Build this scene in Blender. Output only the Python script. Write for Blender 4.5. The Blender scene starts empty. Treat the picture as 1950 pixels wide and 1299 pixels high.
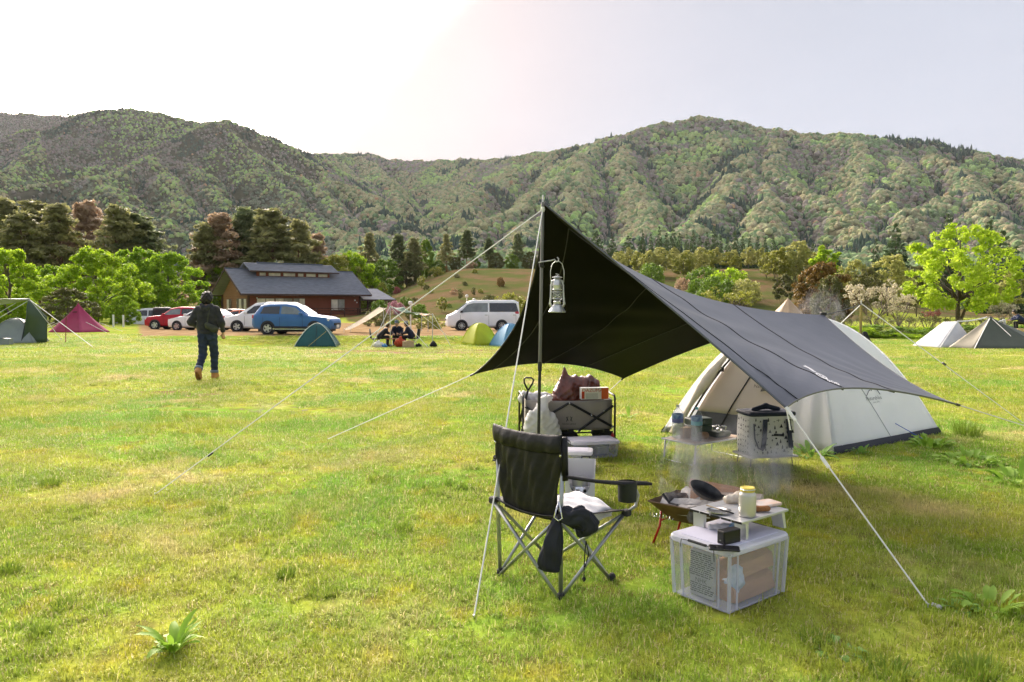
import bpy, bmesh, math, random
import numpy as np
from mathutils import Vector, Matrix, Euler

R = math.radians
SC = bpy.context.scene
COL = SC.collection
random.seed(7)
rng = np.random.default_rng(11)

# ------------------------------------------------------------------ camera
F_PX, CX, CY, HZ, CAM_H = 1440.0, 975.0, 649.5, 579.0, 1.5      # photograph pixels (1950 x 1299)
PITCH = math.atan((CY - HZ) / F_PX)
cam_d = bpy.data.cameras.new('camera')
cam_d.sensor_width = 36.0
cam_d.lens = 36.0 * F_PX / 1950.0
cam_d.clip_start, cam_d.clip_end = 0.05, 20000.0
cam = bpy.data.objects.new('camera', cam_d)
COL.objects.link(cam)
cam.location = (0, 0, CAM_H)
cam.rotation_euler = (math.pi / 2 - PITCH, 0, 0)
SC.camera = cam

# ------------------------------------------------------------------ sky, sun, exposure
SUN_AZ, SUN_EL = R(-22.0), R(21.0)          # azimuth from +Y towards +X
sun_dir = Vector((math.sin(SUN_AZ) * math.cos(SUN_EL), math.cos(SUN_AZ) * math.cos(SUN_EL), math.sin(SUN_EL)))
W = bpy.data.worlds.new('World')
SC.world = W
W.use_nodes = True
nt = W.node_tree
nt.nodes.clear()
def wn(t, **k):
    n = nt.nodes.new(t)
    for a, b in k.items():
        setattr(n, a, b)
    return n
out = wn('ShaderNodeOutputWorld')
bg = wn('ShaderNodeBackground')
bg.inputs['Strength'].default_value = 0.1
sky = wn('ShaderNodeTexSky', sky_type='NISHITA', sun_disc=False, sun_elevation=SUN_EL, sun_rotation=SUN_AZ)
sky.air_density, sky.dust_density, sky.ozone_density = 1.0, 0.6, 1.0
geo = wn('ShaderNodeTexCoord')
L = nt.links.new
def wmath(op, a=None, b=None, c=None, clamp=False):
    n = wn('ShaderNodeMath', operation=op, use_clamp=clamp)
    for i, v in enumerate((a, b, c)):
        if v is None: continue
        if isinstance(v, (int, float)): n.inputs[i].default_value = v
        else: L(v, n.inputs[i])
    return n.outputs[0]
def wdot(vec):
    n = wn('ShaderNodeVectorMath', operation='DOT_PRODUCT')
    L(geo.outputs['Generated'], n.inputs[0]); n.inputs[1].default_value = vec
    return n.outputs['Value']
# thin high cloud veil lit from behind by the sun: a wide glow, broken along one slanting cloud edge
cosang = wdot(tuple(sun_dir))
c01 = wmath('MAXIMUM', cosang, 0.0)
glow_wide = wmath('POWER', c01, 8.0)
glow_tight = wmath('POWER', c01, 40.0)
noi = wn('ShaderNodeTexNoise'); noi.inputs['Scale'].default_value = 2.2; noi.inputs['Detail'].default_value = 6.0
noi.inputs['Roughness'].default_value = 0.55
mp = wn('ShaderNodeMapping'); mp.inputs['Scale'].default_value = (1.0, 1.0, 2.2); mp.inputs['Rotation'].default_value = (0, R(30), 0)
L(geo.outputs['Generated'], mp.inputs[0]); L(mp.outputs[0], noi.inputs['Vector'])
nfac = noi.outputs['Fac']
# the slanting edge of the thick cloud bank (to its left the veil is thin and dazzling)
def ray(px, py):
    dx, dy = (px - CX) / F_PX, -(py - CY) / F_PX
    s, c = math.sin(PITCH), math.cos(PITCH)
    return Vector((dx, c + dy * s, -s + dy * c)).normalized()
e_n = ray(850, 90).cross(ray(680, 275)).normalized()     # plane through the cloud edge
if e_n.dot(ray(300, 100)) > 0: e_n = -e_n
edge = wdot(tuple(e_n))
edge2 = wmath('ADD', edge, wmath('MULTIPLY', wmath('SUBTRACT', nfac, 0.5), 0.22))
mr = wn('ShaderNodeMapRange', interpolation_type='SMOOTHSTEP'); L(edge2, mr.inputs[0])
mr.inputs[1].default_value, mr.inputs[2].default_value = -0.15, 0.02
thick = mr.outputs[0]
thin = wmath('POWER', wmath('SUBTRACT', 1.0, thick), 2.0)
g1 = wmath('MULTIPLY', glow_tight, wmath('MULTIPLY_ADD', thin, 44.0, 0.0))
g2 = wmath('MULTIPLY', glow_wide, wmath('MULTIPLY_ADD', thin, 21.0, 0.0))
gsum = wmath('ADD', g1, g2)
veil_v = wmath('MULTIPLY_ADD', wmath('SUBTRACT', nfac, 0.5), 0.26, 0.97)
def wcol(c): 
    n = wn('ShaderNodeRGB'); n.outputs[0].default_value = (*c, 1); return n.outputs[0]
def wscale(col, fac):
    n = wn('ShaderNodeVectorMath', operation='SCALE'); L(col, n.inputs[0]); L(fac, n.inputs['Scale']); return n.outputs[0]
def wadd(a, b):
    n = wn('ShaderNodeVectorMath', operation='ADD'); L(a, n.inputs[0]); L(b, n.inputs[1]); return n.outputs[0]
veil = wscale(wcol((0.81, 0.86, 1.0)), veil_v)
glow = wscale(wcol((1.0, 0.84, 0.72)), gsum)
skyc = wscale(sky.outputs[0], wmath('MULTIPLY', 0.006, 1.0))
halo = wscale(wcol((1.0, 0.50, 0.14)), wmath('MULTIPLY', wmath('POWER', c01, 14.0), 0.90))
L(wadd(wadd(wadd(veil, glow), halo), skyc), bg.inputs['Color'])
L(bg.outputs[0], out.inputs['Surface'])

sun_l = bpy.data.lights.new('sun', 'SUN')
sun_l.energy, sun_l.angle, sun_l.color = 0.60, R(48.0), (1.0, 0.93, 0.82)
sun_o = bpy.data.objects.new('sun', sun_l); COL.objects.link(sun_o)
sun_o.rotation_euler = (-sun_dir).to_track_quat('-Z', 'Y').to_euler()
sun_o.location = (0, 0, 50)

vs = SC.view_settings
vs.view_transform, vs.look, vs.exposure, vs.gamma = 'Standard', 'None', 2.95, 1.0
vs.use_curve_mapping = False
SC.render.engine = 'CYCLES'
cy = SC.cycles
cy.use_denoising = True
cy.max_bounces, cy.diffuse_bounces, cy.glossy_bounces = 10, 6, 3
cy.transmission_bounces, cy.transparent_max_bounces, cy.volume_bounces = 6, 24, 0
cy.caustics_reflective = cy.caustics_refractive = False
cy.sample_clamp_indirect = 6.0
# ================================================================== helpers
def at(px, py, d):
    """pixel of the photograph + forward distance -> point in the place"""
    dx, dy = (px - CX) / F_PX, -(py - CY) / F_PX
    s, c = math.sin(PITCH), math.cos(PITCH)
    t = d / (c + dy * s)
    return Vector((dx * t, d, CAM_H + (-s + dy * c) * t))

_LUT = np.random.default_rng(5).random((256, 256))
def vnoise(x, y, s=1.0, seed=0):
    x = np.asarray(x, float) / s + seed * 17.3; y = np.asarray(y, float) / s + seed * 9.1
    xi = np.floor(x).astype(int); yi = np.floor(y).astype(int)
    fx = x - xi; fy = y - yi
    fx = fx * fx * (3 - 2 * fx); fy = fy * fy * (3 - 2 * fy)
    a = _LUT[xi & 255, yi & 255]; b = _LUT[(xi + 1) & 255, yi & 255]
    c = _LUT[xi & 255, (yi + 1) & 255]; d = _LUT[(xi + 1) & 255, (yi + 1) & 255]
    return (a * (1 - fx) + b * fx) * (1 - fy) + (c * (1 - fx) + d * fx) * fy
def fbm(x, y, s=1.0, seed=0, o=4):
    t = 0; a = 0.5; n = 0
    for i in range(o):
        t = t + a * vnoise(x, y, s / 2 ** i, seed + i); n += a; a *= 0.5
    return t / n
def sstep(a, b, x):
    t = np.clip((np.asarray(x, float) - a) / (b - a), 0, 1)
    return t * t * (3 - 2 * t)
def ZT(x, y):
    """height of the ground"""
    x = np.asarray(x, float); y = np.asarray(y, float)
    yy = np.maximum(y, 1.0)
    px = CX + F_PX * x / yy
    amp = 0.20 + 0.38 * sstep(150, 480, px) - 0.10 * sstep(1250, 1700, px)
    z = -amp * sstep(16, 37, y)
    bank = sstep(230, 330, px) * (1 - sstep(1020, 1200, px))
    z = z + bank * (amp - 0.17) * sstep(37.5, 40.5, y)
    z = z - 0.25 * bank * sstep(44, 60, y)
    win = sstep(600, 900, px) * (1 - sstep(1450, 1850, px))
    z = z + 9.9 * win * sstep(70, 175, y)
    z = z + 7.0 * sstep(150, 260, y) * (1 - win)
    z = z + 0.05 * (fbm(x, y, 2.5, 3, 3) - 0.5) * sstep(1, 6, y) + 0.5 * (fbm(x, y, 30, 8, 3) - 0.5) * sstep(60, 120, y)
    z = np.where(y < 1, 0.0, z)
    return z
def gh(x, y): return float(ZT(x, y))
def ground(px, py, dmin=2.0, dmax=240.0):
    """where the sight line through a pixel meets the ground"""
    ds = np.geomspace(dmin, dmax, 3000)
    p0 = at(px, py, 1.0)
    xs = p0.x * ds; zs = CAM_H + (p0.z - CAM_H) * ds
    k = np.argmax(zs <= ZT(xs, ds))
    return Vector((xs[k], ds[k], float(ZT(xs[k], ds[k]))))
def on(px, d):
    x = (px - CX) / F_PX * d
    return Vector((x, d, gh(x, d)))

# ---------------------------------------------------------------- meshes
def world_of(o):
    m = Matrix.Translation(o.location) @ o.rotation_euler.to_matrix().to_4x4()
    return world_of(o.parent) @ m if o.parent else m
_ONES = 'zeroth first second third fourth fifth sixth seventh eighth ninth tenth eleventh twelfth thirteenth fourteenth fifteenth sixteenth seventeenth eighteenth nineteenth'.split()
def nth(n):
    if n < 20: return _ONES[n]
    t, u = divmod(n, 10); return ('twentieth', 'thirtieth')[t - 2] if u == 0 else ('twenty ', 'thirty ')[t - 2] + _ONES[u]
class MB:
    def __init__(s): s.v = []; s.f = []; s.m = []
    def add(s, vs, fs, mi=0):
        o = len(s.v); s.v += [tuple(map(float, p)) for p in vs]
        s.f += [tuple(i + o for i in f) for f in fs]; s.m += [mi] * len(fs); return s
    def box(s, c, size, rot=None, taper=1.0, mi=0):
        hx, hy, hz = size[0] / 2, size[1] / 2, size[2] / 2
        P = []
        for z, k in ((-hz, 1), (hz, taper)):
            for x, y in ((-hx, -hy), (hx, -hy), (hx, hy), (-hx, hy)):
                P.append(Vector((x * k, y * k, z)))
        if rot is not None:
            M = rot if isinstance(rot, Matrix) else Euler(rot).to_matrix()
            P = [M @ p for p in P]
        c = Vector(c)
        return s.add([p + c for p in P], [(3, 2, 1, 0), (4, 5, 6, 7), (0, 1, 5, 4), (1, 2, 6, 5), (2, 3, 7, 6), (3, 0, 4, 7)], mi)
    def rbox(s, c, size, r=0.01, n=3, rot=None, mi=0, taper=1.0):
        """box with rounded vertical corners and softened top/bottom"""
        hx, hy, hz = size[0] / 2, size[1] / 2, size[2] / 2
        r = min(r, hx * .98, hy * .98); e = min(r * .5, hz * .5)
        rings = []
        for z, ins, k in ((-hz, e, 1), (-hz + e, 0, 1), (hz - e, 0, taper), (hz, e, taper)):
            ring = []
            for qx, qy, a0 in ((1, 1, 0), (-1, 1, 90), (-1, -1, 180), (1, -1, 270)):
                for j in range(n + 1):
                    a = R(a0 + 90 * j / n)
                    ring.append(Vector(((qx * (hx - r) + math.cos(a) * (r - ins * .9)) * k, (qy * (hy - r) + math.sin(a) * (r - ins * .9)) * k, z)))
            rings.append(ring)
        M = None
        if rot is not None: M = rot if isinstance(rot, Matrix) else Euler(rot).to_matrix()
        c = Vector(c)
        rings = [[(M @ p if M else p) + c for p in rg] for rg in rings]
        return s.loft(rings, mi=mi)
    def loft(s, rings, cap=True, mi=0, closed=True):
        n = len(rings[0]); vs = [p for r in rings for p in r]; fs = []
        for i in range(len(rings) - 1):
            for j in range(n if closed else n - 1):
                a, b = i * n + j, i * n + (j + 1) % n
                fs.append((a, b, b + n, a + n))
        if cap:
            fs.append(tuple(range(n - 1, -1, -1))); fs.append(tuple((len(rings) - 1) * n + j for j in range(n)))
        return s.add(vs, fs, mi)
    def tube(s, pts, r, n=6, cap=True, mi=0, flat=1.0):
        pts = [Vector(p) for p in pts]
        rs = r if isinstance(r, (list, tuple)) else [r] * len(pts)
        T = []
        for i in range(len(pts)):
            a = pts[max(i - 1, 0)]; b = pts[min(i + 1, len(pts) - 1)]
            d = (b - a); T.append(d.normalized() if d.length > 1e-9 else Vector((0, 0, 1)))
        u = T[0].orthogonal().normalized()
        rings = []
        for p, t, rr in zip(pts, T, rs):
            u = (u - t * u.dot(t))
            u = u.normalized() if u.length > 1e-6 else t.orthogonal().normalized()
            w = t.cross(u)
            rings.append([p + (u * math.cos(2 * math.pi * j / n) + w * math.sin(2 * math.pi * j / n) * flat) * rr for j in range(n)])
        return s.loft(rings, cap, mi)
    def lathe(s, prof, n=16, o=(0, 0, 0), rot=None, cap=True, mi=0, sx=1, sy=1):
        M = None
        if rot is not None: M = rot if isinstance(rot, Matrix) else Euler(rot).to_matrix()
        o = Vector(o); rings = []
        for r, z in prof:
            ring = [Vector((r * sx * math.cos(2 * math.pi * j / n), r * sy * math.sin(2 * math.pi * j / n), z)) for j in range(n)]
            rings.append([(M @ p if M else p) + o for p in ring])
        return s.loft(rings, cap, mi)
    def grid(s, P, mi=0, closed_v=False):
        nu, nv = len(P), len(P[0])
        fs = []
        for i in range(nu - 1):
            for j in range(nv if closed_v else nv - 1):
                a, b = i * nv + j, i * nv + (j + 1) % nv
                fs.append((a, b, b + nv, a + nv))
        return s.add([p for row in P for p in row], fs, mi)
    def prism(s, poly, axis, depth, mi=0):
        """polygon (list of Vector) pushed along axis by depth"""
        a = Vector(axis).normalized() * depth
        return s.loft([[Vector(p) for p in poly], [Vector(p) + a for p in poly]], True, mi)
    def fan(s, pts, mi=0): return s.add(pts, [tuple(range(len(pts)))], mi)
    def build(s, name, mats, parent=None, smooth=False, world=False, sharp=None, solid=0.0, off=0.0):
        vs = s.v
        if parent is not None and world:
            Mi = world_of(parent).inverted()
            vs = [tuple(Mi @ Vector(p)) for p in vs]
        me = bpy.data.meshes.new(name)
        me.from_pydata(vs, [], s.f)
        if not isinstance(mats, (list, tuple)): mats = [mats]
        for m in mats: me.materials.append(m)
        if len(mats) > 1: me.polygons.foreach_set('material_index', s.m)
        bm = bmesh.new(); bm.from_mesh(me)
        bmesh.ops.recalc_face_normals(bm, faces=bm.faces)
        bm.to_mesh(me); bm.free()
        if smooth:
            me.polygons.foreach_set('use_smooth', [True] * len(me.polygons))
            if sharp is not None: me.set_sharp_from_angle(angle=R(sharp))
        me.update()
        o = bpy.data.objects.new(name, me); COL.objects.link(o)
        if parent is not None: o.parent = parent
        if solid:
            md = o.modifiers.new('thickness', 'SOLIDIFY'); md.thickness = solid; md.offset = off
        return o
def raw_mesh(name, V, Fq, mats, parent=None, smooth=False, attrs=None):
    """numpy mesh: V (n,3), Fq (m,3|4)"""
    me = bpy.data.meshes.new(name)
    V = np.asarray(V, np.float32); Fq = np.asarray(Fq, np.int32)
    k = Fq.shape[1]
    me.vertices.add(len(V)); me.vertices.foreach_set('co', V.ravel())
    me.loops.add(Fq.size); me.loops.foreach_set('vertex_index', Fq.ravel())
    me.polygons.add(len(Fq)); me.polygons.foreach_set('loop_start', np.arange(len(Fq), dtype=np.int32) * k)
    try: me.polygons.foreach_set('loop_total', np.full(len(Fq), k, np.int32))
    except Exception: pass
    me.update(calc_edges=True); me.validate()
    if smooth: me.polygons.foreach_set('use_smooth', np.ones(len(me.polygons), bool))
    for an, av in (attrs or {}).items():
        av = np.asarray(av, np.float32)
        if av.ndim == 1:
            me.attributes.new(an, 'FLOAT', 'POINT').data.foreach_set('value', av)
        else:
            me.attributes.new(an, 'FLOAT_VECTOR', 'POINT').data.foreach_set('vector', av.ravel())
    for m in (mats if isinstance(mats, (list, tuple)) else [mats]): me.materials.append(m)
    o = bpy.data.objects.new(name, me); COL.objects.link(o)
    if parent is not None: o.parent = parent
    return o

def thing(name, label, cat, loc=(0, 0, 0), rz=0.0, group=None):
    o = bpy.data.objects.new(name, None); COL.objects.link(o)
    o.empty_display_size = 0.2
    o.location = loc; o.rotation_euler = (0, 0, rz)
    return tag(o, label, cat, group)
def tag(o, label=None, cat=None, group=None, kind=None):
    if label: o['label'] = label
    if cat: o['category'] = cat
    if group: o['group'] = group
    if kind: o['kind'] = kind
    return o
def struct(o): o['kind'] = 'structure'; return o
def copy_thing(root, loc, rz=0.0, scale=1.0, label=None, group=None, mats=None):
    def cp(o, par):
        c = o.copy(); COL.objects.link(c); c.parent = par
        if mats and o.type == 'MESH':
            for i, sl in enumerate(c.material_slots):
                if i in mats or o.name.split('.')[0] in mats:
                    sl.link = 'OBJECT'; sl.material = mats.get(o.name.split('.')[0], mats.get(i))
        for ch in list(o.children): cp(ch, c)
        return c
    kids = list(root.children)
    r = root.copy(); COL.objects.link(r)
    r.location = loc; r.rotation_euler = (0, 0, rz)
    r.scale = (scale,) * 3 if isinstance(scale, (int, float)) else scale
    if label: r['label'] = label
    if group: r['group'] = group
    for k in kids: cp(k, r)
    return r

# ---------------------------------------------------------------- implicit surfaces (bodies, bags)
def smin(a, b, k):
    h = np.clip(0.5 + 0.5 * (b - a) / k, 0, 1)
    return b * (1 - h) + a * h - k * h * (1 - h)
def caps_sdf(P, caps, k):
    d = None
    for a, b, ra, rb in caps:
        a = np.asarray(a, float); b = np.asarray(b, float)
        pa = P - a; ba = b - a
        h = np.clip((pa @ ba) / max(ba @ ba, 1e-9), 0, 1)
        q = np.linalg.norm(pa - h[..., None] * ba, axis=-1) - (ra + (rb - ra) * h)
        d = q if d is None else smin(d, q, k)
    return d
def iso(fn, lo, hi, res):
    """surface nets"""
    lo = np.asarray(lo, float); hi = np.asarray(hi, float)
    n = np.maximum(((hi - lo) / res).astype(int) + 2, 4)
    ax = [lo[i] + res * np.arange(n[i]) for i in range(3)]
    P = np.stack(np.meshgrid(*ax, indexing='ij'), -1)
    D = fn(P)
    S = D < 0
    c = np.zeros(tuple(n - 1)); pos = np.zeros(tuple(n - 1) + (3,))
    idx = np.stack(np.meshgrid(*[np.arange(m - 1) for m in n], indexing='ij'), -1).astype(float)
    cor = [(i, j, k) for i in (0, 1) for j in (0, 1) for k in (0, 1)]
    sl = lambda a: tuple(slice(a[i], n[i] - 1 + a[i]) for i in range(3))
    for a in cor:
        for ax_ in range(3):
            if a[ax_] == 1: continue
            b = list(a); b[ax_] = 1; b = tuple(b)
            da, db = D[sl(a)], D[sl(b)]
            m = S[sl(a)] != S[sl(b)]
            t = np.where(m, da / np.where(np.abs(da - db) < 1e-12, 1e-12, da - db), 0)
            off = np.array(a, float) + 0
            p = np.broadcast_to(off, pos.shape).copy(); p[..., ax_] += t
            pos += np.where(m[..., None], p, 0); c += m
    act = c > 0
    ids = -np.ones(act.shape, int); ids[act] = np.arange(act.sum())
    V = (pos[act] / c[act][:, None] + idx[act]) * res + lo
    Fs = []
    for ax_ in range(3):
        u, w = (ax_ + 1) % 3, (ax_ + 2) % 3
        s0 = [slice(1, -1)] * 3; s0[ax_] = slice(0, n[ax_] - 1)
        s1 = [slice(1, -1)] * 3; s1[ax_] = slice(1, n[ax_])
        m = S[tuple(s0)] != S[tuple(s1)]
        flip = S[tuple(s0)][m]
        g = np.argwhere(m); base = g.copy()
        for q in range(3):
            if q != ax_: base[:, q] += 1
        def cid(du, dw):
            b = base.copy(); b[:, u] += du; b[:, w] += dw
            return ids[b[:, 0], b[:, 1], b[:, 2]]
        q = np.stack([cid(-1, -1), cid(0, -1), cid(0, 0), cid(-1, 0)], 1)
        q[~flip] = q[~flip][:, ::-1]
        Fs.append(q)
    Fq = np.concatenate(Fs); Fq = Fq[(Fq >= 0).all(1)]
    return V, Fq
def blob(name, caps, k, res, m, parent, pad=0.06, warp=None, world=False):
    A = np.array([c[0] for c in caps] + [c[1] for c in caps], float)
    rmax = max(max(c[2], c[3]) for c in caps) + pad
    fn = lambda P: caps_sdf(P, caps, k) + (warp(P) if warp else 0)
    V, Fq = iso(fn, A.min(0) - rmax, A.max(0) + rmax, res)
    if world and parent is not None:
        Mi = world_of(parent).inverted()
        V = np.array([tuple(Mi @ Vector(p)) for p in V])
    return raw_mesh(name, V, Fq, m, parent, smooth=True)

# ---------------------------------------------------------------- lettering
def text_geo(body, size, M, extrude=0.0):
    """text lying in the XY plane of matrix M, centred on its origin"""
    cu = bpy.data.curves.new('lettering', 'FONT'); cu.body = body; cu.size = size
    cu.align_x, cu.align_y = 'CENTER', 'CENTER'; cu.extrude = extrude; cu.resolution_u = 2
    o = bpy.data.objects.new('lettering', cu); COL.objects.link(o)
    dg = bpy.context.evaluated_depsgraph_get()
    me = bpy.data.meshes.new_from_object(o.evaluated_get(dg))
    vs = [M @ v.co for v in me.vertices]; fs = [tuple(p.vertices) for p in me.polygons]
    bpy.data.objects.remove(o); bpy.data.curves.remove(cu); bpy.data.meshes.remove(me)
    return vs, fs
def frame(o, x, y):
    """matrix with origin o, x axis x, y axis made square to it"""
    x = Vector(x).normalized(); z = x.cross(Vector(y)).normalized(); y = z.cross(x)
    M = Matrix((x, y, z)).transposed().to_4x4(); M.translation = Vector(o); return M

# ---------------------------------------------------------------- materials
def newmat(name):
    m = bpy.data.materials.new(name); m.use_nodes = True
    n = m.node_tree; n.nodes.clear()
    return m, n, n.nodes.new('ShaderNodeOutputMaterial')
def mat(name, col, rough=0.6, metal=0.0, spec=0.4, var=0.12, vs=6.0, bump=0.0, bs=60.0, trans=0.0, coat=0.0, sheen=0.0, tint2=None, stretch=None, coords='Object'):
    m, n, o = newmat(name)
    b = n.nodes.new('ShaderNodeBsdfPrincipled'); N = n.nodes.new; K = n.links.new
    b.inputs['Roughness'].default_value = rough; b.inputs['Metallic'].default_value = metal
    b.inputs['Specular IOR Level'].default_value = spec
    b.inputs['Coat Weight'].default_value = coat; b.inputs['Sheen Weight'].default_value = sheen
    tc = N('ShaderNodeTexCoord'); vec = tc.outputs[coords]
    if stretch:
        mp = N('ShaderNodeMapping'); mp.inputs['Scale'].default_value = stretch; K(vec, mp.inputs[0]); vec = mp.outputs[0]
    if var or tint2:
        nz = N('ShaderNodeTexNoise'); nz.inputs['Scale'].default_value = vs; nz.inputs['Detail'].default_value = 5; K(vec, nz.inputs['Vector'])
        mx = N('ShaderNodeMix'); mx.data_type = 'RGBA'
        rp = N('ShaderNodeMapRange'); rp.inputs[1].default_value, rp.inputs[2].default_value = 0.3, 0.7; K(nz.outputs['Fac'], rp.inputs[0])
        K(rp.outputs[0], mx.inputs['Factor'])
        c2 = tint2 or tuple(min(1, c * (1 + var)) for c in col); c1 = col if tint2 else tuple(c * (1 - var) for c in col)
        mx.inputs[6].default_value = (*c1, 1); mx.inputs[7].default_value = (*c2, 1)
        cs = mx.outputs[2]; K(cs, b.inputs['Base Color'])
    else:
        b.inputs['Base Color'].default_value = (*col, 1); cs = None
    if bump:
        nb = N('ShaderNodeTexNoise'); nb.inputs['Scale'].default_value = bs; nb.inputs['Detail'].default_value = 4; K(vec, nb.inputs['Vector'])
        bp = N('ShaderNodeBump'); bp.inputs['Strength'].default_value = bump; bp.inputs['Distance'].default_value = 0.02
        K(nb.outputs['Fac'], bp.inputs['Height']); K(bp.outputs[0], b.inputs['Normal'])
    if trans:
        t = N('ShaderNodeBsdfTranslucent'); ms = N('ShaderNodeMixShader'); ms.inputs[0].default_value = trans
        if cs: K(cs, t.inputs['Color'])
        else: t.inputs['Color'].default_value = (*col, 1)
        K(b.outputs[0], ms.inputs[1]); K(t.outputs[0], ms.inputs[2]); K(ms.outputs[0], o.inputs[0])
    else: K(b.outputs[0], o.inputs[0])
    return m
def leafmat(name, cols, trans=0.35, rough=0.5, vs=0.6, dead=None, spec=0.25):
    """per-leaf colour spread over cols, broken by larger light and dark clumps"""
    m, n, o = newmat(name); N = n.nodes.new; K = n.links.new
    b = N('ShaderNodeBsdfPrincipled'); b.inputs['Roughness'].default_value = rough; b.inputs['Specular IOR Level'].default_value = spec
    g = N('ShaderNodeNewGeometry'); tc = N('ShaderNodeTexCoord'); oi = N('ShaderNodeObjectInfo')
    nz = N('ShaderNodeTexNoise'); nz.inputs['Scale'].default_value = vs; nz.inputs['Detail'].default_value = 3; K(tc.outputs['Object'], nz.inputs['Vector'])
    a = N('ShaderNodeMath'); a.operation = 'MULTIPLY_ADD'; K(g.outputs['Random Per Island'], a.inputs[0]); a.inputs[1].default_value = 0.5
    s = N('ShaderNodeMath'); s.operation = 'MULTIPLY_ADD'; K(nz.outputs['Fac'], s.inputs[0]); s.inputs[1].default_value = 1.1; s.inputs[2].default_value = -0.38
    K(s.outputs[0], a.inputs[2])
    a2 = N('ShaderNodeMath'); a2.operation = 'MULTIPLY_ADD'; K(oi.outputs['Random'], a2.inputs[0]); a2.inputs[1].default_value = 0.16; K(a.outputs[0], a2.inputs[2])
    cr = N('ShaderNodeValToRGB'); K(a2.outputs[0], cr.inputs[0])
    e = cr.color_ramp.elements
    while len(e) < len(cols): e.new(0.5)
    for i, c in enumerate(cols):
        e[i].position = 0.08 + 0.84 * i / max(1, len(cols) - 1); e[i].color = (*c, 1)
    K(cr.outputs[0], b.inputs['Base Color'])
    t = N('ShaderNodeBsdfTranslucent'); K(cr.outputs[0], t.inputs['Color'])
    ms = N('ShaderNodeMixShader'); ms.inputs[0].default_value = trans
    K(b.outputs[0], ms.inputs[1]); K(t.outputs[0], ms.inputs[2]); K(ms.outputs[0], o.inputs[0])
    return m
def clearmat(name, tint=(0.93, 0.95, 1.0), haze=0.25, rough=0.12, hcol=(0.85, 0.87, 0.95)):
    """thin clear plastic: mostly see-through, a little milky, glossy"""
    m, n, o = newmat(name); N = n.nodes.new; K = n.links.new
    t = N('ShaderNodeBsdfTransparent'); t.inputs[0].default_value = (*tint, 1)
    d = N('ShaderNodeBsdfPrincipled'); d.inputs['Base Color'].default_value = (*hcol, 1); d.inputs['Roughness'].default_value = 0.4
    gl = N('ShaderNodeBsdfGlossy'); gl.inputs['Roughness'].default_value = rough
    m1 = N('ShaderNodeMixShader'); m1.inputs[0].default_value = haze; K(t.outputs[0], m1.inputs[1]); K(d.outputs[0], m1.inputs[2])
    lw = N('ShaderNodeLayerWeight'); lw.inputs[0].default_value = 0.5
    pw = N('ShaderNodeMath'); pw.operation = 'POWER'; K(lw.outputs['Facing'], pw.inputs[0]); pw.inputs[1].default_value = 4.0
    fr = N('ShaderNodeMath'); fr.operation = 'MULTIPLY_ADD'; K(pw.outputs[0], fr.inputs[0]); fr.inputs[1].default_value = 0.5; fr.inputs[2].default_value = 0.03
    m2 = N('ShaderNodeMixShader'); K(fr.outputs[0], m2.inputs[0]); K(m1.outputs[0], m2.inputs[1]); K(gl.outputs[0], m2.inputs[2])
    K(m2.outputs[0], o.inputs[0])
    return m
def scatter(name, pts, rot, scl, idx, protos, label, cat, tint=None):
    """one 'stuff' object: protos (mesh objects outside the scene) set on points"""
    c = bpy.data.collections.new(name + '_source')
    for i, p in enumerate(protos):
        p.name = f'{name}_source_{i:02d}'; c.objects.link(p)
        if p.name in COL.objects: COL.objects.unlink(p)
    me = bpy.data.meshes.new(name)
    me.vertices.add(len(pts)); me.vertices.foreach_set('co', np.asarray(pts, np.float32).ravel())
    me.attributes.new('rot', 'FLOAT_VECTOR', 'POINT').data.foreach_set('vector', np.asarray(rot, np.float32).ravel())
    me.attributes.new('scl', 'FLOAT_VECTOR', 'POINT').data.foreach_set('vector', np.asarray(scl, np.float32).ravel())
    me.attributes.new('pick', 'INT', 'POINT').data.foreach_set('value', np.asarray(idx, np.int32))
    if tint is not None: me.attributes.new('tint', 'FLOAT_VECTOR', 'POINT').data.foreach_set('vector', np.asarray(tint, np.float32).ravel())
    o = bpy.data.objects.new(name, me); COL.objects.link(o)
    ng = bpy.data.node_groups.new(name + '_scatter', 'GeometryNodeTree')
    ng.interface.new_socket('Geometry', in_out='INPUT', socket_type='NodeSocketGeometry')
    ng.interface.new_socket('Geometry', in_out='OUTPUT', socket_type='NodeSocketGeometry')
    N = ng.nodes.new; K = ng.links.new
    gi, go = N('NodeGroupInput'), N('NodeGroupOutput')
    ci = N('GeometryNodeCollectionInfo'); ci.inputs[0].default_value = c; ci.inputs[1].default_value = True; ci.inputs[2].default_value = True
    ip = N('GeometryNodeInstanceOnPoints'); ip.inputs['Pick Instance'].default_value = True
    def na(nm, t):
        a = N('GeometryNodeInputNamedAttribute'); a.data_type = t; a.inputs[0].default_value = nm; return a.outputs[0]
    K(gi.outputs[0], ip.inputs['Points']); K(ci.outputs[0], ip.inputs['Instance'])
    K(na('pick', 'INT'), ip.inputs['Instance Index']); K(na('rot', 'FLOAT_VECTOR'), ip.inputs['Rotation']); K(na('scl', 'FLOAT_VECTOR'), ip.inputs['Scale'])
    K(ip.outputs[0], go.inputs[0])
    md = o.modifiers.new('scatter', 'NODES'); md.node_group = ng
    return tag(o, label, cat, kind='stuff')
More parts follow.
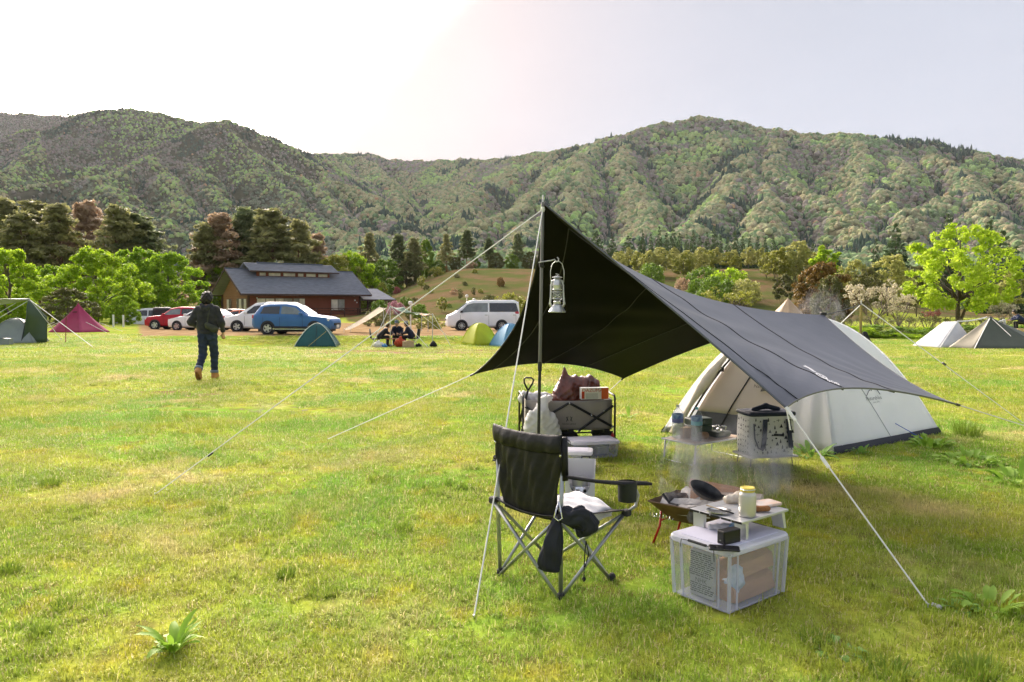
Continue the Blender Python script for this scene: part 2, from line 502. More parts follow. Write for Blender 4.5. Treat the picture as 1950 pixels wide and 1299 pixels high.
# ================================================================== ground
def field_colour(n):
    """colour of the meadow at a point of the place: green, moss, dry straw"""
    N = n.nodes.new; K = n.links.new
    g = N('ShaderNodeNewGeometry'); pos = g.outputs['Position']
    mp = N('ShaderNodeMapping'); mp.inputs['Scale'].default_value = (1, 1, 0); K(pos, mp.inputs[0]); v = mp.outputs[0]
    def nz(s, d=4, r=0.55, dist=0.0):
        t = N('ShaderNodeTexNoise'); t.inputs['Scale'].default_value = s; t.inputs['Detail'].default_value = d
        t.inputs['Roughness'].default_value = r; t.inputs['Distortion'].default_value = dist; K(v, t.inputs['Vector']); return t.outputs['Fac']
    def rng_(f, a, b):
        t = N('ShaderNodeMapRange'); t.interpolation_type = 'SMOOTHSTEP'; K(f, t.inputs[0]); t.inputs[1].default_value, t.inputs[2].default_value = a, b; return t.outputs[0]
    def mix(f, a, b):
        t = N('ShaderNodeMix'); t.data_type = 'RGBA'; K(f, t.inputs['Factor'])
        for s, c in ((6, a), (7, b)):
            if isinstance(c, tuple): t.inputs[s].default_value = (*c, 1)
            else: K(c, t.inputs[s])
        return t.outputs[2]
    c = mix(rng_(nz(0.9, 5), 0.36, 0.62), (0.26, 0.37, 0.044), (0.39, 0.43, 0.064))
    c = mix(rng_(nz(0.33, 4, 0.6, 0.6), 0.47, 0.62), c, (0.22, 0.385, 0.05))
    c = mix(rng_(nz(2.6, 5), 0.52, 0.72), c, (0.44, 0.42, 0.05))
    c = mix(rng_(nz(0.55, 6, 0.62, 0.4), 0.53, 0.70), c, (0.57, 0.485, 0.22))
    c = mix(rng_(nz(14, 3), 0.56, 0.75), c, (0.235, 0.255, 0.05))
    return c, v, nz, rng_, mix
def ground_material():
    m, n, o = newmat('meadow'); N = n.nodes.new; K = n.links.new
    c, v, nz, rng_, mix = field_colour(n)
    def attr(a):
        t = N('ShaderNodeAttribute'); t.attribute_name = a; return t.outputs['Fac']
    dirt = mix(rng_(nz(1.2, 6), 0.35, 0.65), (0.25, 0.165, 0.085), (0.36, 0.26, 0.15))
    hill = mix(rng_(nz(0.12, 6, 0.65), 0.38, 0.62), (0.095, 0.115, 0.035), (0.17, 0.115, 0.065))
    hill = mix(rng_(nz(0.7, 5, 0.7), 0.5, 0.75), hill, (0.08, 0.11, 0.033))
    grav = mix(rng_(nz(30, 3), 0.4, 0.6), (0.2, 0.19, 0.15), (0.34, 0.32, 0.28))
    def edged(a, amt=0.6, s=1.5):
        t = N('ShaderNodeMath'); t.operation = 'MULTIPLY_ADD'; K(nz(s, 5, 0.65), t.inputs[0]); t.inputs[1].default_value = amt
        s2 = N('ShaderNodeMath'); s2.operation = 'ADD'; K(attr(a), t.inputs[2]); K(t.outputs[0], s2.inputs[0]); s2.inputs[1].default_value = -amt * 0.5
        return rng_(s2.outputs[0], 0.42, 0.58)
    soil = mix(rng_(nz(5, 5), 0.4, 0.7), c, (0.21, 0.195, 0.055))
    c2 = mix(edged('hill', 0.5, 0.3), soil, hill)
    c2 = mix(edged('dirt', 0.9), c2, dirt)
    c2 = mix(edged('gravel', 0.9, 2.5), c2, grav)
    b = N('ShaderNodeBsdfPrincipled'); b.inputs['Roughness'].default_value = 0.9; b.inputs['Specular IOR Level'].default_value = 0.0
    K(c2, b.inputs['Base Color'])
    bp = N('ShaderNodeBump'); bp.inputs['Strength'].default_value = 0.6; bp.inputs['Distance'].default_value = 0.03; K(nz(22, 5, 0.7), bp.inputs['Height'])
    K(bp.outputs[0], b.inputs['Normal']); K(b.outputs[0], o.inputs[0])
    return m
M_ground = ground_material()
def make_ground():
    us = np.concatenate([[-1.0e3], -np.geomspace(60, 1.15, 22), np.linspace(-1.1, 1.1, 360), np.geomspace(1.15, 60, 22), [1.0e3]])
    ys = np.concatenate([np.geomspace(1.2, 20, 70), np.linspace(20.5, 46, 70), np.geomspace(47, 262, 90)])
    th = np.arctan(us)
    # rows at constant forward distance inside the view, bending round to a full circle outside it
    U, Y = np.meshgrid(us, ys, indexing='xy')
    Rr = np.where(np.abs(U) <= 1.1, np.sqrt(1 + U ** 2) * Y, np.sqrt(1 + 1.1 ** 2) * Y)
    T = np.arctan(U)
    X = Rr * np.sin(T); YY = Rr * np.cos(T)
    Z = ZT(X, YY)
    nu = len(us); V = np.stack([X, YY, Z], -1).reshape(-1, 3)
    i, j = np.meshgrid(np.arange(len(ys) - 1), np.arange(nu - 1), indexing='ij')
    a = (i * nu + j).ravel(); Fq = np.stack([a, a + 1, a + nu + 1, a + nu], 1)
    # the meadow behind the photographer and under his feet
    back = np.array([[-400, 0.2, 0], [400, 0.2, 0], [400, -400, 0], [-400, -400, 0]], float)
    near = [[math.tan(t) * 0 + ys[0] * math.sqrt(1 + min(abs(u), 1.1) ** 2) * math.sin(t), ys[0] * math.sqrt(1 + min(abs(u), 1.1) ** 2) * math.cos(t), 0] for u, t in zip(us, th)]
    px = CX + F_PX * X / np.maximum(YY, 1)
    dirt = sstep(230, 300, px) * (1 - sstep(1000, 1100, px)) * sstep(39.6, 40.6, YY) * (1 - sstep(72, 80, YY))
    dirt = np.maximum(dirt, 0.62 * sstep(500, 620, px) * (1 - sstep(1000, 1180, px)) * sstep(27, 29, YY) * (1 - sstep(33, 36, YY)))
    dirt = np.maximum(dirt, 0.56 * np.exp(-((X + 5.7) / 2.4) ** 2 - ((YY - 12.6) / 1.0) ** 2))
    dirt = np.maximum(dirt, 0.60 * np.exp(-((px - 1840) / 130) ** 2 - ((YY - 16.0) / 1.6) ** 2))
    hill = sstep(620, 700, px) * (1 - sstep(1560, 1760, px)) * sstep(72, 84, YY)
    hill = np.maximum(hill, sstep(95, 130, YY))
    grav = 0.52 * np.exp(-((X + 3.6) / 1.6) ** 2 - ((YY - 10.6) / 0.5) ** 2)
    o = raw_mesh('ground', V, Fq, M_ground, smooth=True, attrs={'dirt': dirt.ravel(), 'hill': hill.ravel(), 'gravel': grav.ravel()})
    struct(o)
    mb = MB(); mb.add([(-400, -400, 0), (400, -400, 0), (400, 0.0, 0), (-400, 0.0, 0)], [(0, 1, 2, 3)])
    mb.add([(-400, 0, 0)] + [tuple(p) for p in near] + [(400, 0, 0)], [tuple(range(len(near) + 2))])
    struct(mb.build('ground', M_ground))
make_ground()

# ================================================================== mountains
RIDGES = [
 [(-330,196,2250),(-200,200,2250),(0,211,2250),(150,217,2250),(260,240,2300)],
 [(-420,330,1200),(-150,285,1300),(0,256,1350),(80,232,1400),(170,206,1450),(245,195,1450),(330,214,1400),(380,228,1350),(415,220,1300),(460,234,1300),(540,262,1350),(600,291,1400),(660,330,1500)],
 [(520,292,2050),(620,288,2000),(690,287,2000),(750,299,1950),(810,302,1900),(880,299,1850),(930,300,1750),(1000,292,1600),(1060,281,1500)],
 [(1000,293,1550),(1060,280,1480),(1130,262,1430),(1200,246,1400),(1270,227,1400),(1340,214,1400),(1400,221,1400),(1480,238,1350),(1540,248,1300),(1620,243,1250),(1680,252,1250),(1760,262,1250),(1850,279,1200),(1950,296,1200),(2200,330,1200),(2500,380,1100)],
 # spurs, left massif
 [(415,222,1300),(470,290,1150),(520,345,1000),(610,400,850),(700,450,600)],
 [(330,216,1400),(350,270,1220),(385,325,1050),(430,385,850),(480,440,640)],
 [(350,270,1220),(280,285,1150),(215,315,1000),(180,330,930),(330,420,640)],
 [(215,315,1000),(120,340,900),(20,350,850),(-100,400,650)],
 [(280,285,1150),(330,350,930),(400,430,620)],
 [(80,232,1400),(60,290,1180),(0,330,1000),(-120,380,800)],
 [(540,263,1350),(620,318,1200),(690,372,1000),(790,432,760),(830,455,600)],
 [(470,290,1150),(560,330,1080),(640,385,900),(740,440,680)],
 [(690,290,2000),(725,325,1650),(765,372,1300),(800,425,1000),(815,440,900)],
 [(620,290,2000),(680,330,1600),(720,365,1400)],
 # spurs, right massif
 [(930,302,1750),(900,335,1500),(870,370,1300),(845,405,1120)],
 [(1000,294,1550),(965,325,1380),(905,365,1200),(850,420,950)],
 [(1130,263,1430),(1100,298,1180),(1015,350,960),(935,400,800),(860,447,600)],
 [(1100,298,1180),(1080,350,950),(1010,420,700),(960,455,560)],
 [(1200,247,1400),(1180,300,1180),(1200,350,1000),(1225,400,800),(1235,445,620)],
 [(1340,215,1400),(1410,280,1180),(1390,330,1000),(1340,385,800),(1290,440,620)],
 [(1480,239,1350),(1470,300,1100),(1500,325,980),(1560,370,850),(1620,420,680),(1680,460,540)],
 [(1410,280,1180),(1450,340,950),(1440,400,740),(1420,450,560)],
 [(1620,244,1250),(1640,310,1080),(1655,370,900),(1640,430,700)],
 [(1680,253,1250),(1700,310,1080),(1690,380,850)],
 [(1760,263,1250),(1800,315,1030),(1840,345,920),(1900,400,720),(1960,450,560)],
 [(1840,345,920),(1770,385,800),(1710,430,640)],
 [(1950,297,1200),(1975,350,950),(2040,420,650)],
]
def mountain_height(X, Y):
    base = ZT(X, np.minimum(Y, 258.0)) + 0.095 * np.maximum(Y - 250, 0)
    H = np.full(X.shape, -1e3)
    wx = X + 26 * (fbm(X, Y, 150, 21, 3) - 0.5) * 2; wy = Y + 26 * (fbm(X, Y, 150, 31, 3) - 0.5) * 2
    for k, rg in enumerate(RIDGES):
        P = [at(a, b, d) for a, b, d in rg]
        main = k < 4
        for p, q in zip(P[:-1], P[1:]):
            dx, dy = q.x - p.x, q.y - p.y
            l2 = dx * dx + dy * dy
            t = np.clip(((wx - p.x) * dx + (wy - p.y) * dy) / l2, 0, 1)
            dd = np.hypot(wx - (p.x + t * dx), wy - (p.y + t * dy))
            z = p.z - 9 + t * (q.z - p.z)
            fall = (0.66 if main else 1.0)
            h = z - fall * (np.sqrt(dd * dd + 144) - 12)
            H = np.maximum(H, h)
    gul = np.abs(fbm(X * 1.0, Y * 1.0, 70, 41, 4) - 0.5) * 2
    H = H + 13 * (gul - 0.28) * sstep(300, 700, Y)
    Hs = np.maximum(H, base + 3 * (fbm(X, Y, 60, 51, 3) - 0.5))
    k = sstep(245, 420, Y)
    return base * (1 - k) + Hs * k
def hills_material():
    m, n, o = newmat('hillside'); N = n.nodes.new; K = n.links.new
    g = N('ShaderNodeNewGeometry')
    nz = N('ShaderNodeTexNoise'); nz.inputs['Scale'].default_value = 0.035; nz.inputs['Detail'].default_value = 8; nz.inputs['Roughness'].default_value = 0.65; K(g.outputs['Position'], nz.inputs['Vector'])
    cr = N('ShaderNodeValToRGB'); K(nz.outputs['Fac'], cr.inputs[0])
    e = cr.color_ramp.elements; e[0].position, e[0].color = 0.35, (0.05, 0.06, 0.035, 1); e[1].position, e[1].color = 0.68, (0.12, 0.11, 0.065, 1)
    b = N('ShaderNodeBsdfPrincipled'); b.inputs['Roughness'].default_value = 0.95; b.inputs['Specular IOR Level'].default_value = 0.0
    K(cr.outputs[0], b.inputs['Base Color']); K(b.outputs[0], o.inputs[0]); return m
def crown_proto(seed, kind):
    bm = bmesh.new(); bmesh.ops.create_icosphere(bm, subdivisions=2, radius=1.0)
    r = np.random.default_rng(seed)
    off = r.random(3) * 50
    from mathutils import noise as mn
    for v in bm.verts:
        p = v.co.copy()
        d = mn.noise(p * 1.9 + Vector(off)) * 0.34 + mn.noise(p * 4.2 + Vector(off)) * 0.26
        v.co = p * (1 + d)
        if kind == 'cone':
            t = (p.z + 1) / 2; k = (1.08 - t) * (0.8 + 0.5 * d); v.co = Vector((p.x * k, p.y * k, t * 3.2 - 0.3))
        else: v.co.z = v.co.z * 0.9 + 0.55
    me = bpy.data.meshes.new('crown'); bm.to_mesh(me); bm.free()
    me.materials.append(M_crown)
    return bpy.data.objects.new('crown', me)
def crown_material():
    m, n, o = newmat('hillside_crown'); N = n.nodes.new; K = n.links.new
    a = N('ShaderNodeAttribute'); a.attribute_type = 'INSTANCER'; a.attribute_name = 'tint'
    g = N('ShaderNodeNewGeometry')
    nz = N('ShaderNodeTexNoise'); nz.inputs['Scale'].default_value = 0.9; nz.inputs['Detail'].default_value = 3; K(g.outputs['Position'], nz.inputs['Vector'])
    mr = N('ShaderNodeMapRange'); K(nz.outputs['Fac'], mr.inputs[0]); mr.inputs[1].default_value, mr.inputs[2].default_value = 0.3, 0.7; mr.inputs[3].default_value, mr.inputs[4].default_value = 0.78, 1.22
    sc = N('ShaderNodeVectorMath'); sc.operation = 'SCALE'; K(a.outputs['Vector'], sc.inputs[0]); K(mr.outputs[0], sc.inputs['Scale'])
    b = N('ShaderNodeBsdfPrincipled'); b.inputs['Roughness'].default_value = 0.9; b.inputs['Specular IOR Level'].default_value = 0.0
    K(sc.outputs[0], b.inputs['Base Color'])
    t = N('ShaderNodeBsdfTranslucent'); K(sc.outputs[0], t.inputs[0]); ms = N('ShaderNodeMixShader'); ms.inputs[0].default_value = 0.2
    K(b.outputs[0], ms.inputs[1]); K(t.outputs[0], ms.inputs[2]); K(ms.outputs[0], o.inputs[0])
    return m
M_crown = crown_material()
def make_mountains():
    us = np.linspace(-1.25, 1.25, 640)
    ys = np.concatenate([np.linspace(235, 420, 26), np.linspace(428, 1560, 170), np.linspace(1580, 2700, 40)])
    U, Y = np.meshgrid(us, ys, indexing='xy'); X = U * Y
    Z = mountain_height(X, Y)
    Z[0] -= 6.0
    nu = len(us); V = np.stack([X, Y, Z], -1).reshape(-1, 3)
    i, j = np.meshgrid(np.arange(len(ys) - 1), np.arange(nu - 1), indexing='ij')
    a = (i * nu + j).ravel(); Fq = np.stack([a, a + 1, a + nu + 1, a + nu], 1)
    struct(raw_mesh('mountains', V, Fq, hills_material(), smooth=True))
    # woods that clothe the slopes: only where the slope faces the meadow
    ang = (Z - CAM_H) / Y
    run = np.maximum.accumulate(ang, axis=0)
    vis = (Z + 16 - CAM_H) / Y >= run
    n = 230000
    r = np.random.default_rng(77)
    uu = r.uniform(-0.80, 0.80, n); yy = np.sqrt(r.uniform(300 ** 2, 2300 ** 2, n))
    iu = np.clip(np.round((uu - us[0]) / (us[1] - us[0])).astype(int), 0, nu - 1)
    iy = np.clip(np.searchsorted(ys, yy), 1, len(ys) - 1)
    keep = vis[iy, iu] | vis[iy - 1, iu]
    uu, yy = uu[keep], yy[keep]
    xx = uu * yy; zz = mountain_height(xx, yy)
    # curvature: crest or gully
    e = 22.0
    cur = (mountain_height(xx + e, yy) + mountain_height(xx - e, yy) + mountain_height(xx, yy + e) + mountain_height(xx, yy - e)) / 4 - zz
    px = CX + F_PX * uu; el = (zz - CAM_H) / yy
    a = fbm(xx, yy, 120, 61, 4); b = fbm(xx, yy, 45, 71, 3); cc = r.random(len(xx))
    left = 1 - sstep(520, 760, px)
    pal = dict(bright=(0.175, 0.245, 0.060), green=(0.100, 0.145, 0.055), brown=(0.138, 0.120, 0.090), dark=(0.032, 0.055, 0.036), olive=(0.185, 0.175, 0.078), grey=(0.092, 0.110, 0.062), rust=(0.24, 0.15, 0.07))
    pal = {k: np.array(v) for k, v in pal.items()}
    T = np.tile(pal['green'], (len(xx), 1))
    def put(mask, c): T[mask] = pal[c]
    # side shading put into the tints as plant colours, by which way slopes face
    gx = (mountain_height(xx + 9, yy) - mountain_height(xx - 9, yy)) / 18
    side = -gx + 0.5 * (b - 0.5)                 # > 0: faces right (shade side); < 0: faces left (sun side)
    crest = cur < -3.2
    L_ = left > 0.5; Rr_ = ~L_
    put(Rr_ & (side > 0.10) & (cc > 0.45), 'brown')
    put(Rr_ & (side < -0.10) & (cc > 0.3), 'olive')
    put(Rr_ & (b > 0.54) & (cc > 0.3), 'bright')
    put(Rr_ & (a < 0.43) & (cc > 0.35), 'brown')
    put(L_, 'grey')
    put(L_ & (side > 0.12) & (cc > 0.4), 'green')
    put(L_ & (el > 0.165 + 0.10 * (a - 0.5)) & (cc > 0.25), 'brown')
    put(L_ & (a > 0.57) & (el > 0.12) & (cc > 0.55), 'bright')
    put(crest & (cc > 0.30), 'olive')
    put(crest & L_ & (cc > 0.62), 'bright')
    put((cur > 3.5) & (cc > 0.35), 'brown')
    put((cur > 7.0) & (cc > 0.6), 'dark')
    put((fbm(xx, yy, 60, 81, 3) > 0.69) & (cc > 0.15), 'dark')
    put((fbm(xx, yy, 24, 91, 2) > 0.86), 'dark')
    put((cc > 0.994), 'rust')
    is_dark = (T == pal['dark']).all(1)
    T = 0.78 * T + 0.22 * T.mean(1, keepdims=True)
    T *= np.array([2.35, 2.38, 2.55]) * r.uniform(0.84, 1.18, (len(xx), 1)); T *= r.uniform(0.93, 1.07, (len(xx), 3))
    sz = r.uniform(1.8, 3.9, len(xx)) * (1 - 0.42 * left) * (0.75 + 0.25 * sstep(300, 1000, yy))
    S = np.stack([sz * r.uniform(.8, 1.3, len(xx)), sz * r.uniform(.8, 1.3, len(xx)), sz * r.uniform(.8, 1.35, len(xx))], 1)
    rot = np.zeros((len(xx), 3)); rot[:, 2] = r.uniform(0, 6.28, len(xx)); rot[:, 0] = r.uniform(-.15, .15, len(xx))
    pick = r.integers(0, 4, len(xx)); pick = np.where(is_dark & (cc > .5), 4, pick)
    protos = [crown_proto(i, 'round') for i in range(4)] + [crown_proto(9, 'cone')]
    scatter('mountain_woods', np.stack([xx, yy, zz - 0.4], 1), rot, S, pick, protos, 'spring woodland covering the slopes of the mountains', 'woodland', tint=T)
    print('mountain crowns', len(xx))
make_mountains()
# ================================================================== grass of the meadow
def grass_material(name, straw=0.15, gain=1.0):
    m, n, o = newmat(name); N = n.nodes.new; K = n.links.new
    c, v, nz, rng_, mix = field_colour(n)
    g = N('ShaderNodeNewGeometry')
    r = g.outputs['Random Per Island']
    t = N('ShaderNodeMath'); t.operation = 'GREATER_THAN'; K(r, t.inputs[0]); t.inputs[1].default_value = 1 - straw
    c = mix(t.outputs[0], c, (0.56, 0.50, 0.24))
    f = N('ShaderNodeMath'); f.operation = 'MULTIPLY'; K(r, f.inputs[0]); f.inputs[1].default_value = 7.31
    f2 = N('ShaderNodeMath'); f2.operation = 'FRACT'; K(f.outputs[0], f2.inputs[0])
    mr = N('ShaderNodeMapRange'); K(f2.outputs[0], mr.inputs[0]); mr.inputs[3].default_value, mr.inputs[4].default_value = 0.85 * gain, 1.45 * gain
    sc = N('ShaderNodeVectorMath'); sc.operation = 'SCALE'; K(c, sc.inputs[0]); K(mr.outputs[0], sc.inputs['Scale'])
    b = N('ShaderNodeBsdfPrincipled'); b.inputs['Roughness'].default_value = 0.55; b.inputs['Specular IOR Level'].default_value = 0.15
    K(sc.outputs[0], b.inputs['Base Color'])
    tr = N('ShaderNodeBsdfTranslucent'); K(sc.outputs[0], tr.inputs[0])
    ms = N('ShaderNodeMixShader'); ms.inputs[0].default_value = 0.35; K(b.outputs[0], ms.inputs[1]); K(tr.outputs[0], ms.inputs[2]); K(ms.outputs[0], o.inputs[0])
    return m
M_grass = grass_material('grass_blade')
M_grass_long = grass_material('grass_tuft', 0.08, 0.95)
def blades(seed, n, size, h0, h1, w, lean, m, clump=0, round_=False):
    """n bent blades of three faces each, on a square of the given size"""
    r = np.random.default_rng(seed)
    if round_:
        a = r.uniform(0, 6.283, n); q = size / 2 * np.sqrt(r.random(n)); bx, by = q * np.cos(a), q * np.sin(a)
    else: bx, by = r.uniform(-size / 2, size / 2, n), r.uniform(-size / 2, size / 2, n)
    if clump:
        cx, cy = r.uniform(-size / 2, size / 2, clump), r.uniform(-size / 2, size / 2, clump)
        k = r.integers(0, clump, n); bx = cx[k] + r.normal(0, size * .05, n); by = cy[k] + r.normal(0, size * .05, n)
    h = r.uniform(h0, h1, n); th = r.uniform(0, 6.283, n); ln = np.abs(r.normal(0, lean, n)) + 0.1
    if round_: th = np.arctan2(by, bx) + r.normal(0, .6, n)
    dx, dy = np.cos(th), np.sin(th); wx, wy = -dy, dx
    wd = w * r.uniform(.7, 1.3, n)
    tw = r.normal(0, .5, n)
    wx2 = wx * np.cos(tw) + dx * np.sin(tw); wy2 = wy * np.cos(tw) + dy * np.sin(tw)
    z1 = h * .6 * np.cos(ln * .6); o1 = h * .6 * np.sin(ln * .6)
    z2 = z1 + h * .4 * np.cos(ln * 1.5); o2 = o1 + h * .4 * np.sin(ln * 1.5)
    P = np.zeros((n, 5, 3))
    for q, (s, oo, zz, k) in enumerate(((-1, 0, -.004, 1), (1, 0, -.004, 1), (1, o1, z1, .75), (-1, o1, z1, .75))):
        P[:, q, 0] = bx + dx * oo + wx2 * s * wd * k / 2; P[:, q, 1] = by + dy * oo + wy2 * s * wd * k / 2; P[:, q, 2] = zz
    P[:, 4, 0] = bx + dx * o2; P[:, 4, 1] = by + dy * o2; P[:, 4, 2] = z2
    b = np.arange(n)[:, None] * 5
    Ft = np.concatenate([b + np.array([[0, 1, 2]]), b + np.array([[0, 2, 3]]), b + np.array([[3, 2, 4]])])
    o = raw_mesh('blades', P.reshape(-1, 3), Ft, m)
    COL.objects.unlink(o)
    return o
def make_grass():
    r = np.random.default_rng(3)
    P, S, K_, RZ = [], [], [], []
    def zone(y0, y1, step, sc, kinds, probs, wide=0.74, hz=1.0):
        n = int(0.95 * wide * 2 * (y1 ** 2 - y0 ** 2) / 2 / step ** 2)
        y = np.sqrt(r.uniform(y0 ** 2, y1 ** 2, n)); x = r.uniform(-wide, wide, n) * y
        px = CX + F_PX * x / y
        ok = ~((y > 40.2) & (px > 240) & (px < 1080))
        ok &= ~((((px - 800) / 330) ** 2 < 1) & (y > 27.5) & (y < 34) & (r.random(n) < .55))
        ok &= ~(np.exp(-((x + 3.6) / 1.6) ** 2 - ((y - 10.6) / .5) ** 2) > .5)
        x, y = x[ok], y[ok]; n = len(x)
        # thinner and shorter in the dry patches
        d = fbm(x, y, 1.7, 5, 3)
        s = sc * r.uniform(.8, 1.25, n)
        P.append(np.stack([x, y, ZT(x, y)], 1)); RZ.append(r.uniform(0, 6.283, n))
        S.append(np.stack([s, s, s * hz * (0.6 + 0.8 * d)], 1)); K_.append(r.choice(kinds, n, p=probs))
    zone(2.1, 6, .165, 1.0, [0, 1, 2, 3, 4], [.29, .29, .22, .05, .15], hz=.88)
    zone(6, 12, .25, 1.35, [0, 1, 2, 3, 4], [.28, .28, .22, .08, .14], hz=.72)
    zone(12, 22, .42, 2.1, [0, 1, 2, 3, 4], [.28, .28, .22, .10, .12], hz=.62)
    zone(22, 44, .85, 3.6, [0, 1, 2, 3], [.32, .30, .26, .12], hz=.42)
    protos = [blades(1, 460, .42, .014, .036, .0044, 1.35, M_grass), blades(2, 460, .42, .014, .040, .0044, 1.2, M_grass),
              blades(3, 380, .42, .015, .045, .0042, 1.1, M_grass, clump=14), blades(4, 300, .36, .02, .06, .0042, .7, M_grass_long, clump=9),
              blades(5, 200, .42, .03, .075, .0035, 1.5, M_grass)]
    Pn = np.concatenate(P); rot = np.zeros((len(Pn), 3)); rot[:, 2] = np.concatenate(RZ)
    scatter('grass', Pn, rot, np.concatenate(S), np.concatenate(K_), protos, 'short yellow green meadow grass with moss and dry straw', 'grass')
    print('grass patches', len(Pn))
make_grass()

# single weeds: rosettes of broad leaves and dark tufts
M_weed = leafmat('weed_leaf', [(0.13, 0.26, 0.05), (0.22, 0.40, 0.08), (0.33, 0.50, 0.15)], 0.3, vs=6)
M_weed_y = leafmat('weed_leaf_young', [(0.18, 0.32, 0.03), (0.28, 0.46, 0.05), (0.40, 0.56, 0.12)], 0.35, vs=6)
M_tuft = leafmat('tuft_blade', [(0.15, 0.24, 0.03), (0.23, 0.33, 0.04), (0.32, 0.40, 0.07)], 0.3, vs=9)
def leaf_blade(mb, L_, w, up, az, droop, o, r, lobes=0):
    n = 7; d = Vector((math.cos(az), math.sin(az), 0)); s = Vector((-math.sin(az), math.cos(az), 0))
    P = []; p = Vector(o); a = up
    for i in range(n):
        t = i / (n - 1)
        ww = w * (math.sin(math.pi * min(1, .10 + .9 * t) ** 1.3) ** .8) * (1 - .0 * t)
        if lobes: ww *= 0.7 + 0.3 * math.cos(t * lobes * 6.28)
        ww = max(ww, w * .07)
        nrm = d * -math.sin(a) + Vector((0, 0, math.cos(a)))
        wav = r.uniform(-.12, .12) * w
        P.append([p - s * ww / 2 + nrm * (ww * .18 + wav), p, p + s * ww / 2 + nrm * (ww * .18 - wav)])
        p = p + (d * math.cos(a) + Vector((0, 0, math.sin(a)))) * (L_ / (n - 1)); a -= droop / (n - 1)
    mb.grid(P)
def weed(label, px, py, n, L0, L1, w, m, seed, up=(.35, 1.3), group=None, spread=0.02):
    g = ground(px, py); r = random.Random(seed)
    t = thing('weed', label, 'plant', g, r.uniform(0, 6), group)
    for k in range(n):
        mb = MB(); a = 2.4 * k + r.uniform(-.3, .3)
        leaf_blade(mb, r.uniform(L0, L1), w * r.uniform(.75, 1.25), r.uniform(*up), a, r.uniform(.5, 1.5), (spread * math.cos(a), spread * math.sin(a), 0), r, lobes=r.choice((0, 0, 3)))
        mb.build('leaf', m, t, smooth=True)
    return t
weed('pale green broad leaved weed alone in the grass at lower left', 330, 1240, 26, .10, .19, .034, M_weed_y, 1, up=(.45, 1.4))
weed('bright leafy weed on the lower right by the tent peg', 1885, 1160, 26, .07, .15, .036, M_weed_y, 2, spread=.07)
weed('small flat weed touching the tent peg of the guy line', 1832, 1163, 10, .06, .12, .04, M_weed, 3, up=(.15, .7))
weed('leafy weed at the rear corner of the white tent', 1772, 850, 26, .10, .22, .06, M_weed_y, 4, spread=.10)
weed('wide leafy weed between the white tent and right edge', 1845, 880, 30, .10, .22, .06, M_weed_y, 5, spread=.16)
weed('tall bright weed cut by the right edge of view', 1940, 918, 24, .10, .22, .06, M_weed_y, 6, spread=.14)
weed('dark leafy weed under the front corner of the white tent', 1545, 868, 26, .10, .20, .05, M_weed, 7, spread=.12)
weed('low clover patch in the bottom right grass', 1590, 1238, 16, .04, .09, .035, M_weed, 8, up=(.1, .6), spread=.06)
weed('small sprout with pointed leaves right of the wagon', 1197, 795, 7, .12, .2, .05, M_weed_y, 9)
weed('small weed in front of the white tent wall', 1640, 865, 9, .08, .16, .04, M_weed, 10)
def tuft(label, px, py, n, size, h0, h1, seed):
    g = ground(px, py)
    o = blades(seed, n, size, h0, h1, .006, .45, M_tuft, round_=True); o.name = 'grass_tuft'
    COL.objects.link(o); o.location = g
    tag(o, label, 'grass tuft', 'single grass tufts on the meadow')
for k, (px, py, n, s, h0, h1, lab) in enumerate([
    (544, 1100, 110, .09, .03, .07, 'dark green grass tuft in the open lower left meadow'),
    (612, 1133, 120, .16, .02, .05, 'flat olive grass tuft left of the chair guy line peg'),
    (725, 917, 140, .22, .03, .07, 'green grass tuft midway between chair and long guy line'),
    (410, 975, 100, .16, .03, .06, 'brownish grass tuft below the end of the long guy line'),
    (122, 1160, 100, .13, .03, .05, 'low grass tuft in the far lower left meadow'),
    (18, 1090, 110, .11, .04, .07, 'grass tuft at the left edge of the meadow'),
    (95, 925, 120, .16, .05, .09, 'bright grass tuft in the left part of the meadow'),
    (770, 1012, 90, .12, .04, .07, 'thin grass tuft left of the chair'),
    (815, 695, 160, .3, .06, .12, 'green grass tuft behind the left tarp guy line'),
    (1842, 830, 260, .28, .12, .24, 'tall dark grass tuft with brown seed heads right of the tent'),
    (1690, 1286, 130, .2, .04, .08, 'grass tuft at the bottom right edge'),
    (1860, 1285, 150, .2, .05, .10, 'thick grass tuft in the bottom right corner'),
    (1555, 1222, 80, .14, .03, .06, 'small grass tuft beside the clear storage box'),
    (78, 1210, 90, .1, .03, .06, 'small tuft in the bottom left corner')]):
    tuft(lab, px, py, n, s, h0, h1, 100 + k)
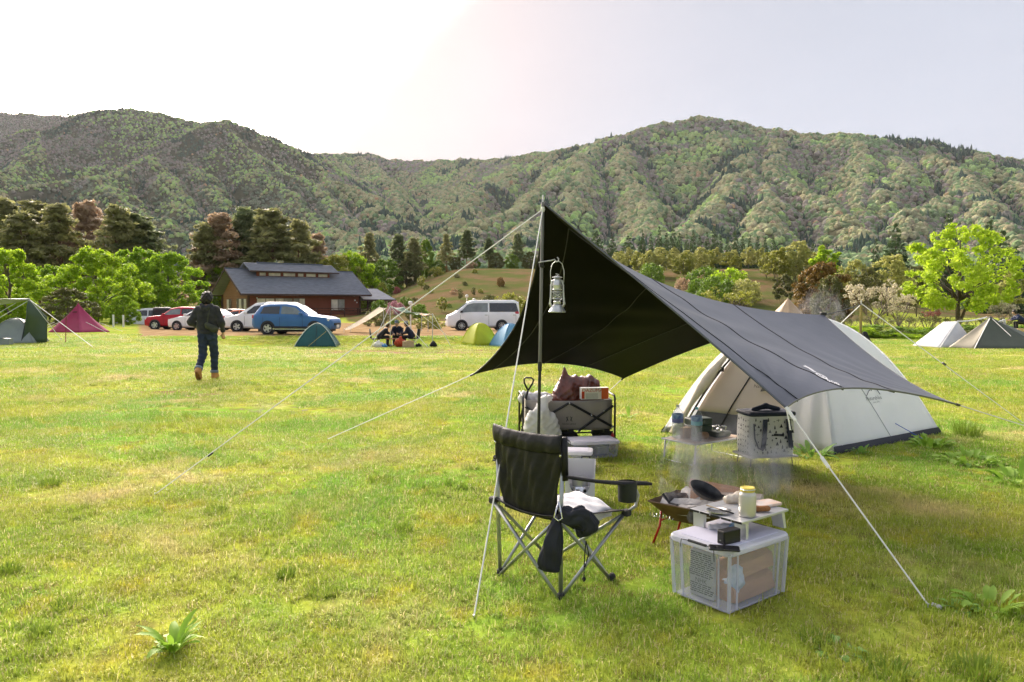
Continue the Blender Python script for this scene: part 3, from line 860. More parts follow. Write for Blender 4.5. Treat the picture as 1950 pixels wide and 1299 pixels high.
# ================================================================== trees
M_bark = mat('bark', (0.11, 0.085, 0.065), 0.9, var=.35, vs=8, bump=.6, bs=30)
M_bark_red = mat('pine_bark', (0.20, 0.115, 0.075), 0.9, var=.3, vs=8, bump=.6, bs=30)
M_bark_grey = mat('grey_bark', (0.17, 0.15, 0.13), 0.9, var=.3, vs=8, bump=.5, bs=30)
M_twig = mat('bare_twig', (0.16, 0.125, 0.115), 0.9, var=.3, vs=4)
LM = dict(
 bright=leafmat('leaf_bright', [(0.20, 0.33, 0.014), (0.33, 0.49, 0.024), (0.46, 0.60, 0.045)], .65),
 lush=leafmat('leaf_lush', [(0.15, 0.28, 0.014), (0.26, 0.42, 0.024), (0.38, 0.54, 0.04)], .65),
 yellow=leafmat('leaf_yellow', [(0.17, 0.20, 0.03), (0.29, 0.31, 0.045), (0.40, 0.40, 0.08)], .4),
 pale=leafmat('leaf_pale', [(0.28, 0.30, 0.07), (0.42, 0.43, 0.12), (0.55, 0.53, 0.20)], .4),
 olive=leafmat('leaf_olive', [(0.09, 0.11, 0.03), (0.16, 0.17, 0.05), (0.24, 0.23, 0.08)], .3),
 pine=leafmat('pine_needle', [(0.19, 0.20, 0.075), (0.29, 0.295, 0.115), (0.42, 0.40, 0.16)], .5, vs=.4),
 pine_dk=leafmat('pine_needle_dark', [(0.12, 0.165, 0.07), (0.20, 0.25, 0.105), (0.30, 0.33, 0.14)], .5, vs=.4),
 rust=leafmat('leaf_rust', [(0.30, 0.22, 0.13), (0.45, 0.32, 0.20), (0.56, 0.43, 0.29)], .5),
 orange=leafmat('leaf_orange', [(0.12, 0.085, 0.02), (0.22, 0.135, 0.03), (0.32, 0.20, 0.055)], .3),
 cedar=leafmat('cedar_needle', [(0.045, 0.085, 0.035), (0.085, 0.135, 0.05), (0.14, 0.20, 0.07)], .3, vs=.4),
 green=leafmat('leaf_green', [(0.08, 0.15, 0.015), (0.16, 0.27, 0.025), (0.25, 0.37, 0.045)], .35),
 lime=leafmat('leaf_lime', [(0.26, 0.40, 0.02), (0.40, 0.55, 0.03), (0.52, 0.64, 0.07)], .6),
 pink=leafmat('blossom_pink', [(0.32, 0.14, 0.17), (0.50, 0.25, 0.30), (0.62, 0.36, 0.42)], .35),
 white=leafmat('blossom_white', [(0.42, 0.37, 0.26), (0.60, 0.54, 0.40), (0.75, 0.70, 0.55)], .35),
 red=leafmat('blossom_red', [(0.26, 0.08, 0.07), (0.40, 0.15, 0.13), (0.50, 0.22, 0.2)], .35),
)
def leaf_cloud(name, C, Rr, per, size, m, parent, seed, flat=1.0, up=.5, aspect=1.6, shell=.55):
    """leaf-sized faces spread round clump centres C (k,3) with radii Rr (k,)"""
    r = np.random.default_rng(seed)
    C = np.asarray(C, float); Rr = np.asarray(Rr, float)
    cnt = np.maximum((per * (Rr / Rr.mean()) ** 2).astype(int), 6)
    k = np.repeat(np.arange(len(C)), cnt); n = len(k)
    d = r.normal(size=(n, 3)); d /= np.linalg.norm(d, axis=1)[:, None]
    q = r.random(n) ** shell
    P = C[k] + d * (q * Rr[k])[:, None] * np.array([1, 1, flat])
    nrm = d * .6 + r.normal(size=(n, 3)) * .7 + np.array([0, 0, up]); nrm /= np.linalg.norm(nrm, axis=1)[:, None]
    a = np.cross(nrm, r.normal(size=(n, 3))); a /= np.linalg.norm(a, axis=1)[:, None]
    b = np.cross(nrm, a)
    s = size * r.uniform(.6, 1.35, n)[:, None]
    bend = nrm * s * r.uniform(-.25, .1, n)[:, None]
    V = np.stack([P - a * s * aspect / 2, P + b * s / 2 + bend, P + a * s * aspect / 2, P - b * s / 2 + bend], 1).reshape(-1, 3)
    Fq = np.arange(4 * n).reshape(-1, 4)
    return raw_mesh(name, V, Fq, m, parent)
def limbs(t, H, trunk_r, tips, m, seed, split=.35, lean=0.0, n=6, name='trunk', fork=1):
    """tapered trunk that sends a curving limb to each tip"""
    r = random.Random(seed); mb = MB()
    top = Vector((lean * H, 0, H * .82))
    tr = [Vector((0, 0, -.15)), Vector((lean * H * .1, .02 * H, H * .2)), Vector((lean * H * .35, -.01 * H, H * .45)), Vector((lean * H * .7, .01 * H, H * .65)), top]
    mb.tube(tr, [trunk_r * 1.35, trunk_r, trunk_r * .75, trunk_r * .5, trunk_r * .18], n)
    if fork > 1:
        for q in range(1, fork):
            a = 6.28 * q / fork + r.uniform(-.4, .4)
            mb.tube([Vector((0, 0, .1)), Vector((math.cos(a) * H * .1, math.sin(a) * H * .1, H * .3)), Vector((math.cos(a) * H * .2, math.sin(a) * H * .2, H * .62))], [trunk_r * .8, trunk_r * .55, trunk_r * .15], 5)
    for p in tips:
        p = Vector(p); z0 = min(max(split * H, p.z - (Vector((p.x, p.y)).length) * r.uniform(.5, .9)), H * .75)
        k = z0 / (H * .82); b = Vector((lean * H * k, 0, z0))
        mid = b.lerp(p, .5) + Vector((r.uniform(-.1, .1), r.uniform(-.1, .1), r.uniform(-.02, .12))) * (p - b).length
        rr = trunk_r * (.42 - .25 * k)
        mb.tube([b, b.lerp(mid, .5) + Vector((0, 0, .02 * H)), mid, p], [rr, rr * .75, rr * .5, rr * .15], 4)
    return mb.build(name, m, t, smooth=True)
def broad(seed, H, Wd, m, bark=M_bark, nb=60, per=170, leaf=.2, low=.12, label='', cat='tree', trunk=.16, squash=.9, gap=0.0, fork=1, name='broadleaf_tree', nl=14, clump=.17, upf=.5):
    r = np.random.default_rng(seed)
    t = thing(name, label, cat)
    C, Rr = [], []
    for i in range(nb):
        u = (i + .5) / nb; z = low + (1 - low) * u ** .85
        # outline: broad in the middle, uneven
        prof = math.sin(math.pi * min(1, .16 + .80 * (z - low) / (1 - low))) ** .7
        a = 2.399963 * i + r.normal(0, .35)
        q = Wd / 2 * prof * (r.uniform(.45, 1.0) if i % 3 else r.uniform(.82, 1.12)) * (1 + .18 * math.sin(a * 2 + seed))
        C.append((q * math.cos(a), q * math.sin(a) * squash, H * (z * .93 + r.normal(0, .02)))); Rr.append(Wd * clump * r.uniform(.55, 1.2) * (1 - .35 * u))
    C = np.array(C); Rr = np.array(Rr)
    if gap: k = r.random(nb) > gap; C, Rr = C[k], Rr[k]
    far = np.argsort(-np.hypot(C[:, 0], C[:, 1]))[:nl]
    limbs(t, H, trunk, [tuple(C[i]) for i in far], bark, seed, split=low + .05, fork=fork)
    leaf_cloud('crown', C, Rr, per, leaf, m, t, seed, flat=.75, up=upf)
    return t
def pine(seed, H, Wd, m, label='', nlay=9, per=95, leaf=.34, bare=.33, name='pine_tree', bark=M_bark_red):
    r = np.random.default_rng(seed)
    t = thing(name, label, 'tree'); C, Rr, tips = [], [], []
    nlay = int(nlay * 1.9)
    for i in range(nlay):
        u = i / (nlay - 1); z = bare + (1 - bare) * u
        rad = Wd / 2 * (1 - .80 * u ** 1.5) * r.uniform(.55, 1.15)
        nb = max(3, int(6 * (1 - u * .6)))
        for j in range(nb):
            a = 6.283 * j / nb + r.uniform(-.4, .4) + i
            for q, s in ((1.0, .8), (.55, .9)):
                rr = rad * q * r.uniform(.8, 1.1)
                C.append((rr * math.cos(a), rr * math.sin(a), H * z + (q - .4) * -.02 * H + r.normal(0, .022 * H))); Rr.append(Wd * .115 * s * r.uniform(.6, 1.3))
            tips.append(C[-2])
    C.append((0, 0, H * .985)); Rr.append(Wd * .09)
    limbs(t, H * 1.12, .2, tips[::2], bark, seed, split=bare * .9)
    leaf_cloud('crown', C, Rr, per * .62, leaf, m, t, seed, flat=.5, up=.8, aspect=2.2)
    return t
def cedar(seed, H, Wd, m, label='', per=46, leaf=.42, name='cedar_tree'):
    r = np.random.default_rng(seed); t = thing(name, label, 'tree'); C, Rr = [], []
    nlay = 15
    for i in range(nlay):
        u = i / (nlay - 1); z = .06 + .92 * u
        rad = Wd / 2 * (1 - u) ** .8 * r.uniform(.8, 1.15) + .04 * Wd
        for j in range(max(3, int(8 * (1 - u)))):
            a = 6.283 * j / max(3, int(8 * (1 - u))) + i * 1.1 + r.uniform(-.3, .3)
            C.append((rad * math.cos(a) * .75, rad * math.sin(a) * .75, H * z + r.normal(0, .01 * H))); Rr.append(max(rad * .62, .05 * Wd))
    limbs(t, H * 1.15, .17, [], M_bark, seed)
    leaf_cloud('crown', C, Rr, per, leaf, m, t, seed, flat=.75, up=.2, aspect=2.0)
    return t
def bare_shrub(seed, H, Wd, label='', m=M_twig, leafm=None, nlf=0, name='bare_shrub', leaf=.1):
    r = random.Random(seed); t = thing(name, label, 'shrub'); mb = MB(); tips = []
    def grow(p, d, l, rr, k):
        q = p + d * l * .5 + Vector((r.uniform(-.1, .1), r.uniform(-.1, .1), 0)) * l; e = p + d * l
        mb.tube([p, q, e], [rr, rr * .8, rr * .55], 3, cap=False)
        if k == 0: tips.append(e); return
        for _ in range(r.choice((2, 3, 3))):
            nd = (d + Vector((r.gauss(0, .45), r.gauss(0, .45), r.gauss(.12, .25)))).normalized()
            grow(e if r.random() < .7 else q, nd, l * r.uniform(.55, .8), rr * .6, k - 1)
    for s in range(5):
        a = 6.28 * s / 5 + r.uniform(-.4, .4); sp = Wd / H * .7
        grow(Vector((0, 0, -.05)), Vector((math.cos(a) * sp, math.sin(a) * sp, 1)).normalized(), H * .38, .05 * H / 3, 3)
    mb.build('branches', m, t)
    if leafm:
        leaf_cloud('crown', [tuple(p) for p in tips], [Wd * .085] * len(tips), nlf, leaf, leafm, t, seed, flat=.7)
    return t
def put(proto, px, d, label, group=None, s=1.0, rz=None, mats=None, first=[], dz=0.0):
    p = on(px, d); p.z += dz
    rz = random.uniform(0, 6.28) if rz is None else rz
    if proto not in first:
        first.append(proto); proto.location = p; proto.rotation_euler = (0, 0, rz)
        proto.scale = (s,) * 3 if isinstance(s, (int, float)) else s
        proto['label'] = label
        if group: proto['group'] = group
        if mats:
            for ch in proto.children:
                k = ch.name.split('.')[0]
                if k in mats: ch.data.materials[0] = mats[k]
        return proto
    return copy_thing(proto, p, rz, s, label, group, mats)
def hpx(px, py_top, d):
    """height above ground of something that reaches the pixel row py_top at distance d"""
    return at(px, py_top, d).z - on(px, d).z

# ---- lush broadleaf trees behind the pink tent and the parked cars
G1 = 'lush broadleaf trees along the left side of the car park'
bA = broad(1, 9.0, 8.6, LM['bright'], nb=105, per=175, leaf=.2, low=.03, clump=.115)
bB = broad(2, 9.0, 7.6, LM['lush'], nb=105, per=175, leaf=.2, low=.03, clump=.115)
bC = broad(3, 9.0, 9.4, LM['bright'], nb=105, per=175, leaf=.21, low=.03, clump=.115)
def bput(p, px, top, d, lab, wide=1.0, mats=None, group=G1):
    s = hpx(px, top, d) / 9.0
    return put(p, px, d, lab, group, (s * wide, s * wide, s), mats=mats)
bput(bA, 20, 468, 66, 'bright green tree at the left edge above the dark green tent', .95)
bput(bB, -60, 470, 74, 'green tree mostly outside the left edge of view', .9)
bput(bC, 185, 470, 70, 'large bright green tree right behind the pink tent', 1.0, mats={'crown': LM['bright']})
bput(bB, 265, 466, 84, 'tall green tree between the two largest broadleaf trees', .95)
bput(bA, 322, 474, 82, 'broad green tree directly left of the wooden lodge', .88, mats={'crown': LM['lush']})
bput(bC, 425, 500, 118, 'green tree partly hidden by the lodge gable', .8, mats={'crown': LM['bright']})
bput(bB, 95, 500, 82, 'tree filling the gap left of the pink tent', .9)
bput(bA, 235, 560, 64, 'low leafy tree at the back of the pink tent', .9, mats={'crown': LM['lush']})
bput(bA, 130, 545, 58, 'dull olive rounded shrub behind the pink tent', 1.15, mats={'crown': LM['olive']})
bput(bC, 398, 550, 112, 'shaded green tree below the lodge gable behind the walker', .7, mats={'crown': LM['green']})
# ---- pines behind them
G2 = 'tall pines behind the broadleaf trees'
pA = pine(11, 16, 9.5, LM['pine']); pB = pine(12, 16, 8.0, LM['pine']); pC = pine(13, 16, 11.0, LM['pine_dk'], nlay=8, bare=.25)
def pput(p, px, top, d, lab, wide=1.0, mats=None, group=G2):
    s = hpx(px, top, d) / 16.0
    return put(p, px, d, lab, group, (s * wide, s * wide, s), mats=mats)
pput(pA, 10, 385, 112, 'dark pine at the left edge of view', 1.30)
pput(pB, 75, 388, 118, 'second pine from the left edge', 1.30)
pput(pC, 118, 395, 110, 'pine with flat layered boughs right of the second pine', 1.17, mats={'crown': LM['pine']})
pput(pA, 170, 392, 120, 'reddish brown pine between dark pines on the left', 1.10, mats={'crown': LM['rust']})
pput(pC, 225, 398, 112, 'dark pine above the large bright broadleaf tree', 1.17)
pput(pB, 268, 412, 116, 'shorter dark pine at the right end of the left pine group', 1.56, mats={'crown': LM['pine_dk']})
pput(pB, 45, 410, 105, 'lower pine in front of the left pine group', 1.43)
pput(pA, 395, 432, 118, 'pine left of the reddish tree above the lodge', 1.17)
pput(pC, 425, 412, 120, 'reddish brown spreading tree above the lodge gable', 1.23, mats={'crown': LM['rust']})
pput(pA, 470, 405, 124, 'tall dark pine directly behind the lodge', 1.17, mats={'crown': LM['pine_dk']})
pput(pB, 520, 402, 120, 'dark pine above the clerestory roof of the lodge', 1.56)
pput(pC, 570, 425, 124, 'spreading pine behind the right half of the lodge', 1.04)
pput(pB, 605, 448, 128, 'small brown pine behind the right end of the lodge', 1.04, mats={'crown': LM['rust']})
# ---- trees in the middle, on the edge of the bare slope
G3 = 'trees along the top edge of the bare slope'
pput(pC, 705, 447, 150, 'wide dark pine at the left top of the bare slope', .75, group=G3)
pput(pA, 760, 450, 155, 'dark pine with layered boughs on the slope edge', .95, mats={'crown': LM['pine_dk']}, group=G3)
pput(pB, 790, 455, 150, 'dense green pine left of the pale tree on the slope edge', 1.2, group=G3)
bput(bB, 812, 452, 158, 'pale green slim tree between dark pines', .55, mats={'crown': LM['green']}, group=G3)
pput(pC, 850, 448, 165, 'dark pine right of the pale slim tree', .8, group=G3)
pput(pA, 890, 440, 170, 'dark pine in the middle of the slope edge', 1.0, mats={'crown': LM['pine_dk']}, group=G3)
pput(pB, 930, 455, 172, 'dark pine near the guy line crossing', 1.1, group=G3, mats={'crown': LM['pine_dk']})
pput(pA, 985, 448, 178, 'dark pine left of the tarp pole', .9, group=G3, mats={'crown': LM['pine_dk']})
bput(bA, 640, 480, 122, 'yellow green round tree right of the lodge roof', .95, mats={'crown': LM['yellow']}, group=G3)
bput(bC, 672, 478, 124, 'large pale green tree right of the lodge', .75, mats={'crown': LM['bright']}, group=G3)
bput(bB, 715, 500, 128, 'green tree at the left foot of the bare slope', .8, mats={'crown': LM['green']}, group=G3)
bput(bB, 655, 530, 120, 'green bushy tree just right of the lodge eaves', .9, mats={'crown': LM['green']}, group=G3)
bput(bA, 690, 505, 126, 'olive tree between lodge and bare slope', .8, mats={'crown': LM['olive']}, group=G3)
# dark undergrowth row under the pines on the slope edge
for k, (px, top, d) in enumerate([(735, 490, 146), (775, 492, 150), (835, 495, 156), (870, 488, 162), (905, 490, 168), (945, 480, 170), (975, 482, 172), (1010, 478, 176)]):
    bput((bA, bB, bC)[k % 3], px, top, d, nth(k + 1) + ' undergrowth tree from the left below the pines of the slope edge', 1.1, mats={'crown': LM[('green', 'olive')[k % 2]]}, group='undergrowth below the slope pines')
# ---- saplings and shrubs on the bare slope
sap = broad(31, 3.0, 2.2, LM['green'], nb=26, per=70, leaf=.12, low=.18, trunk=.04, name='sapling', nl=6, clump=.2)
bush = broad(32, 2.0, 3.2, LM['green'], nb=30, per=90, leaf=.12, low=.02, trunk=.04, name='bush', cat='shrub', nl=8, clump=.2)
def small(p, px, py_base, py_top, d, lab, m, wide=1.0, group=None):
    H = 3.0 if p is sap else 2.0
    g = at(px, py_base, d); q = on(px, d)
    h = (py_base - py_top) * d / F_PX; s = h / H
    return put(p, px, d, lab, group, (s * wide, s * wide, s), mats={'crown': LM[m]})
SL = [(sap, 700, 560, 545, 126, 'green', 1.0, 'small green sapling at the lodge end of the bare slope'),
 (bush, 752, 586, 560, 92, 'pink', .75, 'pink blossoming shrub on the bare slope'),
 (bush, 771, 565, 547, 105, 'green', .8, 'green shrub above right of the pink one'),
 (sap, 803, 535, 510, 130, 'yellow', .9, 'slim yellow green sapling high on the slope'),
 (sap, 728, 560, 515, 120, 'yellow', .7, 'yellow green young tree at the left of the slope'),
 (bush, 757, 527, 514, 138, 'red', .7, 'small reddish shrub near the top of the slope'),
 (bush, 833, 512, 494, 150, 'yellow', .8, 'yellow bush at the top of the slope'),
 (bush, 843, 506, 490, 158, 'orange', .9, 'orange brown bush beside the yellow one at the slope top'),
 (bush, 896, 512, 498, 160, 'rust', .8, 'rusty round shrub at the top middle of the slope'),
 (bush, 798, 597, 570, 84, 'green', .9, 'dense dark green bush behind the small green tarp'),
 (sap, 842, 592, 560, 90, 'yellow', 1.0, 'light yellow green sapling left of the silver van'),
 (sap, 877, 568, 545, 104, 'olive', .6, 'thin dark sapling above the silver van roof'),
 (sap, 902, 562, 543, 108, 'olive', .6, 'second thin sapling above the silver van roof'),
 (bush, 953, 548, 530, 120, 'orange', .6, 'small brown bush on the upper right of the slope'),
 (bush, 930, 590, 553, 88, 'olive', .7, 'olive shrub directly behind the silver van'),
 (bush, 970, 605, 546, 72, 'yellow', .75, 'bright yellow green bush beside the black tarp edge'),
 (bush, 815, 634, 610, 58, 'yellow', 1.5, 'wide low yellow green bush left of the silver van nose'),
 (bush, 752, 615, 603, 70, 'green', 1.0, 'low green shrub at the foot of the slope'),
 (bush, 722, 570, 545, 100, 'green', .9, 'green shrub right of the lodge porch roof'),
 (bush, 716, 632, 600, 66, 'olive', .9, 'dark shrub under the lodge porch'),
 (bush, 812, 540, 530, 125, 'olive', .7, 'faint olive shrub in the middle of the slope'),
 (bush, 864, 556, 545, 112, 'rust', .7, 'brownish shrub in the middle of the slope'),
 (sap, 780, 620, 590, 76, 'olive', .7, 'olive sapling at the slope foot')]
for p, px, b, tp, d, m, w, lab in SL: small(p, px, b, tp, d, lab, m, w)
for k in range(9): # scattered tiny shrubs
    small(bush, (735, 790, 820, 855, 885, 915, 940, 870, 905)[k], 560, 552, (98, 110, 118, 96, 122, 112, 102, 135, 142)[k], ('tiny shrub at the left of the bare slope', 'tiny olive shrub near the slope middle', 'tiny yellow shrub in the slope middle', 'tiny shrub left of the slope centre line', 'tiny olive shrub high on the right slope', 'tiny yellow shrub on the right slope', 'tiny shrub at the right end of the slope', 'tiny olive shrub high in the slope middle', 'tiny yellow shrub at the top right of the slope')[k], ('green', 'olive', 'yellow')[k % 3], .9, 'tiny shrubs on the bare slope')
# ---- cedar row and yellow saplings behind the tarp
cA = cedar(41, 14, 5.6, LM['cedar']); cB = cedar(42, 14, 6.4, LM['cedar'])
r4 = random.Random(4)
G4 = 'dark cedars in a row at the foot of the right mountain'
xs = [1222, 1238, 1254, 1268, 1280, 1292, 1306, 1318, 1330, 1344, 1358, 1370, 1384, 1398, 1412, 1426, 1440, 1455, 1470]
tp = [438, 446, 432, 442, 430, 444, 446, 438, 447, 442, 430, 448, 452, 438, 450, 448, 450, 452, 446]
for x, y in zip(xs, tp):
    d = r4.uniform(205, 225); s = hpx(x, y, d) / 14
    put(cA if r4.random() < .5 else cB, x, d, nth(xs.index(x) + 1) + ' dark cedar from the left in the close row above the yellow saplings', G4, (s * .62, s * .62, s))
for k, (x, y, d, w, lab) in enumerate([(1702, 426, 150, 1.0, 'tall dark conifer left of the big bright green tree'), (1880, 418, 165, .8, 'dark conifer rising behind the big bright green tree'),
     (1905, 440, 150, 1.1, 'broad dark conifer at the right behind the bright tree'), (1800, 405, 190, .7, 'slim conifer top above the bright green tree'), (1665, 455, 200, .7, 'small distant conifer left of the tall one'), (1545, 462, 185, .8, 'dark conifer behind the orange brown tree'),
     (1590, 470, 190, .9, 'second dark conifer behind the orange brown tree'), (1500, 468, 195, .8, 'dark conifer at the right end of the sapling row'), (1930, 470, 170, 1.1, 'dark conifer at the right edge of view'),
     (1135, 440, 190, 1.3, 'dark tree just above the slanting edge of the tarp'), (1165, 452, 185, 1.4, 'rounded dark tree above the tarp edge'), (1195, 448, 195, 1.2, 'dark tree left of the cedar row')]):
    s = hpx(x, y, d) / 14; put((cA, cB)[k % 2], x, d, lab, None, (s * w, s * w, s))
# ---- saplings behind the tarp
G5 = 'yellow green young trees in a band behind the tarp'
ysap = broad(51, 6.0, 4.6, LM['pale'], nb=40, per=85, leaf=.2, low=.25, trunk=.05, name='young_tree', nl=14, bark=M_bark_grey, fork=3, clump=.16)
ysapB = broad(52, 6.0, 4.0, LM['yellow'], nb=40, per=85, leaf=.2, low=.3, trunk=.05, name='young_tree', nl=14, bark=M_bark_grey, fork=3, clump=.16)
for k in range(34):
    px = 1120 + k * 13.6 + r4.uniform(-5, 5); d = r4.uniform(128, 165)
    top = (470, 478, 474, 484, 468, 476)[k % 6] + (10 if px < 1180 else 0)
    s = hpx(px, top, d) / 6.0
    put((ysap, ysapB)[k % 3 == 0], px, d, nth(k + 1) + ' young tree from the left in the yellow green band behind the tarp', G5, (s * .95, s * .95, s), mats={'crown': LM[('pale', 'yellow', 'pale', 'yellow')[k % 4]]})
for k, (px, b, tpx, d, m, w) in enumerate([(1240, 0, 500, 122, 'green', .8), (1340, 0, 507, 112, 'green', .8), (1390, 0, 510, 108, 'bright', .8), (1330, 0, 530, 104, 'green', .7), (1362, 0, 525, 100, 'green', .8), (1300, 0, 528, 110, 'rust', .6), (1420, 0, 530, 100, 'pale', .8)]):
    s = (hpx(px, tpx, d)) / 2.0
    put(bush, px, d, ('leafy green shrub on the slope just above the tarp edge', 'large green shrub right of the sapling band above the tarp', 'bright green shrub at the right end above the tarp', 'small green shrub below the large one above the tarp', 'round green shrub between two larger ones above the tarp', 'rusty shrub on the slope above the tarp', 'pale shrub on the slope above the tarp')[k], 'shrubs on the slope above the tarp', (s * w, s * w, s), mats={'crown': LM[m]})
# ---- right hand side
airy = broad(61, 9.0, 9.6, LM['lime'], nb=150, per=62, leaf=.19, low=.20, trunk=.17, nl=44, fork=2, clump=.075, name='broadleaf_tree', upf=.3)
s = hpx(1825, 418, 62) / 9.0
put(airy, 1825, 62, 'big bright yellow green tree on the right behind the tents', None, (s * .98, s * .98, s), mats={'crown': LM['lime']})
s = hpx(1565, 494, 70) / 9.0
put(bA, 1563, 70, 'orange brown round tree behind the tarp peak', None, (s * .95, s * .95, s), mats={'crown': LM['orange']})
s = hpx(1578, 520, 66) / 9.0
put(bB, 1580, 67, 'dark olive lower tree beside the orange brown tree', None, (s * .8, s * .8, s), mats={'crown': LM['olive']})
for k, (px, top, d, m, w, lab) in enumerate([(1515, 455, 130, 'pale', 1.0, 'pale young tree above the beige tent'), (1480, 470, 125, 'yellow', 1.0, 'yellow young tree left of the pale one'), (1625, 490, 100, 'pale', .9, 'pale tree between orange tree and blossoms'),
     (1570, 466, 120, 'bright', .9, 'bright yellow tree top above the orange brown tree'), (1690, 480, 95, 'pale', 1.0, 'pale rounded tree behind the white blossoms'), (1540, 505, 110, 'olive', 1.0, 'olive tree left of the orange one'),
     (1745, 500, 100, 'olive', 1.0, 'olive tree left of the big bright one'), (1925, 515, 90, 'pale', 1.0, 'straw coloured tree at the right edge'), (1650, 505, 92, 'olive', .9, 'grey green tree behind the olive pole'), (1490, 520, 95, 'olive', 1.0, 'grey shrub tree left of the beige tent')]):
    s = hpx(px, top, d) / 6.0
    put((ysap, ysapB)[k % 2], px, d, lab, None, (s * w, s * w, s), mats={'crown': LM[m]})
bl = bare_shrub(71, 4.6, 3.6, 'white blossoming tree with bare stems behind the tarp pole', leafm=LM['white'], nlf=16, name='blossom_tree', leaf=.12)
s = hpx(1660, 512, 62) / 5.0; put(bl, 1662, 62, 'white blossoming tree with bare stems behind the olive pole', None, s)
s = hpx(1700, 535, 66) / 5.0; put(bl, 1712, 66, 'smaller white blossoming tree left of the big bright tree', None, s)
s = hpx(1910, 560, 58) / 5.0; put(bl, 1915, 58, 'white blossoming tree at the right edge above the tents', None, s)
s = hpx(1380, 530, 75) / 5.0; put(bl, 1385, 75, 'yellow weeping shrub above the middle of the tarp', None, (s * 1.2, s * 1.2, s), mats={'crown': LM['yellow']})
s = hpx(1775, 580, 60) / 5.0; put(bl, 1775, 60, 'reddish blossoming shrub under the big bright tree', None, (s, s, s), mats={'crown': LM['red']})
bs = bare_shrub(72, 3.2, 3.0, 'bare greyish brown shrub on the meadow edge')
bs2 = bare_shrub(73, 3.2, 2.6, 'bare greyish brown shrub on the meadow edge', leafm=LM['olive'], nlf=8)
for k in range(20):
    px = 1590 + k * 19 + r4.uniform(-6, 6); d = r4.uniform(50, 60)
    put((bs, bs2)[k % 2], px, d, nth(k + 1) + ' bare brown shrub from the left along the right meadow edge', 'bare shrubs along the right edge of the meadow', hpx(px, r4.uniform(585, 602), d) / 3.6)
for k in range(14):
    px = 1590 + k * 27 + r4.uniform(-8, 8); d = r4.uniform(44, 49)
    put(bush, px, d, nth(k + 1) + ' low bush from the left at the foot of the bare shrubs', 'low bushes at the foot of the bare shrubs', (1.0, 1.0, hpx(px, r4.uniform(618, 634), d) / 2), mats={'crown': LM[('green', 'bright', 'olive')[k % 3]]})
# ================================================================== lodge
def boards(name, c1, c2, pitch, rough=.75):
    """stained horizontal boarding: grain and thin dark joints"""
    m, n, o = newmat(name); N = n.nodes.new; K = n.links.new
    b = N('ShaderNodeBsdfPrincipled'); b.inputs['Roughness'].default_value = rough; b.inputs['Specular IOR Level'].default_value = .2
    tc = N('ShaderNodeTexCoord'); mp = N('ShaderNodeMapping'); mp.inputs['Scale'].default_value = (.5, .5, 9); K(tc.outputs['Object'], mp.inputs[0])
    nz = N('ShaderNodeTexNoise'); nz.inputs['Scale'].default_value = 1.6; nz.inputs['Detail'].default_value = 6; K(mp.outputs[0], nz.inputs['Vector'])
    mx = N('ShaderNodeMix'); mx.data_type = 'RGBA'; mx.inputs[6].default_value = (*c1, 1); mx.inputs[7].default_value = (*c2, 1); K(nz.outputs['Fac'], mx.inputs['Factor'])
    K(mx.outputs[2], b.inputs['Base Color']); K(b.outputs[0], o.inputs[0]); return m
M_wall_red = boards('red_brown_boards', (0.16, 0.048, 0.03), (0.26, 0.09, 0.055), .2)
M_wall_wood = boards('weathered_boards', (0.22, 0.11, 0.055), (0.38, 0.20, 0.10), .2)
M_beam = mat('dark_timber', (0.075, 0.035, 0.024), .8, var=.3, vs=3)
M_fascia = mat('fascia', (0.055, 0.03, 0.026), .7, var=.2)
M_roof = mat('slate_roof', (0.20, 0.215, 0.25), .8, spec=.1, var=.16, vs=1.5, bump=.25, bs=14, stretch=(1, 1, 6))
M_ridge = mat('ridge_metal', (0.10, 0.12, 0.165), .4, var=.1)
M_curtain = mat('curtain_behind_glass', (0.66, 0.60, 0.50), .5, var=.25, vs=1.2)
M_pane = mat('window_pane', (0.30, 0.29, 0.27), .12, var=.3, vs=1.0, spec=.8)
M_pane_dk = mat('window_pane_dark', (0.10, 0.095, 0.09), .1, var=.4, vs=1.0, spec=.8)
M_frame_w = mat('window_frame', (0.18, 0.12, 0.09), .6)
M_white = mat('white_paint', (0.72, 0.72, 0.70), .5, var=.06)
M_concrete = mat('concrete', (0.40, 0.38, 0.35), .9, var=.15, vs=2)
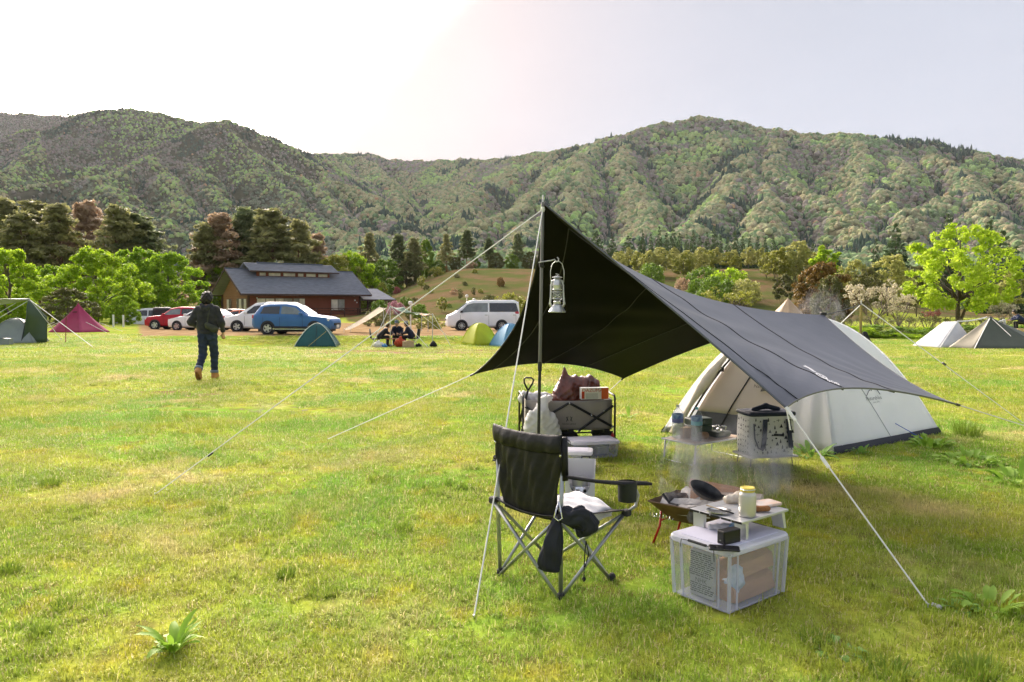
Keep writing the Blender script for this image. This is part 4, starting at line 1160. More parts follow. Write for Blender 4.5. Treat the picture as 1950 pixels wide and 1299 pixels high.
def make_lodge():
    p = on(474, 94); p.z = -0.35
    t = thing('lodge', 'dark red wooden lodge with slate blue roof and raised clerestory', 'building', p, R(40))
    Ln, Wd, fl = 15.4, 9.0, 0.35
    ez, rz_ = 3.05, 6.25                       # eaves, ridge above base
    # walls: each board a piece
    n = 13; bh = (ez - fl + .1) / n
    mb = MB(); mb.box((Ln / 2, Wd / 2, fl + (ez - fl) / 2), (Ln - .08, Wd - .08, ez - fl)); core = mb.build('wall', M_wall_red, t)
    me = None
    for k in range(n):
        if me is None:
            mb = MB(); mb.box((0, 0, 0), (Ln, .05, bh * .9)); o = mb.build('board', M_wall_red, core); me = o.data
        else:
            o = bpy.data.objects.new('board', me); COL.objects.link(o); o.parent = core
        o.location = (Ln / 2, -.01, fl + bh * (k + .5))
    ng = 24
    for k in range(ng):                        # gable boards, shortening up the gable
        z = fl + .12 + k * .245
        if z < ez: w = Wd
        else: w = Wd * (1 - (z - ez) / (rz_ - ez)) - .2
        if w < .4: break
        mb = MB(); mb.box((0, Wd / 2, z), (.05, w, .22)); mb.build('board', M_wall_wood, core)
    mb = MB(); mb.add([(.04, .05, ez - .05), (.04, Wd - .05, ez - .05), (.04, Wd / 2, rz_ - .15), (Ln - .04, .05, ez - .05), (Ln - .04, Wd - .05, ez - .05), (Ln - .04, Wd / 2, rz_ - .15)], [(0, 1, 2), (3, 5, 4), (0, 2, 5, 3), (1, 4, 5, 2)])
    mb.build('gable', M_wall_wood, t)
    for y in (0, Wd):
        for x in (0, Ln):
            mb = MB(); mb.box((x, y, (fl + ez) / 2), (.24, .24, ez - fl + .1)); mb.build('corner_post', M_beam, t)
    # roof
    ov, gv, th = 1.0, 1.3, .16
    sl = (rz_ - ez) / (Wd / 2 + ov)
    rf = None
    for s in (1, -1):
        y0 = Wd / 2 - s * (Wd / 2 + ov); y1 = Wd / 2
        P = [Vector((-gv, y0, ez - .08)), Vector((Ln + gv, y0, ez - .08)), Vector((Ln + gv, y1, rz_)), Vector((-gv, y1, rz_))]
        mb = MB(); mb.loft([P, [q + Vector((0, 0, th)) for q in P]]); o = mb.build('roof', M_roof, t)
        if rf is None: rf = o
        for k in range(1, 22):                 # courses of the roofing, each a thin raised strip
            u = k / 22; mb = MB(); c = P[0].lerp(P[3], u); c2 = P[1].lerp(P[2], u)
            mb.box(((c.x + c2.x) / 2, c.y, c.z + th + .012), (Ln + 2 * gv - .02, .05, .03), (0, 0, 0)); mb.build('roof_course', M_roof, o)
        for x in (-gv - .02, Ln + gv + .02):
            a, b = Vector((x, y0, ez - .16)), Vector((x, y1, rz_ - .08)); mb = MB()
            mb.loft([[a + Vector((dx, 0, 0)), b + Vector((dx, 0, 0)), b + Vector((dx, 0, .27)), a + Vector((dx, 0, .27))] for dx in (-.03, .03)]); mb.build('barge_board', M_fascia, t)
        mb = MB(); mb.box((Ln / 2, y0 - .03, ez - .04), (Ln + 2 * gv, .06, .24)); mb.build('fascia', M_fascia, t)
    mb = MB(); mb.box((Ln / 2, Wd / 2, rz_ + th + .02), (Ln + 2 * gv + .04, .3, .12)); mb.build('ridge_cap', M_ridge, rf)
    # clerestory
    x0, x1, yf = 2.2, 12.4, 2.95
    zr0 = ez + (yf + ov) * sl
    for y in (yf, Wd - yf):
        mb = MB(); mb.box(((x0 + x1) / 2, y, zr0 + .15), (x1 - x0, .12, 1.2)); cw = mb.build('clerestory_wall', M_wall_red, t)
        if y == yf:
            for k in range(6):
                a = x0 + .3 + (x1 - x0 - .5) * (0, .125, .33, .54, .66, .84)[k]; b = x0 + .25 + (x1 - x0 - .5) * (.105, .31, .52, .64, .82, 1.0)[k]
                mb = MB(); mb.box(((a + b) / 2, y - .07, zr0 + .36), (b - a - .08, .04, .46)); w = mb.build('window', M_frame_w, t)
                mb = MB(); mb.box(((a + b) / 2, y - .095, zr0 + .36), (b - a - .2, .02, .36)); mb.build('pane', M_curtain, w)
    top = zr0 + 1.75; yo = yf - .75
    for s in (1, -1):
        ya = Wd / 2 - s * (Wd / 2 - yo)
        P = [Vector((x0 - 1.1, ya, zr0 + .68)), Vector((x1 + 1.1, ya, zr0 + .68)), Vector((x1 + 1.1, Wd / 2, top)), Vector((x0 - 1.1, Wd / 2, top))]
        mb = MB(); mb.loft([P, [q + Vector((0, 0, .13)) for q in P]]); o = mb.build('clerestory_roof', M_roof, t)
        for k in range(1, 10):
            u = k / 10; c = P[0].lerp(P[3], u); mb = MB(); mb.box(((x0 + x1) / 2, c.y, c.z + .14), (x1 - x0 + 2.18, .05, .03)); mb.build('roof_course', M_roof, o)
        mb = MB(); mb.box(((x0 + x1) / 2, ya - s * .02, zr0 + .70), (x1 - x0 + 2.2, .05, .18)); mb.build('fascia', M_fascia, t)
    mb = MB(); mb.box(((x0 + x1) / 2 + .2, Wd / 2, top + .17), (x1 - x0 - 1, .35, .16)); mb.build('ridge_vent', M_ridge, t)
    for x in (x0 + .1, x1 - .1):
        mb = MB(); mb.add([(x, yf, zr0 + .7), (x, Wd - yf, zr0 + .7), (x, Wd / 2, top)], [(0, 1, 2)]); mb.build('gable', M_wall_wood, t)
    # windows of the long side and the gable
    def win(c, w, h, side, pane, panes=2):
        f = MB(); sz = (w, .06, h) if side == 'l' else (.06, w, h); f.box(c, sz); wo = f.build('window', M_frame_w, t)
        for k in range(panes):
            u = (k + .5) / panes - .5; q = MB(); pw = w / panes - .1
            if side == 'l': q.box((c[0] + u * w, c[1] - .04, c[2]), (pw, .03, h - .14))
            else: q.box((c[0] - .04, c[1] + u * w, c[2]), (.03, pw, h - .14))
            q.build('pane', pane[k % len(pane)], wo)
        q = MB()
        if side == 'l': q.box((c[0], c[1] - .06, c[2] - h / 2 - .05), (w + .2, .12, .07))
        else: q.box((c[0] - .06, c[1], c[2] - h / 2 - .05), (.12, w + .2, .07))
        q.build('sill', M_frame_w, wo)
    win((2.15, -.05, 1.55), 2.3, 2.1, 'l', [M_curtain, M_curtain], 2)
    win((4.55, -.05, 1.55), 2.3, 2.1, 'l', [M_curtain, M_pane], 2)
    win((6.6, -.05, 1.55), 1.6, 2.1, 'l', [M_pane, M_curtain], 2)
    win((12.1, -.05, 1.75), 2.0, 1.5, 'l', [M_curtain, M_pane], 2)
    win((-.05, 2.2, 1.75), 3.4, 1.6, 'g', [M_curtain, M_pane_dk, M_curtain, M_pane_dk], 4)
    win((-.05, 6.6, 1.75), 1.6, 1.5, 'g', [M_pane_dk, M_curtain], 2)
    for (x, y, z) in ((14.6, -.08, 2.35), (14.9, -.08, 2.05), (1.0, -.08, 2.6)):
        mb = MB(); mb.lathe([(.03, 0), (.09, .03), (.1, .1), (.0, .16)], 8, (x, y, z), (R(90), 0, 0)); mb.build('outdoor_lamp', M_white, t)
    mb = MB(); mb.box((-.08, 3.0, 3.7), (.06, 1.3, .5)); mb.build('sign_board', mat('pale_wood', (.5, .36, .2), .7, var=.2), t)
    mb = MB(); mb.box((-.08, 1.7, 3.4), (.06, .5, .8)); mb.build('sign_board', mat('orange_wood', (.42, .2, .08), .7, var=.2), t)
    # porch at the right end
    q0, q1 = Ln + .3, Ln + 4.6
    P = [Vector((q0, -.6, 2.35)), Vector((q1 + .8, -.6, 2.35)), Vector((q1 - .2, 3.0, 3.9)), Vector((q0, 3.0, 3.9))]
    mb = MB(); mb.loft([P, [q + Vector((0, 0, .14)) for q in P]]); pr = mb.build('porch_roof', M_roof, t)
    P2 = [Vector((q0, 6.6, 2.35)), Vector((q1 + .8, 6.6, 2.35)), Vector((q1 - .2, 3.0, 3.9)), Vector((q0, 3.0, 3.9))]
    mb = MB(); mb.loft([P2, [q + Vector((0, 0, .14)) for q in P2]]); mb.build('porch_roof', M_roof, t)
    mb = MB(); mb.box(((q0 + q1) / 2 + .3, -.62, 2.38), (q1 - q0 + 1.0, .05, .2)); mb.build('fascia', M_fascia, pr)
    for x in (q0 + 1.6, q1):
        for y in (0, 6.0):
            mb = MB(); mb.box((x, y, 1.15), (.2, .2, 2.5)); mb.build('porch_post', M_beam, t)
            mb = MB(); mb.tube([(x, y, 1.7), (x + .5, y, 2.3)], .05, 4); mb.build('brace', M_beam, t)
    # deck with rails
    mb = MB(); mb.box((Ln / 2 + 2.4, -1.15, .22), (Ln + 4.6, 2.2, .2)); dk = mb.build('deck', M_wall_wood, t)
    for k in range(11):
        x = .2 + k * (Ln + 4.2) / 10
        mb = MB(); mb.box((x, -2.2, .75), (.12, .12, 1.15)); mb.build('rail_post', M_beam, dk)
        mb = MB(); mb.box((x, -2.0, -.15), (.22, .22, .6)); mb.build('deck_pier', M_concrete, dk)
    for z in (.62, .95, 1.28):
        mb = MB(); mb.box((Ln / 2 + 2.3, -2.2, z), (Ln + 4.4, .07, .09)); mb.build('rail', M_beam, dk)
    for s in (1, -1):
        for k in range(5, 10):
            x = .2 + k * (Ln + 4.2) / 10; x2 = x + (Ln + 4.2) / 10; mb = MB()
            mb.tube([(x, -2.2, .62 if s > 0 else 1.25), (x2, -2.2, 1.25 if s > 0 else .62)], .03, 4); mb.build('brace', M_beam, dk)
    mb = MB()
    for k in range(5): mb.box((Ln + 5.4 + .28 * k, -1.6, .18 - .16 * k), (.3, 1.2, .1))
    mb.build('stair', M_concrete, t)
make_lodge()

# ================================================================== vehicles
M_tyre = mat('tyre', (0.018, 0.018, 0.019), .85, var=.2)
M_rim = mat('alloy_rim', (0.55, 0.56, 0.58), .3, metal=.85, var=.1)
M_arch = mat('arch_trim', (0.03, 0.031, 0.034), .7)
M_glass = mat('car_glass', (0.02, 0.024, 0.028), .05, spec=.9, var=.2, vs=2)
M_glass_lt = mat('car_glass_clear', (0.16, 0.19, 0.20), .06, spec=.9, var=.3, vs=2)
M_light_w = mat('head_lamp', (0.75, 0.76, 0.78), .15, spec=.8)
M_light_r = mat('tail_lamp', (0.45, 0.02, 0.03), .2, spec=.7)
M_chrome = mat('bright_trim', (0.7, 0.71, 0.73), .2, metal=.9, var=.05)
M_plate = mat('number_plate', (0.7, 0.7, 0.68), .5)
def carpaint(name, c, flake=.3): return mat(name, c, .5, metal=flake * .5, var=.05, vs=1.5, coat=.08, spec=.3)
def ring(x, st):
    z0, zb, zr, wb, wr = st
    h = [(wb * .86, z0), (wb * .98, z0 + .10), (wb, (z0 + zb) * .5), (wb * .985, zb - .06), (wb * .95, zb), (wr + (wb * .95 - wr) * .12, zr - .10 * (zr - zb) - .02), (wr * .9, zr - .012), (wr * .45, zr)]
    return [Vector((x, y, z)) for y, z in h] + [Vector((x, -y, z)) for y, z in reversed(h)]
KINDS_CAR = {
 # x from the front bumper; z0 sill, belt height, top height, half width, half width of top
 'suv': (4.62, [(0, (.40, .70, .72, .62, .50)), (.10, (.30, .82, .85, .80, .62)), (.35, (.27, .93, .97, .88, .70)), (1.10, (.27, 1.02, 1.06, .90, .74)), (1.35, (.27, 1.04, 1.10, .90, .72)), (2.10, (.27, 1.06, 1.60, .90, .62)), (2.7, (.27, 1.07, 1.70, .90, .64)), (3.6, (.27, 1.08, 1.68, .90, .63)), (4.15, (.29, 1.10, 1.60, .88, .60)), (4.45, (.33, 1.08, 1.22, .84, .62)), (4.62, (.42, .92, .95, .70, .55))], (.95, 3.62), .345),
 'minivan': (4.7, [(0, (.40, .68, .70, .62, .50)), (.12, (.25, .80, .83, .80, .62)), (.7, (.22, .98, 1.02, .86, .70)), (1.0, (.22, 1.04, 1.12, .86, .70)), (1.95, (.22, 1.06, 1.74, .86, .64)), (2.6, (.22, 1.06, 1.82, .86, .66)), (4.2, (.22, 1.06, 1.80, .86, .66)), (4.6, (.26, 1.06, 1.60, .85, .66)), (4.7, (.35, .95, 1.0, .78, .62))], (.88, 3.75), .32),
 'hatch': (4.3, [(0, (.40, .66, .68, .60, .50)), (.12, (.25, .76, .79, .78, .60)), (.85, (.22, .92, .96, .84, .68)), (1.15, (.22, .95, 1.00, .84, .68)), (2.0, (.22, .98, 1.44, .84, .60)), (2.6, (.22, .99, 1.50, .84, .62)), (3.5, (.22, 1.0, 1.46, .84, .60)), (4.15, (.26, 1.0, 1.10, .82, .62)), (4.3, (.36, .88, .92, .70, .56))], (.82, 3.4), .31),
 'van': (4.85, [(0, (.42, .78, .80, .70, .60)), (.08, (.28, .98, 1.02, .86, .70)), (.45, (.24, 1.10, 1.16, .92, .78)), (.62, (.24, 1.14, 1.26, .93, .78)), (1.40, (.24, 1.16, 1.90, .93, .74)), (1.75, (.24, 1.16, 2.02, .93, .76)), (4.55, (.24, 1.16, 2.03, .93, .77)), (4.8, (.28, 1.16, 1.90, .92, .77)), (4.85, (.40, 1.1, 1.5, .88, .76))], (.98, 3.65), .33),
 'wagon': (3.4, [(0, (.40, .72, .74, .62, .54)), (.10, (.24, .88, .92, .72, .60)), (.55, (.22, 1.0, 1.05, .74, .64)), (.75, (.22, 1.02, 1.12, .74, .64)), (1.25, (.22, 1.04, 1.66, .74, .62)), (1.7, (.22, 1.04, 1.75, .74, .64)), (3.15, (.22, 1.04, 1.74, .74, .64)), (3.33, (.26, 1.04, 1.6, .73, .63)), (3.4, (.36, .95, 1.1, .70, .6))], (.55, 2.85), .28),
}
def lerp_station(sts, x):
    for (xa, a), (xb, b) in zip(sts[:-1], sts[1:]):
        if xa <= x <= xb:
            k = (x - xa) / (xb - xa); return tuple(p + (q - p) * k for p, q in zip(a, b))
    return sts[-1][1]
def car(name, label, cat, kind, loc, yaw, paint, glass=(1.0, None), cladding=None, rails=False, spokes=5, rimm=None):
    Lc, sts, wheels, wr_ = KINDS_CAR[kind]
    t = thing(name, label, cat, loc, yaw)
    X = lambda x: Lc / 2 - x                    # local +X is the front
    dense = []
    for (xa, a), (xb, b) in zip(sts[:-1], sts[1:]):
        for k in range(3): dense.append(xa + (xb - xa) * k / 3)
    dense.append(sts[-1][0])
    rings_ = []
    for x in dense:
        rings_.append([Vector((X(x), p.y, p.z)) for p in ring(0, lerp_station(sts, x))])
    mb = MB(); mb.loft(rings_); body = mb.build('body', paint, t, smooth=True, sharp=38)
    # glass: the belt-to-roof band, set 6 mm proud, cut into panes by the pillars
    roof0 = next(x for x, s in sts if s[2] - s[1] > .45); cowl = [x for x, s in sts if x < roof0][-1]
    tail = [x for x, s in sts if s[2] - s[1] > .35][-1]
    def sidept(x, u, s):
        st = lerp_station(sts, x); rg = ring(0, st); a, b = rg[4], rg[5]
        p = a.lerp(b, u); return Vector((X(x), (p.y + .006) * s, p.z + .004))
    mid = roof0 + (tail - roof0) * .40
    for s in (1, -1):
        x_a = cowl + (roof0 - cowl) * .30
        mb = MB(); nn = 6
        lo = [x_a + (mid - .05 - x_a) * k / nn for k in range(nn + 1)]
        mb.grid([[sidept(x, .10, s), sidept(max(x, x_a + (roof0 - x_a) * .9), .88, s)] for x in lo]); mb.build('side_window', M_glass_lt if kind in ('suv', 'van') else M_glass, t)
        lo = [mid + .05 + (tail - .12 - mid) * k / nn for k in range(nn + 1)]
        mb = MB(); mb.grid([[sidept(x, .10, s), sidept(min(x, tail - .22), .88, s)] for x in lo]); mb.build('side_window', M_glass, t)
        if kind == 'suv':
            lo = [tail - .02 + .2 * k / 3 for k in range(4)]
        mb = MB(); mb.rbox((X(cowl + (roof0 - cowl) * .45), s * (sts[4][1][3] + .10), sts[4][1][1] + .10), (.16, .2, .15), .05); mb.build('mirror', paint if kind != 'van' else M_arch, t, smooth=True)
        for xh in (mid - .18, tail - .35):
            mb = MB(); st = lerp_station(sts, xh); mb.rbox((X(xh), s * (st[3] * .99), st[1] - .13), (.2, .05, .035), .01); mb.build('door_handle', M_chrome if kind != 'suv' else paint, t)
        for xd in (x_a + .05, mid, tail - .25):      # door shut lines
            st = lerp_station(sts, xd); mb = MB(); w = st[3]
            mb.grid([[Vector((X(xd) - .008, s * (w + .003), z)), Vector((X(xd) + .008, s * (w + .003), z))] for z in (st[0] + .16, (st[0] + st[1]) / 2, st[1] - .1)]); mb.build('door_gap', M_arch, body)
        st = lerp_station(sts, .3); mb = MB(); mb.rbox((X(.30), s * st[3] * .80, st[1] - .10), (.34, .28, .14), .05); mb.build('head_lamp', M_light_w, t, smooth=True)
        st = lerp_station(sts, Lc - .14); mb = MB(); mb.rbox((X(Lc - .17), s * st[3] * .86, st[1] - .07), (.26, .22, .18 if kind != 'van' else .34), .04); mb.build('tail_lamp', M_light_r, t, smooth=True)
        for xw in wheels:
            st = lerp_station(sts, xw); w = st[3]
            mb = MB(); mb.lathe([(wr_ * 1.22, -.05), (wr_ * 1.22, .012), (wr_ * 1.10, .02), (.0, .02)], 22, (X(xw), s * (w - .005), wr_ * 1.02), (R(-90 * s), 0, 0)); mb.build('wheel_arch', cladding or M_arch, t)
            mb = MB(); mb.lathe([(wr_ * .62, -.2), (wr_ * .96, -.2), (wr_, -.15), (wr_, .0), (wr_ * .95, .035), (wr_ * .68, .04)], 24, (X(xw), s * (w - .01), wr_), (R(-90 * s), 0, 0), cap=False); wo = mb.build('wheel', M_tyre, t, smooth=True, sharp=50)
            mb = MB(); mb.lathe([(wr_ * .69, .03), (wr_ * .66, .05), (wr_ * .60, .022), (wr_ * .60, -.03)], 24, (X(xw), s * (w - .005), wr_), (R(-90 * s), 0, 0), cap=False)
            for k in range(spokes):
                a = 6.283 * k / spokes; c = Vector((math.cos(a), 0, math.sin(a)))
                mb.box(Vector((X(xw), s * (w + .022), wr_)) + c * wr_ * .33, (wr_ * .62, .025, wr_ * (.30 if spokes < 7 else .10)), (0, -a, 0))
            mb.build('rim', rimm or M_rim, wo)
        if cladding:
            mb = MB(); mb.box((0, s * (sts[5][1][3] + .004), .38), (Lc * .56, .03, .16)); mb.build('sill_cladding', cladding, t)
            mb = MB(); mb.box((0, s * (sts[5][1][3] + .012), .31), (Lc * .46, .03, .03)); mb.build('sill_trim', M_chrome, t)
        if rails:
            mb = MB(); mb.tube([(X(roof0 + .35), s * .56, 1.68), (X(roof0 + .5), s * .56, 1.75), (X(tail - .4), s * .56, 1.73), (X(tail - .2), s * .55, 1.64)], .02, 5); mb.build('roof_rail', M_chrome, t)
    # windscreen and rear window
    def across(x, u):
        st = lerp_station(sts, x); return [Vector((X(x), y * st[4] * .92, st[2] + .008)) for y in (-1, -.5, 0, .5, 1)]
    mb = MB(); mb.grid([across(cowl + (roof0 - cowl) * k, 0) for k in (.10, .4, .7, .93)]); mb.build('windscreen', M_glass_lt, t)
    e = sts[-2][0]
    mb = MB(); mb.grid([across(tail + (e - tail) * k, 0) for k in (.12, .5, .88)]); mb.build('rear_window', M_glass, t)
    st = lerp_station(sts, .06)
    mb = MB(); mb.rbox((X(-.0), 0, st[1] - .20), (.1, .9, .13), .03); mb.build('grille', M_arch, t)
    mb = MB(); mb.rbox((X(-.03), 0, st[0] + .12), (.06, .36, .17), .01); mb.build('number_plate', M_plate, t)
    mb = MB(); mb.rbox((X(Lc + .01), 0, .62), (.06, .36, .17), .01); mb.build('number_plate', M_plate, t)
    mb = MB(); mb.box((0, 0, .24), (Lc * .86, 1.3, .14)); mb.build('underbody', M_arch, t)
    return t
P_blue = carpaint('blue_paint', (0.05, 0.15, 0.36), .3); P_white = carpaint('white_car_paint', (0.82, 0.82, 0.83), .03)
P_silver = carpaint('silver_van_paint', (0.82, 0.83, 0.87), .08); P_red = carpaint('red_paint', (0.42, 0.012, 0.03), .25)
P_black = carpaint('black_paint', (0.02, 0.02, 0.022), .2); P_orange = carpaint('orange_paint', (0.55, 0.12, 0.05), .2)
def cpos(px, d, z=None):
    p = on(px, d); return p
car('blue_suv', 'blue estate car with roof rails parked before the lodge', 'car', 'suv', cpos(566, 42), R(-8), P_blue, cladding=M_arch, rails=True)
car('white_minivan', 'white people carrier behind the tail of the blue car', 'car', 'minivan', cpos(505, 47), R(183), P_white)
car('silver_van', 'silver white van with dark windows right of the campers', 'van', 'van', cpos(918, 51), R(188), P_silver, spokes=9)
car('red_hatchback', 'red hatchback parked left of the walking person', 'car', 'suv', cpos(340, 57), R(176), P_red)
car('white_hatchback', 'white car between the red car and the walking person', 'car', 'hatch', cpos(384, 52), R(170), P_white)
car('white_wagon', 'white boxy wagon at the left end of the parked cars', 'car', 'minivan', cpos(275, 70) + Vector((0, 0, -.35)), R(182), P_white)
car('black_suv', 'black car seen between the white wagon and red car', 'car', 'wagon', cpos(311, 64) + Vector((0, 0, -.1)), R(110), P_black)
car('orange_car', 'orange red car half hidden behind the white people carrier', 'car', 'hatch', cpos(452, 60), R(178), P_orange)
car('dark_car', 'dark car half hidden right behind the walking person', 'car', 'hatch', cpos(430, 66), R(178), P_black)
# ================================================================== people
M_skin = mat('skin', (0.52, 0.31, 0.21), .55, var=.06)
M_hair = mat('black_hair', (0.014, 0.011, 0.010), .5, var=.3, vs=40, bump=.5, bs=120)
M_hair_br = mat('brown_hair', (0.05, 0.028, 0.018), .5, var=.3, vs=40)
M_hoodie = mat('charcoal_hoodie', (0.024, 0.025, 0.030), .9, var=.25, vs=9, bump=.35, bs=14, sheen=.2)
M_denim = mat('dark_denim', (0.018, 0.028, 0.058), .85, var=.4, vs=7, bump=.3, bs=18)
M_denim_lt = mat('denim_turn_up', (0.16, 0.20, 0.27), .9)
M_boot = mat('tan_boot', (0.46, 0.23, 0.075), .7, var=.15, vs=14)
M_sole = mat('brown_sole', (0.20, 0.085, 0.03), .8, var=.3, vs=30)
M_bag_olive = mat('olive_bag', (0.045, 0.05, 0.034), .8, var=.2)
M_navy = mat('navy_cloth', (0.012, 0.016, 0.035), .85, var=.2)
M_black_cloth = mat('black_cloth', (0.012, 0.012, 0.014), .8, var=.3, vs=8, bump=.3, bs=20)
M_grey_cloth = mat('grey_cloth', (0.30, 0.30, 0.31), .85, var=.2)
M_redcl = mat('red_brown_cloth', (0.20, 0.035, 0.025), .8, var=.3)
def hand_caps(w, d, side, curl=.5, up=Vector((0, 0, 1)), s=1.0):
    """palm and five bent fingers continuing from wrist w in direction d"""
    w, d = Vector(w), Vector(d).normalized(); x = d.cross(up).normalized() * side; n = x.cross(d).normalized() * side
    c = [(w, w + d * .085 * s, .024 * s, .030 * s)]
    for k, (o, l) in enumerate(((-.026, .062), (-.009, .072), (.009, .068), (.026, .054))):
        a = w + d * .085 * s + x * o * s; b = a + (d * (1 - curl * .3) + n * curl * .5) * l * .5 * s; e = b + (d * (1 - curl) + n * curl) * l * .5 * s
        c += [(a, b, .010 * s, .009 * s), (b, e, .009 * s, .008 * s)]
    a = w + d * .03 * s - x * .026 * s; b = a + (d * .6 - x * .6 + n * .3) * .045 * s; c += [(a, b, .012 * s, .011 * s), (b, b + (d * .9 + n * .4) * .032 * s, .011 * s, .009 * s)]
    return [(tuple(p), tuple(q), r1, r2) for p, q, r1, r2 in c]
def make_walker():
    g = ground(397, 722); g.z = gh(g.x, g.y)
    t = thing('person', 'person in charcoal hoodie and dark jeans walking away across the meadow', 'person', g, R(4))
    wR = Vector((.285, .07, .93))
    body = [((0, .04, 1.63), (0, .05, 1.60), .092, .082), ((0, .045, 1.58), (0, .06, 1.54), .062, .052), ((0, .02, 1.50), (0, .02, 1.40), .055, .07),
            ((-.03, .02, 1.36), (-.03, .01, .95), .10, .10), ((.03, .02, 1.36), (.03, .01, .95), .10, .10), ((-.19, .01, 1.40), (.19, .01, 1.40), .05, .05),
            ((.19, .01, 1.40), (.285, -.03, 1.14), .045, .038), ((.285, -.03, 1.14), tuple(wR), .036, .025),
            ((-.19, .01, 1.40), (-.305, -.06, 1.15), .045, .038), ((-.305, -.06, 1.15), (-.19, .12, 1.02), .036, .026),
            ((.09, .0, .92), (.10, .09, .50), .07, .05), ((.10, .09, .50), (.09, .10, .10), .046, .034), ((-.09, .0, .92), (-.09, -.03, .48), .07, .05), ((-.09, -.03, .48), (-.085, -.34, .20), .046, .034),
            ((.09, .08, .07), (.095, .24, .045), .034, .03), ((-.085, -.35, .17), (-.085, -.27, .055), .034, .03),
            ((-.092, .04, 1.605), (-.096, .03, 1.585), .016, .014), ((.092, .04, 1.605), (.096, .03, 1.585), .016, .014), ((0, .135, 1.60), (0, .145, 1.585), .016, .016)]
    body += hand_caps(wR, (.0, .12, -1), 1) + hand_caps((-.19, .12, 1.02), (.6, .5, -.5), -1)
    blob('body', body, .018, .0135, M_skin, t)
    eye = MB()
    for s in (1, -1): eye.lathe([(.0, 0), (.014, .002), (.014, .006), (0, .01)], 8, (s * .034, .128, 1.622), (R(-90), 0, 0))
    eye.build('eyes', M_white, t)
    wr = lambda P: .006 * np.sin(P[..., 2] * 46 + P[..., 0] * 22) * np.sin(P[..., 0] * 31 + P[..., 1] * 17)
    hood = [((-.075, .0, 1.34), (-.085, .0, 1.05), .125, .118), ((.075, .0, 1.34), (.085, .0, 1.05), .125, .118), ((-.08, .01, 1.02), (.08, .01, 1.02), .122, .122), ((-.15, .0, 1.395), (.15, .0, 1.395), .075, .075),
            ((-.185, .0, 1.39), (-.305, -.06, 1.15), .078, .066), ((-.305, -.06, 1.15), (-.215, .09, 1.045), .064, .048), ((.185, .0, 1.39), (.285, -.03, 1.14), .078, .064), ((.285, -.03, 1.14), (.287, .045, .975), .062, .046)]
    blob('hoodie', hood, .045, .014, M_hoodie, t, warp=wr)
    blob('hood', [((-.085, -.045, 1.47), (-.05, -.075, 1.44), .045, .05), ((.085, -.045, 1.47), (.05, -.075, 1.44), .045, .05), ((-.05, -.08, 1.43), (.05, -.08, 1.43), .052, .052), ((-.09, .0, 1.49), (-.085, -.045, 1.47), .03, .045), ((.09, .0, 1.49), (.085, -.045, 1.47), .03, .045), ((0, -.10, 1.38), (0, -.09, 1.42), .035, .045)], .03, .012, M_hoodie, t, warp=wr)
    mb = MB(); mb.lathe([(.155, 0), (.165, .012), (.165, .055), (.155, .065)], 20, (0, .0, .915), sx=1.22, sy=.86, cap=False); mb.build('waistband', M_hoodie, t, smooth=True)
    wj = lambda P: .006 * np.sin(P[..., 2] * 60 + P[..., 1] * 25 + P[..., 0] * 14) * (np.abs(P[..., 2] - .45) < .45)
    blob('trousers', [((-.075, -.01, .94), (-.08, -.015, .86), .115, .105), ((.075, -.01, .94), (.08, -.01, .86), .115, .105), ((.09, .0, .84), (.10, .085, .50), .098, .078), ((.10, .085, .50), (.092, .085, .155), .076, .066), ((-.09, -.01, .84), (-.09, -.03, .49), .098, .078), ((-.09, -.03, .49), (-.087, -.295, .245), .076, .066)], .03, .013, M_denim, t, warp=wj)
    mb = MB(); mb.lathe([(.062, -.03), (.078, -.028), (.080, .02), (.066, .026)], 16, (.092, .085, .15), cap=False); mb.build('turn_up', M_denim_lt, t, smooth=True)
    mb = MB(); mb.lathe([(.062, -.03), (.078, -.028), (.080, .02), (.066, .026)], 16, (-.087, -.30, .238), (R(-48), 0, 0), cap=False); mb.build('turn_up', M_denim_lt, t, smooth=True)
    for nm, an, toe, heel in (('boot', (.092, .085, .13), (.095, .24, .045), (.09, .055, .04)), ('boot', (-.086, -.325, .215), (-.085, -.262, .05), (-.085, -.395, .185))):
        b = blob(nm, [(an, heel, .056, .045), (heel, toe, .045, .048), (an, tuple((Vector(an) * .4 + Vector(toe) * .6)), .055, .05)], .03, .012, M_boot, t)
        a, c = Vector(heel), Vector(toe); d = (c - a).normalized(); sd = Vector((1, 0, 0)); n = d.cross(sd).normalized()
        if n.y > 0 and an[0] < 0: n = -n
        if an[0] > 0 and n.z > 0: n = -n
        q = MB(); rg = []
        for off in (.040, .060):
            ring_ = []
            for k in range(16):
                u = 2 * math.pi * k / 16; ln = (c - a).length / 2 + .052
                ring_.append((a + c) / 2 + d * math.cos(u) * ln + sd * math.sin(u) * (.043 + .008 * math.cos(u)) + n * off)
            rg.append(ring_)
        q.loft(rg); q.build('sole', M_sole, b)
    hw = lambda P: .010 * np.sin(P[..., 0] * 95) * np.sin(P[..., 2] * 70 + 1) - .004 * np.sin(P[..., 1] * 120)
    blob('hair', [((0, .022, 1.655), (0, .02, 1.62), .106, .102), ((-.05, -.02, 1.60), (.05, -.02, 1.60), .068, .068), ((-.045, -.03, 1.55), (.045, -.03, 1.55), .042, .042), ((-.03, .06, 1.70), (.04, .05, 1.70), .05, .05)], .03, .011, M_hair, t, warp=hw)
    bg_ = blob('shoulder_bag', [((.04, -.16, 1.10), (.19, -.13, 1.02), .045, .05), ((.06, -.165, 1.06), (.16, -.15, .99), .05, .045)], .03, .013, M_bag_olive, t)
